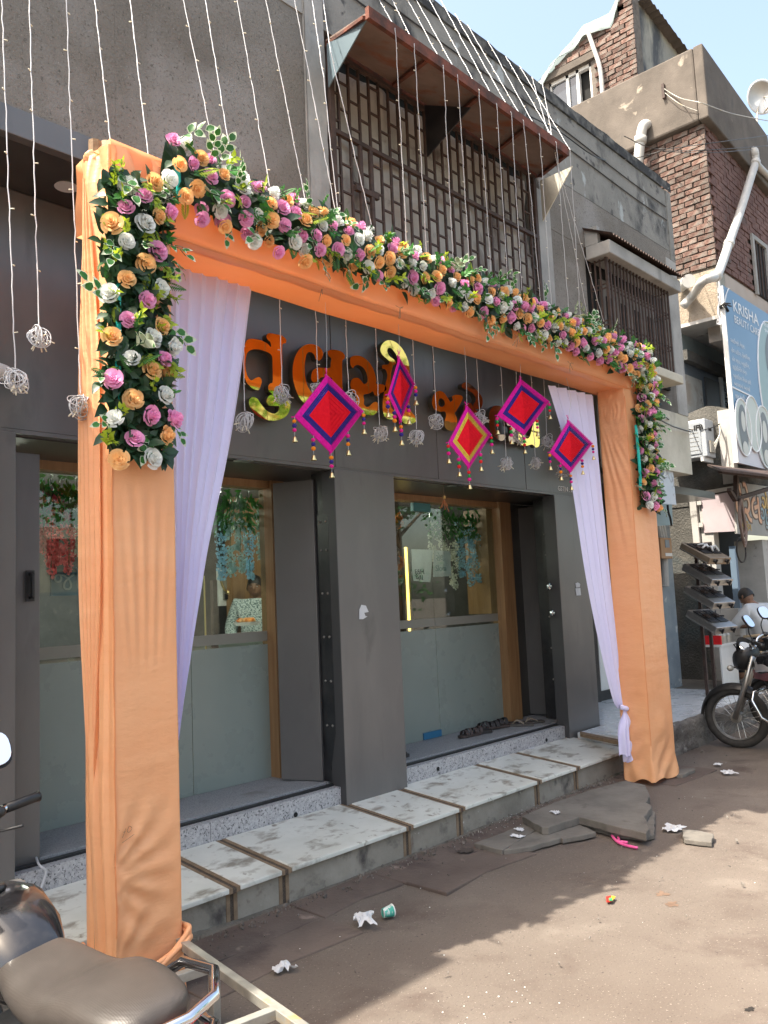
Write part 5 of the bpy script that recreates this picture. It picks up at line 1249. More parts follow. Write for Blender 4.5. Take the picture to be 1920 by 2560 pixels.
# papers stuck inside the right pane
p_ = thing('notice_sheet', 'creased white cloth notice with handwriting inside the right pane', 'notice', PY(1055, 1415, 4.86))
b = MB(); c4 = [PY(1028, 1373, 4.86), PY(1083, 1374, 4.86), PY(1074, 1456, 4.86), PY(1034, 1452, 4.86)]
b.grid(lambda u, v: c4[0].lerp(c4[1], u).lerp(c4[3].lerp(c4[2], u), v) + Vector((0, .012*math.sin(u*9+v*3)*v, 0)), 14, 14); b.build('sheet', M['paper'], p_, smooth=True)
inkb = mat('blue_black_ink', (.02,.03,.05), rough=.8)
text_mesh('દુકાન', .075, inkb, 'handwriting', parent=p_, mw=frame_mat(PY(1037, 1436, 4.842), (1, 0, 0), (0, 0, 1))); text_mesh('બંધ', .075, inkb, 'handwriting', parent=p_, mw=frame_mat(PY(1040, 1451, 4.842), (1, 0, 0), (0, 0, 1)))
n_ = thing('printed_sheet', 'white sheet with outlined letters inside the right pane beside the creased notice', 'notice', PY(1105, 1410, 4.85))
b = MB(); b.prism([PY(1085, 1376, 4.85), PY(1126, 1378, 4.85), PY(1128, 1440, 4.85), PY(1084, 1442, 4.85)], (0, .004, 0)); b.build('sheet', M['paper'], n_)
oc = mat('pale_teal_print', (.22,.34,.33), rough=.8); text_mesh('સેલ', .085, oc, 'printing', parent=n_, mw=frame_mat(PY(1090, 1402, 4.845), (1, 0, 0), (0, 0, 1))); text_mesh('Slom', .08, oc, 'printing', parent=n_, mw=frame_mat(PY(1089, 1428, 4.845), (1, 0, 0), (0, 0, 1)))
# blue poster behind far left glass
t_ = thing('blue_poster', 'blue poster with curly white lettering behind the far left glass', 'poster', PY(165, 1455, 4.95))
A_, B_ = PY(128, 1490, 4.95), PY(205, 1430, 4.95); bx('board', mat('teal_poster', (.03,.10,.15), rough=.6), A_.x, B_.x+.2, 4.95, 4.97, A_.z, B_.z, t_)
text_mesh('જીથ', .17, M['bluepaint'], 'lettering', parent=t_, mw=frame_mat(PY(132, 1476, 4.945), (1, 0, 0), (0, 0, 1)))

# ------------------------------------------------------------------ brick building on the right
bb_ = thing('brick_building', 'tall bare brick building with a concrete parapet band behind the shop on the right', 'brick building', (13, 6, 0))
XB, YB = 11.5, 4.09
def bb(name, m, x0, x1, y0, y1, z0, z1, par=None, bevel=0): return bx(name, m, x0, x1, y0, y1, z0, z1, par if par is not None else bb_, bevel)
bb('brick_core', M['mortar'], XB+.022, 16, YB+.022, 10.9, 6.0, 7.68); bb('brick_core', M['mortar'], XB+.022, XB+.6, YB+.024, 10.9, 7.681, PX(1772, 290, XB-.12).z+.3)
bb('roughcast_side', M['beige_rough'], XB, XB+.3, YB+.02, 9, 5.32, 5.999)
bb('roughcast_corner', M['stain_wall'], XB-.004, XB+.3, YB+.003, YB+.019, 4.95, 5.97)
bb('painted_front', mat('faded_mural', (.37,.315,.27), (.43,.375,.33), scale=1.6, rough=.9, spots=(((.46,.28,.19), .8, .56, .72), ((.27,.25,.23), 3, .6, .75))), XB+.301, 16, YB, YB+.3, 5.05, 5.999)
# faded painted letters on the mural
text_mesh('જાળી', .62, mat('faded_red_paint', (.40,.27,.25), rough=.9), 'painted_letters', parent=bb_, mw=frame_mat((XB+.95, YB-.004, 5.30), (1, 0, 0), (0, 0, 1)))
text_mesh('ફ', .75, mat('faded_blue_paint', (.13,.15,.26), rough=.9), 'painted_letters', parent=bb_, mw=frame_mat((XB+2.35, YB-.004, 5.20), (1, 0, 0), (0, 0, 1)))
b = MB(); b.tube(catmull([(XB+.45+.12*math.cos(a), YB-.003, 5.42+.33*math.sin(a)) for a in [i*.7 for i in range(-2, 8)]], 4), .03, 5); b.build('painted_curl', mat('faded_green_paint', (.22,.26,.21), rough=.9), bb_)
# concrete parapet band
z0b, z1b = PX(1772, 290, XB-.12).z, PX(1738, 114, XB-.12).z
pe_ = PY(1920, 340, YB-.12); b = MB(); b.prism([(XB-.12, YB-.12, z0b), (pe_.x, YB-.12, z0b-.25), (pe_.x, YB-.12, pe_.z), (XB-.12, YB-.12, z1b)], (0, .14, 0)); b.build('parapet_band', M['conc_brown'], bb_, bevel=.02)
b = MB(); b.box(XB-.12, XB+.02, YB+.021, 11, z0b, z1b); b.build('parapet_band', M['conc_brown'], bb_, bevel=.03)
bb('roof_slab', M['conc_brown'], XB+.03, 16, YB+.3, 11, 7.70, 7.9)
# bricks: individual in the near side face, joined beyond
BW, BH, BD, J = .225, .070, .03, .011
bme = []
for s in range(4):
    r = random.Random(s); b = MB(); n = [r.uniform(-.006, .006) for _ in range(8)]
    b.box(-.015, .02, -BW/2, BW/2, -BH/2, BH/2); b.v = [(x+n[i]*.7, y+n[i-1], z+n[i-2]*.6) for i, (x, y, z) in enumerate(b.v)]; bme.append(b.mesh('brick', M['brick']))
cnt = 0; rest = MB()
top = z0b-.01; k = 0; z = top-BH/2
rowsA = []
while z > 6.02:
    y = YB+BW/2-.01; f_ = rnd.uniform(.42, .62) if k % 2 else 1
    if f_ < 1: rowsA.append((YB+BW*f_/2-.01, z, f_)); y = YB+BW*f_+J+BW/2-.01
    while y < YB+1.35:
        rowsA.append((y, z, 1)); y += BW+J
    z -= BH+J; k += 1
rowsA.sort(key=lambda p: p[0])
for i, (y, z, f_) in enumerate(rowsA):
    dxx = rnd.uniform(-.008, .010)
    if i < 150: inst(rnd.choice(bme), 'brick', bb_, (XB-.004+dxx, y, z), (rnd.gauss(0, .03), 0, rnd.gauss(0, .02)), (1, f_*rnd.uniform(.94, 1), rnd.uniform(.88, 1.04)))
    else: rest.box(XB-.02+dxx, XB+.03, y-BW/2, y+BW/2, z-BH/2, z+BH/2)
z = z0b-.01-BH/2; k = 0
while z > 6.02:
    x = XB+.0+(BW/2 if k % 2 else 0)
    while x < 15.6:
        if not (13.0 < x+BW/2 < 13.75 and 6.0 < z < 6.95):
            d_ = rnd.uniform(-.008, .008); rest.box(x+.004, x+BW-.004, YB-.012+d_, YB+.03, z-BH/2, z+BH/2)
        x += BW+J
    z -= BH+J; k += 1
tag(rest.build('brick', M['brickfar'], bb_), kind='stuff')
wv = bb('side_window', M['seam'], 13.05, 13.66, YB-.015, YB-.013, 6.02, 6.90)
for x0, x1, z0, z1 in ((13.0, 13.08, 5.98, 6.95), (13.62, 13.70, 5.98, 6.95), (13.08, 13.62, 6.88, 6.95)): bb('window_frame', M['plaster_light'], x0, x1, YB-.05, YB-.016, z0, z1, wv)
for x in (13.2, 13.35, 13.5): bb('window_bar', M['rust_dark'], x-.01, x+.01, YB-.035, YB-.02, 6.02, 6.88, wv)
# rooftop brick room
XR = 11.62
c_b, c_t = PX(1597, 230, XR), PX(1585, 5, XR)
YR = c_b.y
rm = [PX(1345, 205, XR), PX(1545, 0, XR)]
zr0, zr1 = 7.9, 11.2
ztop = PX(1560, -25, XR).z; 
yend = YR+4.2
# tarp line gives the top of the side wall
tl = [PX(1352, 208, XR), PX(1413, 137, XR), PX(1462, 75, XR), PX(1530, 45, XR), PX(1552, -8, XR), PX(1556, -60, XR)]
def ztarp(y):
    P = sorted(tl, key=lambda p: p.y)
    if y <= P[0].y: return P[0].z
    for a, c in zip(P, P[1:]):
        if y <= c.y: return a.z+(c.z-a.z)*(y-a.y)/max(1e-6, c.y-a.y)
    return P[-1].z
w0, w1 = PX(1393, 232, XR), PX(1482, 305, XR)       # window opening
wy0, wy1 = PX(1478, 200, XR).y, PX(1392, 235, XR).y+.15
wz1 = PX(1476, 150, XR).z; wz0 = wz1-1.15
ztop = PY(1640, 12, YR).z
def zr_(y): return min(ztop, ztarp(y))
b = MB()
for y0, y1, z0, z1 in ((YR, wy0, zr0, None), (wy1, yend, zr0, None), (wy0, wy1, zr0, wz0), (wy0, wy1, wz1, None)):
    n_ = 8
    for q_ in range(n_):
        ya, yb = y0+(y1-y0)*q_/n_, y0+(y1-y0)*(q_+1)/n_
        ta, tb_ = (z1, z1) if z1 else (max(zr_(ya), z0+.02), max(zr_(yb), z0+.02))
        b.prism([(XR+.02, ya, z0), (XR+.02, yb, z0), (XR+.02, yb, tb_), (XR+.02, ya, ta)], (.23, 0, 0))
b.build('room_wall', M['mortar'], bb_)
rf_ = [PY(x, y, YR+.02) for x, y in ((1625, 0), (1655, 44), (1690, 94), (1722, 134))]; b = MB(); b.prism([(XR+.10, YR+.02, zr0), (rf_[-1].x, YR+.02, zr0)] + [tuple(p) for p in rf_[::-1]] + [(XR+.10, YR+.02, ztop)], (0, .23, 0)); b.build('room_front', M['stain_wall'], bb_)
bb('room_corner', M['mortar'], XR+.02, XR+.10, YR+.06, YR+.25, zr0, ztop)
cells = []
z = zr0+BH/2; k = 0
while z < ztop-.03:
    f_ = rnd.uniform(.42, .62) if k % 2 else 1; y = YR-.01
    while y < YR+3.6:
        L_ = BW*f_
        if not (wy0-.03 < y+L_ and y < wy1+.03 and wz0 < z < wz1+.12) and z < zr_(y+L_)-.02: cells.append((y+L_/2, z, f_))
        y += L_+J; f_ = 1
    z += BH+J; k += 1
def vis(p):
    d = Vector(p)-EYE_P; q = (d.dot(CR)/d.dot(CF)*F_PX+960, d.dot(CDOWN)/d.dot(CF)*F_PX+1280); return q
cells = [(c, vis((XR, c[0], c[1]))) for c in cells]
cells.sort(key=lambda c: (0 if (0 < c[1][1] < 330 and c[1][0] > 1400) else 1, c[0][0]))
rest = MB()
for i, ((y, z, f_), _) in enumerate(cells):
    dxx = rnd.uniform(-.010, .012)
    if i < 150: inst(rnd.choice(bme), 'brick', bb_, (XR-.004+dxx, y, z), (rnd.gauss(0, .03), 0, rnd.gauss(0, .02)), (1, f_*rnd.uniform(.94, 1), rnd.uniform(.88, 1.04)))
    else: rest.box(XR-.02+dxx, XR+.03, y-BW*f_/2, y+BW*f_/2, z-BH/2, z+BH/2)
tag(rest.build('brick', M['brick'], bb_), kind='stuff')
bb('window_lintel', M['conc_brown'], XR-.03, XR+.2, wy0-.1, wy1+.1, wz1+.002, wz1+.12)
wn = bb('room_window', M['seam'], XR+.16, XR+.17, wy0, wy1, wz0, wz1)
for t in (0, .31, .55, .97): y = wy0+(wy1-wy0)*t if t else wy0; bb('window_frame', M['white'], XR+.06, XR+.13, y, y+.05, wz0, wz1, wn)
bb('window_frame', M['white'], XR+.06, XR+.13, wy0, wy1, wz1-.06, wz1-.001, wn)
skyg = mat('window_pane_glass', (.05,.06,.075), rough=.05, spec=.8)
for a, c in ((.32, .54), (.56, .96)): bb('window_pane', skyg, XR+.09, XR+.10, wy0+(wy1-wy0)*a+.05, wy0+(wy1-wy0)*c, wz0, wz1-.06, wn)
# tarpaulin over the roof room
tp = MB()
def fn(u, v):
    y = YR-.12 + (yend-YR+.1)*v; zt__ = max(zr_(y), zr0+.3)
    if u < .4:
        drop = .20+.09*fbm(y*1.7, 2); x = XR-.07+.035*fbm(y*4, u*3)-.02*math.sin(y*9); z = zt__+.03-drop*(1-u/.4)*abs(math.sin(y*2.4+.5))**.7
    else: x = XR-.07+(u-.4)*.7; z = zt__+.04+.03*fbm(y*3, u*4)-.10*(u-.4)
    return (x, y, z)
tp.grid(fn, 24, 90); tag(tp.build('tarpaulin', M['tarp'], smooth=True), 'pale tarpaulin draped over the rooftop brick room', 'tarpaulin')
b = MB(); rl_ = [PY(x, y, YR-.15) for x, y in ((1618, -10), (1652, 32), (1690, 84), (1730, 136))]; P_ = catmull(rl_, 8); b.grid(lambda u, v: P_[int(v*(len(P_)-1))] + Vector((0, .45*u, .02*math.sin(v*70))), 6, len(P_)-1); b.build('corrugated_roof', M['conc_brown'], bb_)

# pipes
def pipe(label, pts, r, m='pvc', name='drain_pipe', collars=()):
    t = thing(name, label, 'pipe', pts[0]); b = MB(); b.tube(catmull(pts, 5), r, 12); b.build('tube', M[m], t, smooth=True)
    for i in collars:
        a, c = Vector(pts[i]), Vector(pts[min(i+1, len(pts)-1)]); d = (c-a).normalized(); b = MB(); b.lathe([(r*1.05, -.05), (r*1.22, -.045), (r*1.22, .045), (r*1.05, .05)], a, d, 14); b.build('collar', M[m], t, smooth=True)
    return t
pipe('white pipe stub with an elbow out of the concrete band', [PX(1618, 308, XB-.1)+Vector((.15, 0, 0)), PX(1612, 312, XB-.18), PX(1605, 325, XB-.22), PX(1601, 350, XB-.22), PX(1596, 400, XB-.22), PX(1592, 440, XB-.22)], .075, 'pvc_white', collars=(3,))
yp_ = YB-.16
pp_ = [PY(1878, 375, yp_+.12), PY(1886, 378, yp_), PY(1888, 392, yp_), PY(1888, 408, yp_), PY(1875, 450, yp_), PY(1850, 530, yp_), PY(1822, 610, yp_-.02), PY(1803, 665, yp_-.04), PY(1790, 690, yp_-.08), PY(1765, 708, yp_-.02)+Vector((-.1, 0, 0)), PX(1735, 735, XB-.15), PX(1708, 765, XB-.15)]
pipe('long grey drain pipe slanting down the brick front and turning in over the signboard', pp_, .06, 'pvc', collars=(3, 6, 8))
pipe('short grey branch pipe rising to the right from the drain pipe joint', [PY(1890, 408, yp_), PY(1905, 425, yp_), PY(1930, 450, yp_)], .05)
b = MB(); P = [PX(1467, 72, XR-.10), PX(1484, 120, XR-.12), PX(1500, 170, XR-.12), PX(1506, 230, XR-.13), PX(1509, 290, XR-.13), PX(1510, 335, XR-.13)]; b.tube(catmull(P, 5), .035, 8)
tag(b.build('hanging_strap', M['whitewash'], smooth=True), 'pale strap pipe hanging down the rooftop room from the tarpaulin', 'pipe')
pv = thing('vent_pipe_end', 'short capped pipe end sticking out beside the corrugated awning', 'pipe', PX(1722, 702, 10.6))
q = PX(1722, 702, 11.15); b = MB(); b.lathe([(.08, -.4), (.08, -.06), (.095, -.06), (.095, 0)], q, (-.75, -.62, -.15), 16); b.build('tube', M['pvc_white'], pv)
# dish
ds = thing('satellite_dish', 'round white satellite dish on the roof edge at the right', 'satellite dish', PY(1915, 270, 4.3))
q = PY(1906, 242, 4.3); n = Vector((-.55, -.75, -.25)).normalized()
b = MB(); b.lathe([(.001, .09), (.16, .06), (.29, .0), (.30, .0), (.16, .075), (.001, .105)][:3]+[(.30, .01)], q, -n, 28); b.build('reflector', M['white'], ds, smooth=True)
b = MB(); b.tube([q+Vector((.05, 0, .02)), q+n*.35+Vector((0, 0, -.15)), q+Vector((0, 0, -.3))], .012, 6); b.build('feed_arm', M['galv'], ds)
b = MB(); b.tube([q-n*.08, q+Vector((-.04, .1, -.3)), PY(1888, 300, 4.25)+Vector((0, 0, -.2))], .02, 8); b.build('mount', M['galv'], ds)
# overhead wires
def wire(label, pts, r=.006, m='black_plastic'):
    b = MB(); b.tube(catmull(pts, 8), r, 5); return tag(b.build('overhead_wire', M[m], smooth=True), label, 'wire', 'overhead wires on the right')
wire('pale wire from the bracket on the concrete band to the satellite dish', [PX(1660, 222, XB-.16), PX(1700, 245, XB-.18), PY(1755, 258, YB-.2), PY(1830, 284, YB-.25), PY(1925, 303, YB-.3)], .007, 'galv')
wire('second sagging wire from the bracket to the parapet corner', [PX(1662, 232, XB-.16), PX(1700, 260, XB-.17), PX(1745, 278, XB-.14)], .005, 'galv')
wire('upper wire crossing the brick corner to the right frame edge', [PX(1560, 340, 9.5), PX(1640, 372, 11.2), PY(1760, 360, YB-.3), PY(1925, 338, YB-.6)], .006)
wire('middle wire crossing the brick corner', [PX(1655, 377, 11.3), PY(1760, 376, YB-.2), PY(1925, 364, YB-.5)], .006)
wire('low wire under the pipe joint', [PX(1657, 379, 11.3), PY(1770, 382, YB-.2), PY(1880, 374, YB-.2)], .005)
wire('wire running from the plastered parapet to the bracket', [PY(1320, 288, YU-.03), PY(1400, 330, YU-.02), PY(1510, 400, YU-.02), PX(1590, 395, 10.8), PX(1655, 377, 11.3)], .006)
wire('dark cable swinging from the portal garland to the air conditioner', [PY(1625, 985, 3.3), PY(1660, 1040, 3.5), PX(1728, 1075, 11.1), PX(1770, 1072, 11.15), PX(1800, 1060, 11.4)], .008)
wire('lower cable from the garland to the pale wall corner', [PY(1635, 1040, 3.4), PY(1680, 1065, 3.55), PY(1728, 1080, 3.6)], .008)
br_ = MB(); q = PX(1660, 228, XB-.13); br_.box(q.x-.04, q.x+.01, q.y-.02, q.y+.02, q.z-.12, q.z+.10); tag(br_.build('iron_bracket', M['rust_dark']), 'small rusty iron bracket on the concrete band', 'bracket')

# first floor balcony behind the signboard
zb0, zb1 = 3.05, 5.32
bb('balcony_ceiling', M['whitewash'], XB-.02, 15, YB+.02, 6.5, 5.27, 5.319)
bb('balcony_back_wall', mat('blue_wash', (.26,.33,.34), (.34,.41,.42), scale=2.5, rough=.9, spots=(((.46,.47,.46), 4, .62, .7, (1,1,.4)), ((.09,.10,.105), 3, .6, .75))), XB+.03, 15, 4.75, 4.9, 3.0, 5.268)
bb('balcony_lintel', M['dark_conc'], XB+.0, 15, 4.60, 4.748, 4.80, 4.95)
wd_ = bb('balcony_window', mat('grey_window_frame', (.13,.15,.17), rough=.5), XB+.02, XB+1.5, 4.70, 4.748, 3.5, 4.795); bb('window_print', mat('marbled_print', (.50,.48,.43), (.40,.34,.28), scale=3, rough=.4, lo=.45, hi=.6, dist=1.5, spots=(((.22,.13,.07), 4, .60, .66),)), XB+.05, XB+.68, 4.69, 4.698, 3.55, 4.62, wd_); bb('window_post', M['white'], XB+1.38, XB+1.47, 4.66, 4.698, 3.5, 4.79, wd_); bb('window_dark_leaf', M['panel_edge'], XB+.80, XB+1.34, 4.68, 4.698, 3.5, 4.70, wd_)
for i in range(19): bb('louvre', M['bluepaint'], XB+1.52, XB+2.6, 4.66, 4.70, 3.55+i*.062, 3.585+i*.062, wd_)
b = MB()
def fn(u, v):
    y = YB+.02+2.2*u; zt__ = 3.98+.10*math.sin(u*7+1) - .25*max(0, .12-u)*8*.3; return (XB + .01*fbm(y*4, v*4), y, 2.86+(zt__-2.86)*v)
b.grid(fn, 40, 20); b.build('balcony_parapet', M['dark_conc'], bb_)
bb('balcony_parapet_core', M['dark_conc'], XB+.03, XB+.12, YB+.03, 6.2, 2.9, 3.93)
bb('balcony_corner', M['whitewash'], XB-.006, XB+.14, YB-.004, YB+.16, 2.95, 3.98)
bb('floor_beam', M['dark_conc'], XB-.01, 15, YB+.02, 8, 2.70, 2.9); bb('front_wall', M['dark_conc'], XB+.15, 16, YB+.02, YB+.14, 2.901, 3.6)
bb('side_wall', M['dark_conc'], XB+.002, XB+.2, 4.62, 9, .1, 2.699)
# shop front below
sf = M['whitewash']
bb('door_jamb', M['whitewash'], XB-.01, XB+.16, 4.44, 4.61, .2, 2.72); bb('low_wall', M['whitewash'], XB+.0, XB+.2, 4.20, 4.438, .2, 1.25)
bb('white_pillar', M['whitewash'], XB+1.0, XB+1.35, YB+.05, YB+.45, .1, 2.2)
bb('blue_door_frame', mat('blue_grey_frame', (.12,.17,.23), rough=.6), XB+1.36, XB+1.46, YB+.02, YB+.2, .1, 2.2); bb('white_door_post', M['white'], XB+1.26, XB+1.34, YB-.02, YB+.04, .1, 2.2)
bb('blue_post', mat('blue_post_paint', (.11,.16,.22), rough=.6), XB+.10, XB+.17, YB+.12, YB+.2, .1, 2.1)
bb('shop_dark', M['seam'], XB+.22, 15, 5.3, 5.35, .1, 2.7); bb('shop_dark', M['seam'], XB+1.5, 15, YB+.3, YB+.34, .1, 2.2)
bb('counter_wall', M['white'], XB+.2, XB+1.0, YB+.3, YB+.36, .1, .72)
pk = thing('pink_board', 'plain pinkish board closing the side of the shop sign box', 'board', PX(1790, 1280, XB-.03)); pkb = [PX(1752, 1242, XB-.03), PX(1836, 1228, XB-.03), PX(1839, 1328, XB-.03), PX(1760, 1332, XB-.03)]
b = MB(); b.prism(pkb, (.03, 0, 0)); b.build('board', M['pinkwall'], pk)
b = MB(); b.bar(PX(1728, 1238, XB-.02), PX(1838, 1219, XB-.02), .05); b.bar(PX(1733, 1240, XB-.02), PX(1745, 1360, XB-.02), .09); b.build('wood_frame', M['whitewash'], pk)
for px, py in ((1748, 1257), (1752, 1312)): q = PX(px, py, XB-.05); b = MB(); b.box(q.x-.01, q.x+.01, q.y-.03, q.y+.03, q.z-.03, q.z+.03); b.build('hinge', M['whitewash'], pk)
# painted shop sign with Gujarati letters
ss = thing('shop_board', 'painted shop board with orange and teal Gujarati letters under the iron awning', 'shop sign', PY(1880, 1290, YB-.02))
Ysb = YB-.03
b = MB(); b.prism([PY(1841, 1205, Ysb), PY(1945, 1220, Ysb), PY(1945, 1342, Ysb), PY(1843, 1334, Ysb)], (0, .03, 0)); b.build('board', mat('grey_board', (.33,.32,.30), (.28,.28,.26), rough=.7), ss)
og = mat('orange_letter', (.62,.26,.12), (.66,.50,.36), scale=2.2, rough=.6); ot = mat('teal_letter', (.08,.22,.27), (.50,.50,.46), scale=2, rough=.6); okr = mat('letter_outline', (.17,.13,.11), rough=.7); oy = mat('yellow_letter', (.55,.36,.09), rough=.6)
for off, m_, y_ in ((.022, okr, Ysb-.004), (0, og, Ysb-.008)): text_mesh('પેરેલ', .60, m_, 'painted_letter', off=off+.006, parent=ss, mw=frame_mat(PY(1840, 1301, y_), (1, 0, 0), (0, 0, 1)))
for body, px, py, m_, sz in (('ગે', 1907, 1283, oy, .4), ('ગ્રુ', 1904, 1311, ot, .4)):
    for off, mm, y_ in ((.018, okr, Ysb-.004), (0, m_, Ysb-.008)): text_mesh(body, sz, mm, 'painted_letter', off=off+.004, parent=ss, mw=frame_mat(PY(px, py, y_), (1, 0, 0), (0, 0, 1)))
text_mesh('રિપેરીંગ', .15, oy, 'painted_letter', parent=ss, mw=frame_mat(PY(1853, 1325, Ysb-.006), (1, 0, 0), (0, 0, 1)))
# iron awning frame over it
ia = thing('iron_awning', 'dark iron awning with a steel prop frame under the blue signboard', 'awning', PY(1850, 1200, 3.8))
b = MB(); b.prism([PX(1768, 1165, XB-.25), PY(1800, 1178, 3.6), PY(1950, 1196, 3.3), PY(1950, 1183, 3.9), PX(1815, 1172, XB)], (0, 0, .03)); b.build('awning_sheet', M['rust_dark'], ia)
for a, c in (((1840, 1190), (1840, 1252)), ((1838, 1248), (1945, 1215)), ((1838, 1250), (1822, 1224)), ((1800, 1178), (1945, 1197))):
    b = MB(); b.bar(PY(*a, 3.75), PY(*c, 3.75), .05); b.build('awning_prop', M['rust_dark'], ia)
hz = thing('hose_coil', 'coil of brown rubber hose hanging from the iron awning prop', 'hose', PY(1848, 1245, 3.7))
for i in range(7):
    q = PY(1850+rnd.uniform(-2, 3), 1246, 3.70+.01*i); w_ = rnd.uniform(.05, .14); L = rnd.uniform(.45, .62)
    b = MB(); b.tube(catmull([q, q+Vector((-w_, 0, -L*.5)), q+Vector((-.02, 0, -L)), q+Vector((w_, 0, -L*.75)), q+Vector((w_*.6, 0, -L*.3)), q+Vector((.01, 0, 0))], 6), .011, 6); b.build('hose_loop', mat('hose_rubber', (.17,.115,.095), (.23,.16,.13), rough=.6, scale=20) if i == 0 else bpy.data.materials['hose_rubber'], hz, smooth=True)
b = MB(); q = PY(1853, 1375, 3.9); b.tube([q+Vector((.16*math.cos(t*math.pi/14), 0, .16*math.sin(t*math.pi/14))) for t in range(29)], .011, 6, False); tag(b.build('rubber_ring', M['rubber'], smooth=True), 'black rubber ring hanging on the white shop pillar', 'rubber ring')

# blue beauty parlour signboard
Yk = YB-.10
ks = thing('beauty_signboard', 'blue beauty care signboard with white lettering and oval portraits', 'signboard', PY(1810, 715, Yk))
kA, kB = PY(1809, 714, Yk), PY(1843, 1156, Yk)
kx0 = (kA.x+kB.x)/2; kz1, kz0 = kA.z, kB.z; KW = 3.0
bx('board', mat('signboard_blue', (.085,.185,.31), (.105,.21,.34), scale=.6, rough=.4, bump=.03, bscale=3), kx0, kx0+KW, Yk, Yk+.04, kz0+.50, kz1, ks)
bx('white_band', mat('signboard_white', (.55,.53,.57), rough=.45), kx0, kx0+KW, Yk, Yk+.04, kz0, kz0+.498, ks)
bx('edge_trim', M['white'], kx0-.03, kx0-.002, Yk-.01, Yk+.05, kz0, kz1-.02, ks)
wm = mat('print_white', (.66,.68,.70), rough=.5); lb = mat('print_pale_blue', (.30,.42,.52), rough=.5)
def kfit(body, p0, xr, cap, off=0):
    """text whose left end, right end and letter height match the board in the photo"""
    P0 = PY(*p0, Yk-.004); wd = PY(xr, p0[1], Yk-.004).x-P0.x; hz = P0.z; ht = PY(p0[0], p0[1]-cap, Yk-.004).z-P0.z
    o = text_mesh(body, 1.0, wm, 'sign_text', off=off, parent=ks); me = o.data
    xs = [v.co.x for v in me.vertices]; x0, x1 = min(xs), max(xs); sx, sy = wd/(x1-x0), ht/.70
    for v in me.vertices: v.co = ((v.co.x-x0)*sx, v.co.y*sy, v.co.z*.002)
    o.matrix_basis = frame_mat(P0, (1, 0, 0), (0, 0, 1)); return o
def ktext(body, size, px, py, m_=None, off=0):
    p = PY(px, py, Yk-.004); return text_mesh(body, size, m_ or wm, 'sign_text', off=off, parent=ks, mw=frame_mat(p, (1, 0, 0), (0, 0, 1)))
kfit('KRISHA', (1834, 777), 1894, 27, .012); kfit('BEAUTY CARE', (1837, 806), 1896, 18, .004)
for i, (tx, p, xr) in enumerate((('આઈબ્રો, વેક્સ,', (1827, 854), 1861), ('હેર કટીંગ, ફેશિયલ,', (1829, 879), 1874), ('હેર સ્પા, બ્લુમીંગ,', (1831, 901), 1872), ('સ્ટ્રેઈટનીંગ કેમ્પ', (1832, 921), 1866), ('બ્રાઈડલ તૈયાર કરી', (1834, 943), 1876), ('આપવામાં આવશે', (1836, 963), 1874))): kfit(tx, p, xr, 9.5)
kfit('ફક્ત સ્ત્રીઓ માટે', (1839, 993), 1876, 9.5); kfit('BEST', (1911, 814), 1935, 8); kfit('96XX', (1912, 829), 1938, 8)
b = MB(); b.bar(PY(1829, 967, Yk-.003), PY(1881, 992, Yk-.003), .012, .02); b.build('rule', wm, ks)
def oval(cx, cz, rx, rz, y, m_, nm='portrait_oval', ring=True):
    b = MB(); b.face([(cx+rx*math.cos(a), y, cz+rz*math.sin(a)) for a in [i*math.pi/20 for i in range(40)]]); o = b.build(nm, m_, ks)
    if ring: b = MB(); b.tube([(cx+rx*math.cos(a), y-.001, cz+rz*math.sin(a)) for a in [i*math.pi/20 for i in range(41)]], .012, 5, False); b.build('oval_rim', wm, ks)
    return o
tealp = mat('print_teal', (.24,.35,.36), rough=.5); skinp = mat('print_face', (.50,.51,.47), rough=.5); hairp = mat('print_hair', (.13,.15,.16), rough=.5); greyp = mat('print_grey', (.45,.50,.47), rough=.5)
q = PY(1908, 940, Yk-.003); cx, cz = q.x+.42, q.z-.10
oval(cx, cz, .62, 1.02, Yk-.003, tealp)
oval(cx+.25, cz+.42, .48, .50, Yk-.006, hairp, 'portrait_hair', False); oval(cx+.20, cz+.0, .36, .56, Yk-.009, skinp, 'portrait_face', False)
for ex in (-.02, .24):
    b = MB(); b.tube([(cx+ex-.10+.2*t, Yk-.011, cz+.16+.05*math.sin(t*3.14)) for t in [i/8 for i in range(9)]], .016, 4); b.tube([(cx+ex-.09+.18*t, Yk-.011, cz+.04-.05*math.sin(t*3.14)) for t in [i/8 for i in range(9)]], .02, 4); b.build('portrait_eye', hairp, ks)
oval(cx+.16, cz-.34, .09, .035, Yk-.011, hairp, 'portrait_mouth', False)
for (px, py, rx, rz) in ((1858, 1068, .30, .40), (1883, 1060, .30, .40), (1912, 1093, .36, .46)):
    q = PY(px, py, Yk-.012); oval(q.x, q.z, rx, rz, Yk-.012-.002*(px % 3), greyp); 
    if px != 1883: oval(q.x, q.z-.02, rx*.55, rz*.85, Yk-.018, hairp, 'portrait_hair', False); oval(q.x, q.z+.08, rx*.26, rz*.36, Yk-.021, skinp, 'portrait_face', False); oval(q.x, q.z-.30, rx*.35, rz*.25, Yk-.022, skinp, 'portrait_dress', False)
b = MB(); P = [PY(*p, Yk-.003) for p in ((1809,770),(1812,740),(1818,725),(1823,720),(1817,735),(1813,755))]; b.prism(P, (0, -.003, 0)); b.build('swoosh', wm, ks)
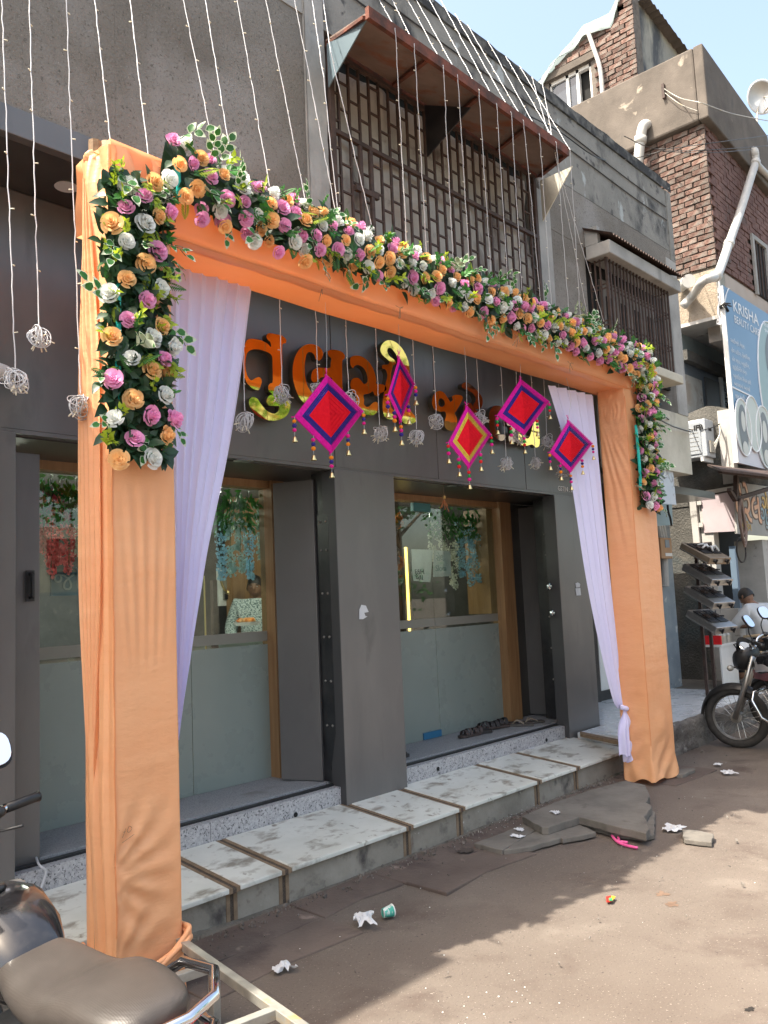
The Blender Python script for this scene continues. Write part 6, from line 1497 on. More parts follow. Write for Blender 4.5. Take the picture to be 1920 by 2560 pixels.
# tassel rope and black rags at its corner
tr = thing('tassel_rope', 'frayed white tassel rope hanging at the corner of the blue signboard', 'rope', PX(1796, 745, XB-.14))
for i in range(5): b = MB(); b.tube(catmull([PX(1797, 700, XB-.14), PX(1797+.5*i, 745, XB-.14), PX(1798-i*.5, 780, XB-.14), PX(1793+i*2.2, 812, XB-.14)], 5), .016, 5); b.build('strand', M['wire_white'], tr)
b = MB(); q = PX(1803, 763, XB-.2)
for i in range(8): a = i*.8; b.tube(catmull([q, q+Vector((.04, -.05*math.cos(a*.4), .03*math.sin(a))), q+Vector((.10+.02*i, -.10+.02*i, .05*math.sin(a*1.7)-.02))], 4), .010, 5)
tag(b.build('black_rag', M['black_plastic']), 'knot of black rag tied at the edge of the blue signboard', 'rag')

# air conditioner
ac = thing('air_conditioner', 'pale outdoor air conditioner unit mounted below the balcony', 'air conditioner', PX(1760, 1100, XB-.3))
xa = XB-.32; a0, a1 = PX(1724, 1070, xa), PX(1766, 1140, xa); y1, y0 = PX(1726, 1090, xa).y, PX(1765, 1090, xa).y
azb, azt = PX(1758, 1142, xa).z, PX(1752, 1047, xa).z
bx('casing', mat('ac_casing', (.33,.355,.38), (.37,.395,.42), rough=.45), xa, xa+.30, y0, y0+.62, azb, azt, ac, .012)
fm = mat('ac_panel', (.29,.315,.34), rough=.5)
bx('front_panel', fm, xa-.012, xa-.001, y0+.07, y0+.58, azb+.05, azt-.05, ac)
for i in range(6): bx('louvre', M['galv'], xa-.016, xa-.0125, y0+.10, y0+.30, azb+.10+i*.06, azb+.104+i*.06, ac)
text_mesh('IFB', .10, M['seam'], 'badge', off=.004, parent=ac, mw=frame_mat((xa-.0145, PX(1735, 1072, xa).y, azt-.15), (0, -1, 0), (0, 0, 1)))
bx('valve_cover', M['galv'], xa+.06, xa+.22, y0-.03, y0-.001, azb+.06, azb+.22, ac); bx('handle_recess', M['seam'], xa+.10, xa+.20, y0-.006, y0-.001, azt-.16, azt-.12, ac)
b = MB(); q = Vector((xa+.15, y0-.03, azb+.3))
for i in range(3): b.tube(catmull([q+Vector((0, 0, -.14-.05*i)), q+Vector((.05, -.08, 0)), q+Vector((.12, -.06, .12)), q+Vector((.28, .02, .05+.1*i)), q+Vector((.33, .1, .2))], 5), .009, 6)
b.build('refrigerant_pipe', M['galv'], ac)
bx('wall_bracket', M['white'], xa-.02, XB, y0+.05, y0+.09, azb-.06, azb-.002, ac); bx('wall_bracket', M['white'], xa-.02, XB, y0+.50, y0+.54, azb-.06, azb-.002, ac)

# hanging weathered boards under the end wall
wb = thing('weathered_board', 'pale blue flaking metal board hanging under the pale end wall', 'board', PY(1665, 1200, 3.66))
Yw = 3.66; b = MB(); b.prism([PY(1640, 1143, Yw), PY(1680, 1151, Yw), PY(1691, 1262, Yw), PY(1630, 1257, Yw)], (0, .01, 0)); b.build('board', mat('flaking_pale_blue', (.42,.48,.53), (.48,.53,.57), scale=3, rough=.7, spots=(((.16,.16,.16), 7, .60, .68), ((.60,.62,.62), 5, .62, .68))), wb)
b = MB(); P = [PY(x, y, Yw-.004) for x, y in ((1652,1170),(1656,1163),(1664,1165),(1668,1172),(1668,1190),(1661,1195),(1655,1190),(1659,1180),(1652,1186))]; b.tube(P, .012, 4); b.build('faded_emblem', M['bluepaint'], wb)
wb2 = thing('teal_board', 'plain grey teal metal board behind the flaking board', 'board', PY(1660, 1290, 3.9)); b = MB(); b.prism([PY(1626, 1250, 3.9), PY(1680, 1258, 3.9), PY(1682, 1312, 3.9), PY(1630, 1316, 3.9)], (0, .01, 0)); b.build('board', mat('grey_teal', (.20,.27,.28), rough=.6), wb2)
b = MB(); b.tube(catmull([PY(1669, 1262, 3.8), PY(1671, 1280, 3.8), PY(1676, 1296, 3.8), PY(1679, 1315, 3.8)], 5), .012, 5); tag(b.build('hanging_chain', M['seam']), 'short dark chain hanging below the flaking board', 'chain')

# blue flaking pillar, meter box, conduit
bp = thing('blue_pillar', 'narrow flaking blue grey pillar behind the right portal column', 'pillar', (10.55, 4.8, .28)); bx('shaft', M['bluepaint'], 10.3, 10.72, 4.72, 5.4, .27, 2.78, bp)
for i, (px, py, w_, h_) in enumerate(((1648, 1485, .16, .34), (1656, 1548, .10, .12), (1660, 1580, .12, .16))): q = PY(px, py, 4.71); b = MB(); b.box(q.x-w_/2, q.x+w_/2, 4.712, 4.716, q.z-h_/2, q.z+h_/2); b.build('pasted_notice', M['paper'], bp)
mb_ = thing('meter_box', 'brown electricity meter box with a small window on the blue pillar', 'meter box', PY(1660, 1370, 4.6))
A_, B_ = PY(1655, 1396, 4.58), PY(1678, 1345, 4.58); mm = mat('meter_brown', (.36,.20,.095), (.42,.25,.13), scale=4, rough=.6); bx('cover', mm, A_.x, B_.x, 4.58, 4.70, A_.z, B_.z, mb_, .008); bx('case', mat('meter_case', (.20,.075,.045), rough=.6), A_.x-.36, A_.x-.002, 4.60, 4.70, A_.z, B_.z, mb_)
bx('meter_window', M['bluepaint'], A_.x+.12, A_.x+.24, 4.572, 4.579, A_.z+.14, A_.z+.24, mb_); bx('sticker', M['white'], A_.x+.10, A_.x+.30, 4.573, 4.579, A_.z+.03, A_.z+.07, mb_)
for i in range(3): b = MB(); q = PY(1652+6*i, 1346, 4.66); b.tube([q, q+Vector((-.06, 0, .22)), q+Vector((-.25, 0, .36))], .03, 8); b.build('conduit', M['pvc'], mb_)
b = MB(); q0, q1 = PY(1661, 1398, 4.68), PY(1664, 1466, 4.68); b.tube([q0, q1], .045, 10); b.build('conduit', M['pvc'], mb_)

# tiled platform of the next shop
pf = thing('shop_platform', 'white tiled platform of the neighbouring shop with a rough concrete kerb', 'platform', (8.5, 4, 0))
b = MB()
def fn(u, v):
    x = 6.92+6*u; t = v; y = 3.50 + (.02*fbm(x*3, t*4)) + .03*(1-t); z = -.05 + .325*min(t/.8, 1); 
    if t > .8: y += (t-.8)/.2*.10
    return (x, y+.01*fbm(x*11, t*9, 4), z+.012*fbm(x*5, t*3, 8))
b.grid(fn, 160, 14); b.build('kerb_face', M['kerb'], pf, smooth=True)
for i in range(7):
    for j in range(4):
        x0, y0 = 6.92+i*.5, 3.585+j*.5; x1, y1 = x0+.497, y0+.497
        if x0 < 7.41 and y1 > 4.1: y1 = 4.08
        if y1 > y0: bx('floor_tile', M['tile'], x0, x1, y0, y1, .20, .283+rnd.uniform(-.001, .001), pf)
bx('concrete_apron', M['slab'], 10.425, 12.5, 3.6, 6, .2, .28, pf); bx('platform_core', M['kerb'], 6.95, 12.5, 3.62, 6.5, -.05, .199, pf)
b = MB(); b.prism([PZ(1450, 1828, .285), PZ(1556, 1850, .285), PZ(1556, 1856, .285), PZ(1450, 1833, .285)], (0, 0, -.03)); b.build('edge_trim', M['strip'], pf)
# neighbouring shop opening
bx('recess_wall', mat('mauve_wall', (.10,.09,.095), (.13,.115,.12), rough=.8), 7.47, 10.9, 5.62, 5.72, .2, 2.8)
bx('recess_ceiling', M['soffit'], 7.43, 10.9, 4.15, 5.7, 2.70, 2.79)
nd = thing('glass_door', 'black framed shop door with a white lower panel behind the right curtain', 'door', PZ(1500, 1755, .285)); q = PZ(1500, 1755, .285)
bx('door_post', M['blackmetal'], q.x-.04, q.x+.04, q.y, q.y+.10, .284, 2.6, nd); bx('white_panel', M['white'], q.x+.11, q.x+.8, q.y+.03, q.y+.06, .40, 1.05, nd); bx('bottom_rail', M['blackmetal'], q.x+.042, q.x+.85, q.y+.02, q.y+.07, .285, .398, nd); bx('mid_rail', M['blackmetal'], q.x+.042, q.x+.85, q.y+.02, q.y+.07, 1.052, 1.12, nd)
b = MB(); p = PZ(1465, 1610, 1.0); p = PY(1473, 1606, 5.3); b.tube([p+Vector((-.12, 0, 0)), p+Vector((.03, 0, 0)), p+Vector((.05, 0, -.03)), p+Vector((-.1, 0, -.04))], .012, 8); b.build('door_handle', M['chrome'], nd)
sk = thing('sack_pile', 'dark sacks piled inside the neighbouring shop', 'sacks', PZ(1478, 1715, .29))
for (px, py, r_) in ((1478, 1700, .16), (1486, 1672, .13), (1470, 1660, .12)): p = PY(px, py, 5.2); b = MB(); b.ball(p, r_*1.2, r_, r_, 12, 8); b.build('sack', M['seat'], sk, smooth=True)

# gas stoves on a rack
rack = thing('stove_rack', 'black iron rack holding four gas stoves in front of the repair shop', 'rack', PY(1745, 1500, 4.0))
for px in (1738, 1758): b = MB(); a = PY(px, 1362, 4.05); c = PY(px+13, 1600, 4.05); b.bar(a, Vector((a.x, a.y, .28)), .035); b.build('rack_post', M['rust_dark'], rack)
b = MB(); b.bar(PY(1732, 1364, 4.05), PY(1775, 1360, 4.05), .05); b.build('rack_rail', M['rust_dark'], rack)
def stove(label, corner, m, i):
    """corner: photo position of the lower front left corner; tray tips down towards the street"""
    t = thing('gas_stove', label, 'gas stove', PY(*corner, 3.72), 'gas stoves on the rack')
    ex = Vector((1, .10, 0)).normalized(); tl_ = R_(29); sa_, ca_ = math.sin(R_(13)), math.cos(R_(13)); ex = Vector((ca_, -sa_, 0)); ey = Vector((sa_*math.cos(tl_), ca_*math.cos(tl_), math.sin(tl_))).normalized(); ez = ex.cross(ey)
    o = PY(*corner, 3.72); Wd, Dp_, Hh = .40, .42, .085
    P = lambda x, y, z: o + ex*x + ey*y + ez*z
    b = MB(); b.obox(P(Wd/2, Dp_/2, Hh/2), ex, ey, ez, Wd/2, Dp_/2, Hh/2); b.build('body', m, t, bevel=.008)
    for cx_ in (.11, .29):
        b = MB(); b.obox(P(cx_, .24, Hh+.008), ex, ey, ez, .075, .13, .004); tr_ = b.build('burner_tray', M['blackmetal'], t)
        b = MB(); b.lathe([(.045, 0), (.05, .012), (.02, .02)], P(cx_, .24, Hh+.012), ez, 12); b.build('burner', M['rust_dark'], tr_)
        b = MB()
        for a in range(4): d = ex*math.cos(a*math.pi/2+.78)+ey*math.sin(a*math.pi/2+.78); b.bar(P(cx_, .24, Hh+.02)+d*.03, P(cx_, .24, Hh+.035)+d*.09, .012, .012, ez)
        b.build('pan_support', M['blackmetal'], tr_)
    for cx_ in (.09, .31):
        b = MB(); b.lathe([(.022, 0), (.02, .02), (.01, .022)], P(cx_, -.001, .05), -ey, 12); b.bar(P(cx_, -.03, .022), P(cx_, -.03, .078), .010, .02, ey); b.build('knob', M['black_plastic'], t)
    b = MB(); b.obox(P(.20, -.002, .045), ex, ey, ez, .05, .002, .022); b.build('badge', M['galv'], t)
    b = MB(); b.tube([P(-.004, .02, .02), P(-.02, .02, .02), P(-.02, .40, .02), P(-.004, .40, .02)], .006, 5); b.build('side_rail', M['steel'], t)
    return t, P
t1, P1 = stove('brownish gas stove with a white rag, topmost on the rack', (1770, 1412), mat('greasy_steel', (.26,.20,.145), (.33,.27,.20), rough=.45, metal=.6, scale=10), 0)
b = MB()
for k in range(6): a = k*1.05; b.tube([P1(.20, .2, .125), P1(.20+.07*math.cos(a), .2+.06*math.sin(a), .13+.008*k), P1(.20+.12*math.cos(a+.3), .2+.10*math.sin(a), .118)], .012, 5)
tag(b.build('white_rag', M['paper'], smooth=True), 'knotted white rag lying on the topmost gas stove', 'rag')
stove('steel gas stove second from the top with a pale front', (1775, 1466), M['steel'], 1); stove('steel gas stove third from the top of the rack', (1780, 1524), M['steel'], 2); stove('lowest gas stove on the rack, partly behind the mirror', (1786, 1586), M['steel'], 3)
sh = thing('jar_shelf', 'small red edged shelf with glass jars under the stoves', 'shelf', PY(1815, 1610, 4.1)); A_, B_ = PY(1803, 1612, 4.1), PY(1840, 1583, 4.1)
bx('shelf_board', M['white'], A_.x, B_.x, 4.1, 4.3, A_.z-.03, A_.z, sh); bx('shelf_side', M['pom_red'], A_.x, A_.x+.03, 4.1, 4.3, A_.z, B_.z, sh); bx('shelf_front', M['white'], A_.x, B_.x, 4.11, 4.13, .3, A_.z-.032, sh)
for i in range(3): b = MB(); b.lathe([(.055, 0), (.06, .1), (.045, .13), (.048, .16)], (A_.x+.13+.14*i, 4.18, A_.z), n=12); tag(b.build('glass_jar', M['galv']), 'dusty glass jar on the small shelf, %s' % ('nearest the rack', 'middle', 'nearest the chair')[i], 'jar', 'glass jars on the small shelf')
b = MB(); p = PZ(1690, 1690, .285)
for i, (a, c) in enumerate((((1680, 1683), (1745, 1688)), ((1681, 1688), (1775, 1694)))):
    b = MB(); b.bar(PZ(*a, .30), PZ(*c, .30), .03, .015); tag(b.build('metal_strip', M['rust_dark']), 'rusty metal strip lying by the dark wall, %s' % ('back one', 'front one')[i], 'metal strip')

# ------------------------------------------------------------------ people
def skin_mesh(name, joints, edges, m, parent, sub=2, root=0):
    """joints: (point, radius); grown with a Skin modifier into one surface"""
    me = bpy.data.meshes.new(name); me.from_pydata([tuple(j[0]) for j in joints], edges, []); me.update()
    o = link(name, me, parent); md = o.modifiers.new('skin', 'SKIN'); md.use_smooth_shade = True
    sv = me.skin_vertices[0].data if me.skin_vertices else None
    if sv is None:
        bpy.context.view_layer.objects.active = o; sv = o.data.skin_vertices[0].data
    for i, j in enumerate(joints):
        r = j[1]; sv[i].radius = (r, r) if not hasattr(r, '__len__') else r
        sv[i].use_root = (i == root)
    sbm = o.modifiers.new('sub', 'SUBSURF'); sbm.levels = sub; sbm.render_levels = sub
    me.materials.append(m); return o
def head(parent, c, fwd, up, s, hair_m, body_name='head'):
    """one head surface with brow, nose, lips, chin; ears; hair cap"""
    c = Vector(c); fwd = Vector(fwd).normalized(); up = (Vector(up)-fwd*Vector(up).dot(fwd)).normalized(); rt = fwd.cross(up)
    b = MB()
    def shape(u, v):
        th = math.pi*v; an = 2*math.pi*u; x = math.sin(th)*math.sin(an); y = math.sin(th)*math.cos(an); z = math.cos(th)
        rx, ry, rz = .078, .098, .118
        f = max(0, y)
        jaw = max(0, -z); X = x*rx*(1-.32*jaw*jaw); Y = y*ry*(1-.10*jaw) ; Z = z*rz
        ax = abs(x)
        nose = math.exp(-(x/.16)**2)*math.exp(-((z+.14)/.20)**2)*f; Y += .026*nose
        Y -= .010*f*math.exp(-((ax-.40)/.17)**2)*math.exp(-((z-.06)/.12)**2)
        Y += .006*f*math.exp(-((z-.22)/.09)**2)
        Y += .006*f*math.exp(-(x/.28)**2)*math.exp(-((z+.46)/.07)**2) + .006*f*math.exp(-(x/.25)**2)*math.exp(-((z+.60)/.06)**2)
        Y += .008*f*math.exp(-(x/.3)**2)*math.exp(-((z+.85)/.12)**2)
        return c + (rt*X + fwd*Y + up*Z)*s
    b.grid(shape, 48, 36, True)
    for sd in (-1, 1): b.ball(c+(rt*(.078*sd)-fwd*.005-up*.008)*s, .012*s, .02*s, .03*s, 8, 6)
    h = b.build(body_name, M['skin'], parent, smooth=True)
    b = MB()
    def cap(u, v):
        th = math.pi*v*.60; an = 2*math.pi*u; k = 1.10; lim = 1.0
        front = max(0, math.cos(an)); th *= (1-.36*front); x = math.sin(th)*math.sin(an); y = math.sin(th)*math.cos(an); z = math.cos(th)
        return c + (rt*x*.078*k + fwd*(y*.098*k-.006) + up*z*.118*1.07)*s*(1+.012*math.sin(an*17+v*9))
    b.grid(cap, 40, 14, True); b.build('hair', hair_m, parent, smooth=True)
    for sd in (-1, 1):
        e = c+(rt*.031*sd+fwd*.083+up*.008)*s; b = MB(); b.ball(e, .011*s, .008*s, .006*s, 8, 6); b.build('eye', M['white'], parent, smooth=True)
        b = MB(); b.ball(e+fwd*.006*s, .005*s, .004*s, .005*s, 8, 5); b.build('iris', M['hair'], parent)
        b = MB(); b.tube([e+(rt*-.018+up*.018+fwd*.008)*s, e+(up*.022+fwd*.011)*s, e+(rt*.018+up*.017+fwd*.008)*s], .0035*s, 5); b.build('eyebrow', hair_m, parent)
    b = MB(); b.tube([c+(rt*-.022+up*-.063+fwd*.092)*s, c+(up*-.062+fwd*.099)*s, c+(rt*.022+up*-.063+fwd*.092)*s], .004*s, 5); b.build('mouth', mat('lip', (.13,.055,.045), rough=.5) if 'lip' not in bpy.data.materials else bpy.data.materials['lip'], parent)
    return h
def person(label, base, fwd, pose, shirt, trousers, s=1.0, group=None):
    """pose: dict of joints in local frame (right, forward, up) metres"""
    t = thing('person', label, 'person', base); fwd = Vector(fwd).normalized(); rt = Vector((fwd.y, -fwd.x, 0)); B = Vector(base)
    W = lambda p: B + (rt*p[0] + fwd*p[1] + Vector((0, 0, p[2])))*s
    p = pose; J = []; E = []
    def add(q, r): J.append((W(q), r*s if not hasattr(r, '__len__') else (r[0]*s, r[1]*s))); return len(J)-1
    pel = add(p['pelvis'], .125); sp = add(p['spine'], .125); ch = add(p['chest'], .14); nk = add(p['neck'], .058); hd = add(p['head'], .06)
    E += [(pel, sp), (sp, ch), (ch, nk), (nk, hd)]
    SH = []; SHE = []; shs = []
    for sd in ('r', 'l'):
        a = [add(p['shoulder_'+sd], .062), add(p['elbow_'+sd], .042), add(p['wrist_'+sd], .028)]
        hv = (Vector(p['wrist_'+sd])-Vector(p['elbow_'+sd])).normalized(); hp = add(Vector(p['wrist_'+sd])+hv*.05, (.036, .020)); E += [(ch, a[0]), (a[0], a[1]), (a[1], a[2]), (a[2], hp)]
        side = hv.cross(Vector((0, 0, 1))); side = side.normalized() if side.length > .1 else Vector((1, 0, 0)); dn = hv.cross(side)
        for k in range(4):
            o = (k-1.5)*.019; q0 = Vector(p['wrist_'+sd])+hv*.085+side*o; L = (.062, .075, .07, .055)[k]; f1 = add(q0, .0095); f2 = add(q0+hv*L*.55+dn*.010, .009); f3 = add(q0+hv*L*.95+dn*.028, .0075); E += [(hp, f1), (f1, f2), (f2, f3)]
        q0 = Vector(p['wrist_'+sd])+hv*.035+side*(.034 if sd == 'l' else -.034); f1 = add(q0, .011); f2 = add(q0+hv*.035+side*(.02 if sd == 'l' else -.02)+dn*.01, .009); E += [(hp, f1), (f1, f2)]
    for sd in ('r', 'l'):
        a = [add(p['hip_'+sd], .082), add(p['knee_'+sd], .058), add(p['ankle_'+sd], .038), add(Vector(p['ankle_'+sd])+Vector((0, .14, -.05)), .034)]; E += [(pel, a[0]), (a[0], a[1]), (a[1], a[2]), (a[2], a[3])]
    skin_mesh('body', J, E, M['skin'], t)
    # shirt
    J2 = []; E2 = []
    def add2(q, r): J2.append((W(q), r*s)); return len(J2)-1
    a0 = add2(p['pelvis'], .150); a1 = add2(p['spine'], .165); a2 = add2(p['chest'], .185); a3 = add2(Vector(p['neck'])-Vector((0, 0, .03)), .075); E2 = [(a0, a1), (a1, a2), (a2, a3)]
    for sd in ('r', 'l'):
        q0 = add2(p['shoulder_'+sd], .092); q1 = add2(p['elbow_'+sd], .070); E2 += [(a2, q0), (q0, q1)]
        sl = pose.get('sleeve', 1.0); q2 = add2(Vector(p['elbow_'+sd]).lerp(Vector(p['wrist_'+sd]), .92 if sl > .5 else .1), .052); E2.append((q1, q2))
    skin_mesh('shirt', J2, E2, shirt, t)
    J3 = []; E3 = []
    def add3(q, r): J3.append((W(q), r*s)); return len(J3)-1
    b0 = add3(p['pelvis'], .145)
    for sd in ('r', 'l'):
        q0 = add3(p['hip_'+sd], .095); q1 = add3(p['knee_'+sd], .075); q2 = add3(Vector(p['ankle_'+sd])+Vector((0, 0, .03)), .062); E3 += [(b0, q0), (q0, q1), (q1, q2)]
    skin_mesh('trousers', J3, E3, trousers, t)
    hf = pose.get('face', (0, 1, 0)); hfw = rt*hf[0]+fwd*hf[1]+Vector((0, 0, hf[2])); hup = Vector((0, 0, 1))+fwd*pose.get('nod', 0)
    head(t, W(Vector(p['head'])+Vector((0, .015, .03))), hfw, hup, s, M['hair'])
    return t
checked = mat('printed_shirt', (.48,.54,.52), (.10,.15,.15), scale=75, lo=.48, hi=.58, detail=1, rough=.8)
dktr = mat('dark_trousers', (.012,.013,.016), rough=.8)
zf = .20
standing = dict(pelvis=(0, 0, .90), spine=(0, .01, 1.05), chest=(0, .0, 1.26), neck=(0, .0, 1.42), head=(0, .02, 1.50),
    shoulder_r=(.19, 0, 1.35), elbow_r=(.27, .02, 1.08), wrist_r=(.20, .20, .96), shoulder_l=(-.19, 0, 1.35), elbow_l=(-.27, .02, 1.08), wrist_l=(-.20, .20, .96),
    hip_r=(.09, 0, .86), knee_r=(.10, .02, .48), ankle_r=(.10, 0, .08), hip_l=(-.09, 0, .86), knee_l=(-.10, .02, .48), ankle_l=(-.10, 0, .08), face=(.15, 1, -.05))
pm = PY(638, 1470, 7.1)
person('man in a grey patterned long sleeved shirt standing inside the shop', (pm.x, 7.1, zf), (-.62, -.78, 0), standing, checked, dktr, 1.03)
ft_ = thing('flower_tray', 'small tray of orange and yellow flowers on the counter in front of the man', 'flower tray', PY(620, 1560, 6.1))
q = PY(618, 1563, 6.1); b = MB(); b.lathe([(.10, 0), (.13, .03)], q, n=16); b.build('tray', M['steel'], ft_)
for i in range(9): inst(rnd.choice(ROSES['peach'] + [OR]), 'flower', ft_, q+Vector((rnd.uniform(-.09, .09), rnd.uniform(-.05, .05), .04)), q=qdir((rnd.gauss(0, .3), rnd.gauss(-.3, .3), 1), 0), scl=.035)
# seated man seen from behind, bending over his work
seated = dict(pelvis=(0, 0, .50), spine=(0, .05, .68), chest=(0, .17, .90), neck=(0, .26, 1.05), head=(0, .32, 1.12),
    shoulder_r=(.19, .16, .98), elbow_r=(.27, .33, .78), wrist_r=(.15, .52, .74), shoulder_l=(-.19, .16, .98), elbow_l=(-.27, .33, .78), wrist_l=(-.15, .52, .74),
    hip_r=(.10, .02, .48), knee_r=(.13, .42, .50), ankle_r=(.13, .40, .09), hip_l=(-.10, .02, .48), knee_l=(-.13, .42, .50), ankle_l=(-.13, .40, .09), face=(-.1, 1, -.7), nod=.5)
ps = Vector((11.26, 3.73, .28)); sf_ = Vector((.35, .93, 0))
white_sh = mat('pale_shirt', (.44,.46,.48), (.50,.52,.54), scale=6, rough=.8)
person('man in a pale shirt bent over on the plastic chair, seen from behind', ps, sf_, seated, white_sh, dktr, .98)
# plastic chair
pc = thing('plastic_chair', 'tan plastic chair with a lattice back in front of the repair shop', 'chair', (ps.x, ps.y, .28))
tan_p = mat('tan_plastic', (.44,.33,.20), (.48,.37,.235), scale=4, rough=.45)
cf = sf_.normalized(); cr = Vector((cf.y, -cf.x, 0)); cb = ps.copy()
Wc = lambda x, y, z: cb + cr*x + cf*y + Vector((0, 0, z))
b = MB(); b.obox(Wc(0, 0, .42), cr, cf, (0, 0, 1), .22, .22, .015); b.build('seat', tan_p, pc, bevel=.01)
for sx in (-1, 1):
    for sy in (-1, 1): b = MB(); b.bar(Wc(.20*sx, .20*sy, .42), Wc(.24*sx, .25*sy, 0), .045, .03); b.build('leg', tan_p, pc)
    b = MB(); b.tube([Wc(.22*sx, -.24, .62), Wc(.26*sx, -.05, .64), Wc(.25*sx, .20, .62), Wc(.22*sx, .22, .43)], .018, 8); b.build('armrest', tan_p, pc, smooth=True)
def bk(u, v): x = (u-.5)*.46*(1-.12*v*v); return Wc(x, -.22-.10*v-.03*(1-(2*u-1)**2), .44+.42*v+.03*(1-(2*u-1)**2)*v)
b = MB()
for k in range(13):
    for s_ in (1, -1):
        u0 = -.35+k*.14; seg = [(u0+ s_*.0 + (t*.75 if s_ > 0 else .75-t*.75), .08+.70*t) for t in [i/9 for i in range(10)]]; seg = [(u, v) for u, v in seg if .1 < u < .9]
        if len(seg) > 1: b.tube([bk(u, v) for u, v in seg], .010, 5)
b.build('back_lattice', tan_p, pc)
b = MB(); b.tube([bk(.04, t) for t in [i/8 for i in range(9)]] + [bk(u, 1) for u in [.06+.88*i/10 for i in range(11)]] + [bk(.96, 1-t) for t in [i/8 for i in range(9)]], .024, 8); b.tube([bk(u, .9) for u in [.06+.88*i/8 for i in range(9)]], .05, 6); b.build('back_rim', tan_p, pc, smooth=True)
mar = mat('maroon_shirt', (.10,.02,.03), rough=.8); std2 = dict(standing); std2['sleeve'] = 0; std2['wrist_l'] = (-.26, .10, .80); std2['wrist_r'] = (.26, .10, .80)
p2_ = Vector((12.75, 4.2, .1)); person('man in a maroon shirt standing in the repair shop doorway at the right edge', p2_, (-.9, -.4, 0), std2, mar, dktr, 1.0)

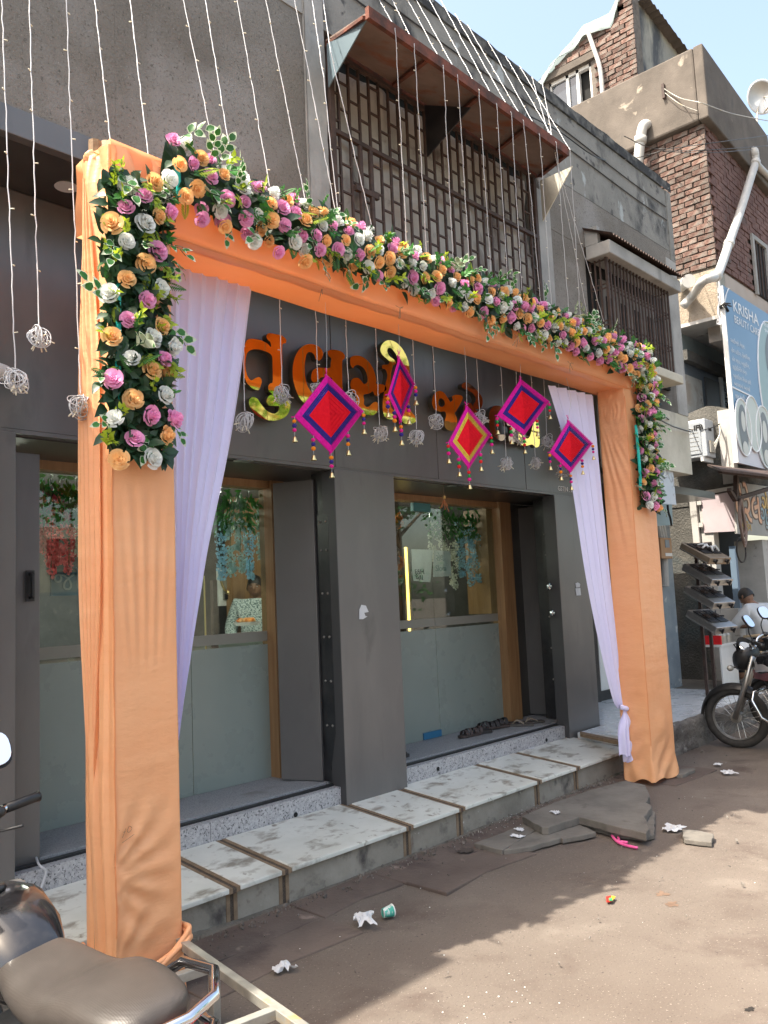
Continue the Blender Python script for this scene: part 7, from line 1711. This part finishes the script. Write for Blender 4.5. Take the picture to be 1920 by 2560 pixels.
# ------------------------------------------------------------------ motorcycles
def motorcycle(label, origin, tail, paint, col2, full=True, scale=1.0, steer=0.0, variant=0, lean=.10, group='parked motorcycles'):
    """local axes: a towards the tail, b away from the near side (bike's right), z up; the side stand is on the near (left) side"""
    O = Vector(origin); a_ = Vector((tail[0], tail[1], 0)).normalized(); b_ = Vector((-a_.y, a_.x, 0)); up_ = (Vector((0, 0, 1)) - b_*lean).normalized(); bb2 = up_.cross(a_); 
    if bb2.dot(b_) < 0: bb2 = -bb2
    W = lambda a, b, z: O + (a_*a + bb2*b + up_*z)*scale
    axis_a, axis_b = a_.copy(), bb2.copy()
    def V(a, b, z): return a_*a + bb2*b + up_*z
    t = thing('motorcycle', label, 'motorcycle', origin, group)
    def sec(a, b, z, hb, hz, da=0): return (W(a, b, z), bb2, (up_ + a_*da).normalized(), hb*scale, hz*scale)
    def tube(nm, pts, r, m, par=None, n=8, radii=None): q = MB(); q.tube([W(*p) for p in pts], r*scale, n, radii=[x*scale for x in radii] if radii else None); return q.build(nm, m, par or t, smooth=True)
    steer_m = Matrix.Rotation(steer, 3, up_); pv0 = W(-.40, 0, .9)
    def wheel(ax, par_name, w_):
        c = W(ax, 0, .305); front = ax < 0; a_, bb2 = (steer_m @ axis_a, steer_m @ axis_b) if front else (axis_a, axis_b)
        if front: c = pv0 + steer_m @ (c-pv0)
        q = MB(); R0, r0 = .262*scale, .043*scale*w_
        def tor(u, v): an, ph = 2*math.pi*u, 2*math.pi*v; rr_ = R0 + r0*math.cos(ph)*(1+.06*(math.cos(ph) > .5)*math.sin(an*60)); return c + (a_*math.cos(an)+up_*math.sin(an))*rr_ + bb2*(r0*math.sin(ph))
        q.grid(lambda u, v: tor(u, v), 72, 12, True); wh = q.build('wheel', M['rubber'], t, smooth=True)
        q = MB(); Rr_ = .222*scale
        q.grid(lambda u, v: c + (a_*math.cos(2*math.pi*u)+up_*math.sin(2*math.pi*u))*(Rr_-.012*scale*math.sin(v*math.pi)) + bb2*((v-.5)*.062*scale), 48, 4, True); q.build('rim', M['engine'], wh, smooth=True)
        q = MB(); q.lathe([(.03*scale, -.05*scale), (.055*scale, -.045*scale), (.055*scale, .045*scale), (.03*scale, .05*scale)], c, bb2, 14); q.build('hub', M['engine'], wh)
        q = MB()
        for k in range(24):
            an = 2*math.pi*k/24; an2 = an+(.35 if k % 2 else -.35); sd = 1 if (k//2) % 2 else -1
            q.tube([c+(a_*math.cos(an2)+up_*math.sin(an2))*.05*scale+bb2*.03*sd*scale, c+(a_*math.cos(an)+up_*math.sin(an))*.212*scale], .0026*scale, 4)
        q.build('spoke', M['steel'], wh); return wh
    wheel(-.64, 'front', 1.0); wheel(.62, 'rear', 1.15)
    for s in (-1, 1):
        q = MB(); q.tube([pv0 + steer_m @ (W(*p)-pv0) for p in ((-.64, .075*s, .305), (-.50, .085*s, .62), (-.385, .085*s, .90))], .022, 10, radii=[.026*scale, .024*scale, .019*scale]); q.build('fork', M['steel'], t, smooth=True); tube('shock_absorber', [(.60, .11*s, .34), (.50, .11*s, .66)], .032, M['chrome'], n=10)
        tube('swingarm', [(.18, .09*s, .34), (.62, .09*s, .30)], .02, M['black_plastic'])
    q = MB(); q.grid(lambda u, v: pv0 + steer_m @ (W(-.64 - .335*math.cos(R_(5+120*u)), (v-.5)*.15*(1-.3*abs(u-.5)), .305+.335*math.sin(R_(5+120*u)) - .05*(2*v-1)**2)-pv0), 24, 8); q.build('front_mudguard', M['black_plastic'], t, smooth=True)
    q = MB(); q.grid(lambda u, v: W(.62 - .36*math.cos(R_(60+130*u)), (v-.5)*.17, .32+.36*math.sin(R_(60+130*u)) - .04*(2*v-1)**2), 20, 6); q.build('rear_mudguard', M['black_plastic'], t, smooth=True)
    # cowl, headlamp, dials
    q = MB(); q.loft([sec(-.59, 0, .84, .05, .06), sec(-.57, 0, .845, .10, .10), sec(-.51, 0, .86, .125, .115), sec(-.45, 0, .88, .12, .10), sec(-.40, 0, .91, .095, .07)], 18); cw = q.build('headlamp_cowl', M['black_plastic'], t, smooth=True)
    q = MB(); q.lathe([(.085*scale, 0), (.07*scale, .03*scale), (.0, .04*scale)], W(-.565, 0, .85), -a_, 18); q.build('headlamp', M['chrome'], cw, smooth=True)
    q = MB(); q.grid(lambda u, v: W(-.545+.035*(2*u-1)**2+.02*v, (u-.5)*.22*(1-.12*v), .90+.17*v - .05*(2*u-1)**2*v), 12, 6); q.build('visor', M['black_plastic'], cw, smooth=True)
    q = MB(); dn = V(.62, 0, .78).normalized(); q.lathe([(.062*scale, -.03*scale), (.066*scale, 0), (.058*scale, .006*scale)], W(-.455, -.02, .985), dn, 18); dl = q.build('speedometer', M['chrome'], cw)
    q = MB(); q.lathe([(.054*scale, 0), (.05*scale, .004*scale)], W(-.4505, -.02, .991), dn, 18); q.build('dial_face', mat('dial_%d' % variant, (.42,.43,.43), rough=.25), dl)
    # handlebar
    st = Matrix.Rotation(steer, 4, up_)
    pv = W(-.40, 0, .9)
    def H(a, b, z): return pv + st @ (W(a, b, z)-pv)
    for s in (-1, 1):
        q = MB(); q.tube(catmull([H(-.39, 0, .965), H(-.385, .09*s, .97), H(-.37, .16*s, 1.035), H(-.32, .25*s, 1.06), H(-.25, .35*s, 1.05)], 5), .012*scale, 8); hb = q.build('handlebar', M['chrome'], t, smooth=True)
        q = MB(); q.tube([H(-.295, .29*s, 1.057), H(-.215, .40*s, 1.045), H(-.205, .412*s, 1.044)], .018*scale, 12, radii=[.018*scale, .018*scale, .021*scale]); q.build('grip', M['black_plastic'], hb, smooth=True)
        q = MB(); q.tube([H(-.32, .25*s, 1.055), H(-.345, .29*s, 1.05), H(-.275, .40*s, 1.025)], .006*scale, 6); q.build('lever', M['steel'], hb)
        q = MB(); q.ball(H(-.315, .255*s, 1.06), .03*scale, .03*scale, .024*scale, 10, 6); q.build('switch_pod', M['black_plastic'], hb, smooth=True)
        q = MB(); q.tube(catmull([H(-.32, .23*s, 1.065), H(-.34, .26*s, 1.15), H(-.32, .31*s, 1.22)], 5), .006*scale, 6); ms_ = q.build('mirror_stalk', M['black_plastic'], t)
        mc = H(-.31, .33*s, 1.265); mn = (a_*.80 - bb2*.18*s + up_*.50).normalized(); mu = (up_-mn*up_.dot(mn)).normalized(); mr = mn.cross(mu)
        for rr_, off, mm_, nm in ((1.0, -.012, M['black_plastic'], 'mirror_shell'), (.9, .004, M['mirror'], 'mirror_glass')):
            q = MB(); q.loft([(mc+mn*(off+d)*scale, mr, mu, .058*rr_*k*scale, .072*rr_*k*scale) for d, k in ((-.012, .7), (0, 1), (.003, .98))], 20, 2.6); q.build(nm, mm_, ms_, smooth=False)
    # tank
    q = MB(); q.loft([sec(-.34, 0, .80, .05, .05), sec(-.31, 0, .81, .10, .10), sec(-.22, 0, .825, .145, .125), sec(-.10, 0, .83, .155, .135), sec(.02, 0, .815, .135, .12), sec(.12, 0, .785, .095, .085), sec(.17, 0, .765, .06, .05)], 22, 2.7); tk = q.build('fuel_tank', paint, t, smooth=True)
    if col2:
        for s in (-1, 1):
            q = MB(); q.grid(lambda u, v: W(-.26+.30*u, s*(.156*(1-abs(u-.45)**2.2*.55)*(1-.10*(v-.5)**2)+.006 - .02*v*v), .765+.10*v*(1-.4*u)+.02*math.sin(u*3)), 14, 6); q.build('tank_flash', col2, tk, smooth=True)
            q = MB(); q.grid(lambda u, v: W(-.33+.48*u, s*(.10+.05*math.sin(u*2.6)), .695+.09*v*(1-.3*u)), 14, 4); q.build('tank_shroud', M['maroon'], tk, smooth=True)
    q = MB(); q.lathe([(.04*scale, 0), (.038*scale, .012*scale), (.0, .016*scale)], W(-.12, 0, .963), up_, 16); q.build('fuel_cap', M['black_plastic'], tk, smooth=True)
    # seat
    q = MB()
    prof = [(.06, .80, .06, .03), (.10, .815, .10, .045), (.20, .80, .125, .05), (.32, .79, .135, .05), (.42, .80, .14, .055), (.50, .835, .14, .06), (.62, .85, .135, .055), (.74, .855, .115, .045), (.80, .85, .08, .03)]
    q.loft([sec(a, 0, z, hb, hz) for a, z, hb, hz in prof], 20, 2.8); q.build('seat', M['seat'], t, smooth=True, subsurf=1)
    for s in (-1, 1):
        q = MB(); q.loft([sec(.14, .10*s, .64, .012, .05), sec(.24, .125*s, .63, .02, .10), (W(.40, .13*s, .65), bb2, up_, .02*scale, .085*scale), (W(.62, .11*s, .73), bb2, up_, .02*scale, .06*scale), (W(.80, .08*s, .79), bb2, up_, .012*scale, .03*scale)], 14); q.build('side_panel', M['maroon'] if col2 else M['black_plastic'], t, smooth=True)
        tube('footrest', [(.10, .10*s, .30), (.10, .24*s, .30)], .018, M['black_plastic'])
        tube('indicator_stalk', [(-.50, .11*s, .80), (-.51, .17*s, .80)], .009, M['black_plastic']); q = MB(); q.ball(W(-.51, .20*s, .80), .05*scale, .03*scale, .03*scale, 10, 6); q.build('indicator', M['galv'], t, smooth=True)
    tube('grab_rail', [(.52, -.15, .80), (.62, -.175, .86), (.80, -.15, .90), (.90, -.08, .905), (.92, 0, .905), (.90, .08, .905), (.80, .15, .90), (.62, .175, .86), (.52, .15, .80)], .013, M['chrome'], n=10)
    tube('carrier_tube', [(.78, -.10, .82), (.92, -.06, .86), (.98, 0, .86), (.92, .06, .86), (.78, .10, .82)], .011, M['chrome'], n=8)
    q = MB(); q.loft([sec(.80, 0, .78, .09, .04), sec(.88, 0, .77, .09, .05), sec(.93, 0, .76, .07, .035)], 14); q.build('tail_lamp', mat('tail_red_%d' % variant, (.35,.01,.01), rough=.2), t, smooth=True)
    # frame, engine, exhaust, guard
    tube('frame_tube', [(-.36, 0, .86), (-.25, 0, .55), (-.14, 0, .28), (.20, 0, .26), (.30, 0, .60), (.70, 0, .74)], .022, M['black_plastic']); tube('frame_tube', [(-.33, 0, .74), (.28, 0, .66)], .024, M['black_plastic'])
    q = MB(); q.loft([sec(-.12, 0, .34, .09, .09), sec(-.02, 0, .33, .13, .12), sec(.12, 0, .33, .13, .12), sec(.22, 0, .33, .09, .09)], 16); en = q.build('engine', M['engine'], t, smooth=True)
    for k in range(6): q = MB(); q.obox(W(-.10+.012*k, 0, .47+.025*k), a_, bb2, up_, .085*scale, .09*scale, .006*scale); q.build('cooling_fin', M['engine'], en)
    for s in (-1, 1): q = MB(); q.lathe([(.085*scale, 0), (.08*scale, .03*scale), (.03*scale, .04*scale)], W(.08, .12*s, .33), bb2*s, 18); q.build('engine_cover', M['engine'], en, smooth=True)
    tube('exhaust_pipe', [(-.16, .06, .46), (-.24, .09, .36), (-.10, .12, .22), (.25, .15, .24), (.75, .17, .32)], .024, M['chrome'], radii=[.02, .02, .02, .035, .042])
    for s in (-1, 1): tube('crash_guard', [(-.26, .03*s, .60), (-.27, .20*s, .585), (-.26, .24*s, .52), (-.20, .22*s, .36), (-.13, .14*s, .28), (-.08, .05*s, .27)], .014, M['chrome'], n=10)
    tube('side_stand', [(.08, -.12, .26), (.14, -.26-lean, .02)], .013, M['black_plastic']); tube('gear_lever', [(.0, -.14, .28), (.12, -.16, .27)], .008, M['steel'])
    q = MB(); q.obox(W(-.02, -.17, .54), a_, bb2, up_, .09*scale, .012*scale, .11*scale); q.build('radiator_box', M['black_plastic'], t)
    for s in (-1, 1): tube('cable', [(-.34, .2*s, 1.05), (-.50, .12*s, 1.02), (-.46, .05*s, .85)], .005, M['black_plastic'])
    return t
fwd_px = Vector((CF.x, CF.y, 0)).normalized()
wc0 = PZ(1872, 1862)
tl1 = Vector((-.42, -.90, 0)).normalized()
motorcycle('black, silver and maroon motorcycle on its side stand in front of the repair shop', wc0 + tl1*.64 + Vector((0, 0, .0)), tl1, M['tank_black'], M['silver'], steer=.55, variant=1)
motorcycle('dark motorcycle parked just behind the silver and maroon one at the right edge', wc0 + tl1*.60 + Vector((.80, -.12, 0)), Vector((-.35, -.93, 0)), M['tank_black'], None, steer=.1, variant=2)
motorcycle('dusty black motorcycle nearest the camera with a ribbed vinyl seat and chrome rails', (1.09, 2.29, .0), Vector((-.01, -1, 0)), M['tank_black'], None, steer=1.0, variant=3, lean=.15, scale=.90)

# ------------------------------------------------------------------ across the street (seen only as reflections)
def far_tree(x, y, h, seed):
    r = random.Random(seed); t = thing('street_tree', 'leafy street tree across the road, %s' % ('opposite the shop', 'further up the street', 'down the street')[seed % 3], 'tree', (x, y, 0), 'trees across the road')
    b = MB(); b.tube([(x, y, 0), (x+.1, y, h*.25), (x-.05, y+.1, h*.5), (x+.1, y, h*.8)], .2, 10, radii=[.22, .17, .13, .05])
    for k in range(7): a = k*.9; z = h*(.35+.06*k); b.tube([(x, y, z), (x+math.cos(a)*h*.14, y+math.sin(a)*h*.14, z+h*.1), (x+math.cos(a)*h*.28, y+math.sin(a)*h*.28, z+h*.16)], .06, 6, radii=[.08, .05, .02])
    b.build('trunk', M['strip'], t, smooth=True)
    b = MB()
    cl_ = [Vector((x+r.gauss(0, h*.17), y+r.gauss(0, h*.17), h*.66+r.gauss(0, h*.13))) for _ in range(34)]
    for k in range(4200):
        c = r.choice(cl_); p = c+Vector((r.gauss(0, .45), r.gauss(0, .45), r.gauss(0, .36))); d = Vector((r.gauss(0, 1), r.gauss(0, 1), r.gauss(0, .6))).normalized(); s = d.orthogonal().normalized()*.07; d *= .20
        b.face([p, p+d*.5+s, p+d, p+d*.5-s])
    tag(b.build('crown', M['leaf_mid'], t), kind='stuff')
far_tree(12.0, -11.0, 10.0, 0); far_tree(17.5, -10.5, 10.5, 1); far_tree(24.0, -12.0, 11.0, 2)
ob_ = thing('opposite_building', 'low cream building across the road', 'building', (3, -19, 0)); bx('wall', M['cream'], -14, 22, -19, -18.8, 0, 4.6, ob_)
for i in range(9): bx('window', M['seam'], -12+i*3.6, -10.6+i*3.6, -18.79, -18.76, 2.9, 4.2, ob_); bx('shutter', M['bluepaint'], -12.6+i*3.6, -10+i*3.6, -18.79, -18.75, 0, 2.3, ob_)
nb = thing('added_shade_building', 'added plastered block out of view left of the shop, shading the road', 'building', (-4, 6, 0)); bx('wall', M['plaster'], -9, -.7, 3.63, 9, 0, 6.7, nb); bx('side_wing', M['plaster'], -.699, -.42, 3.75, 9, 0, 4.3, nb)  # added out of view on the left; height chosen to shade the road
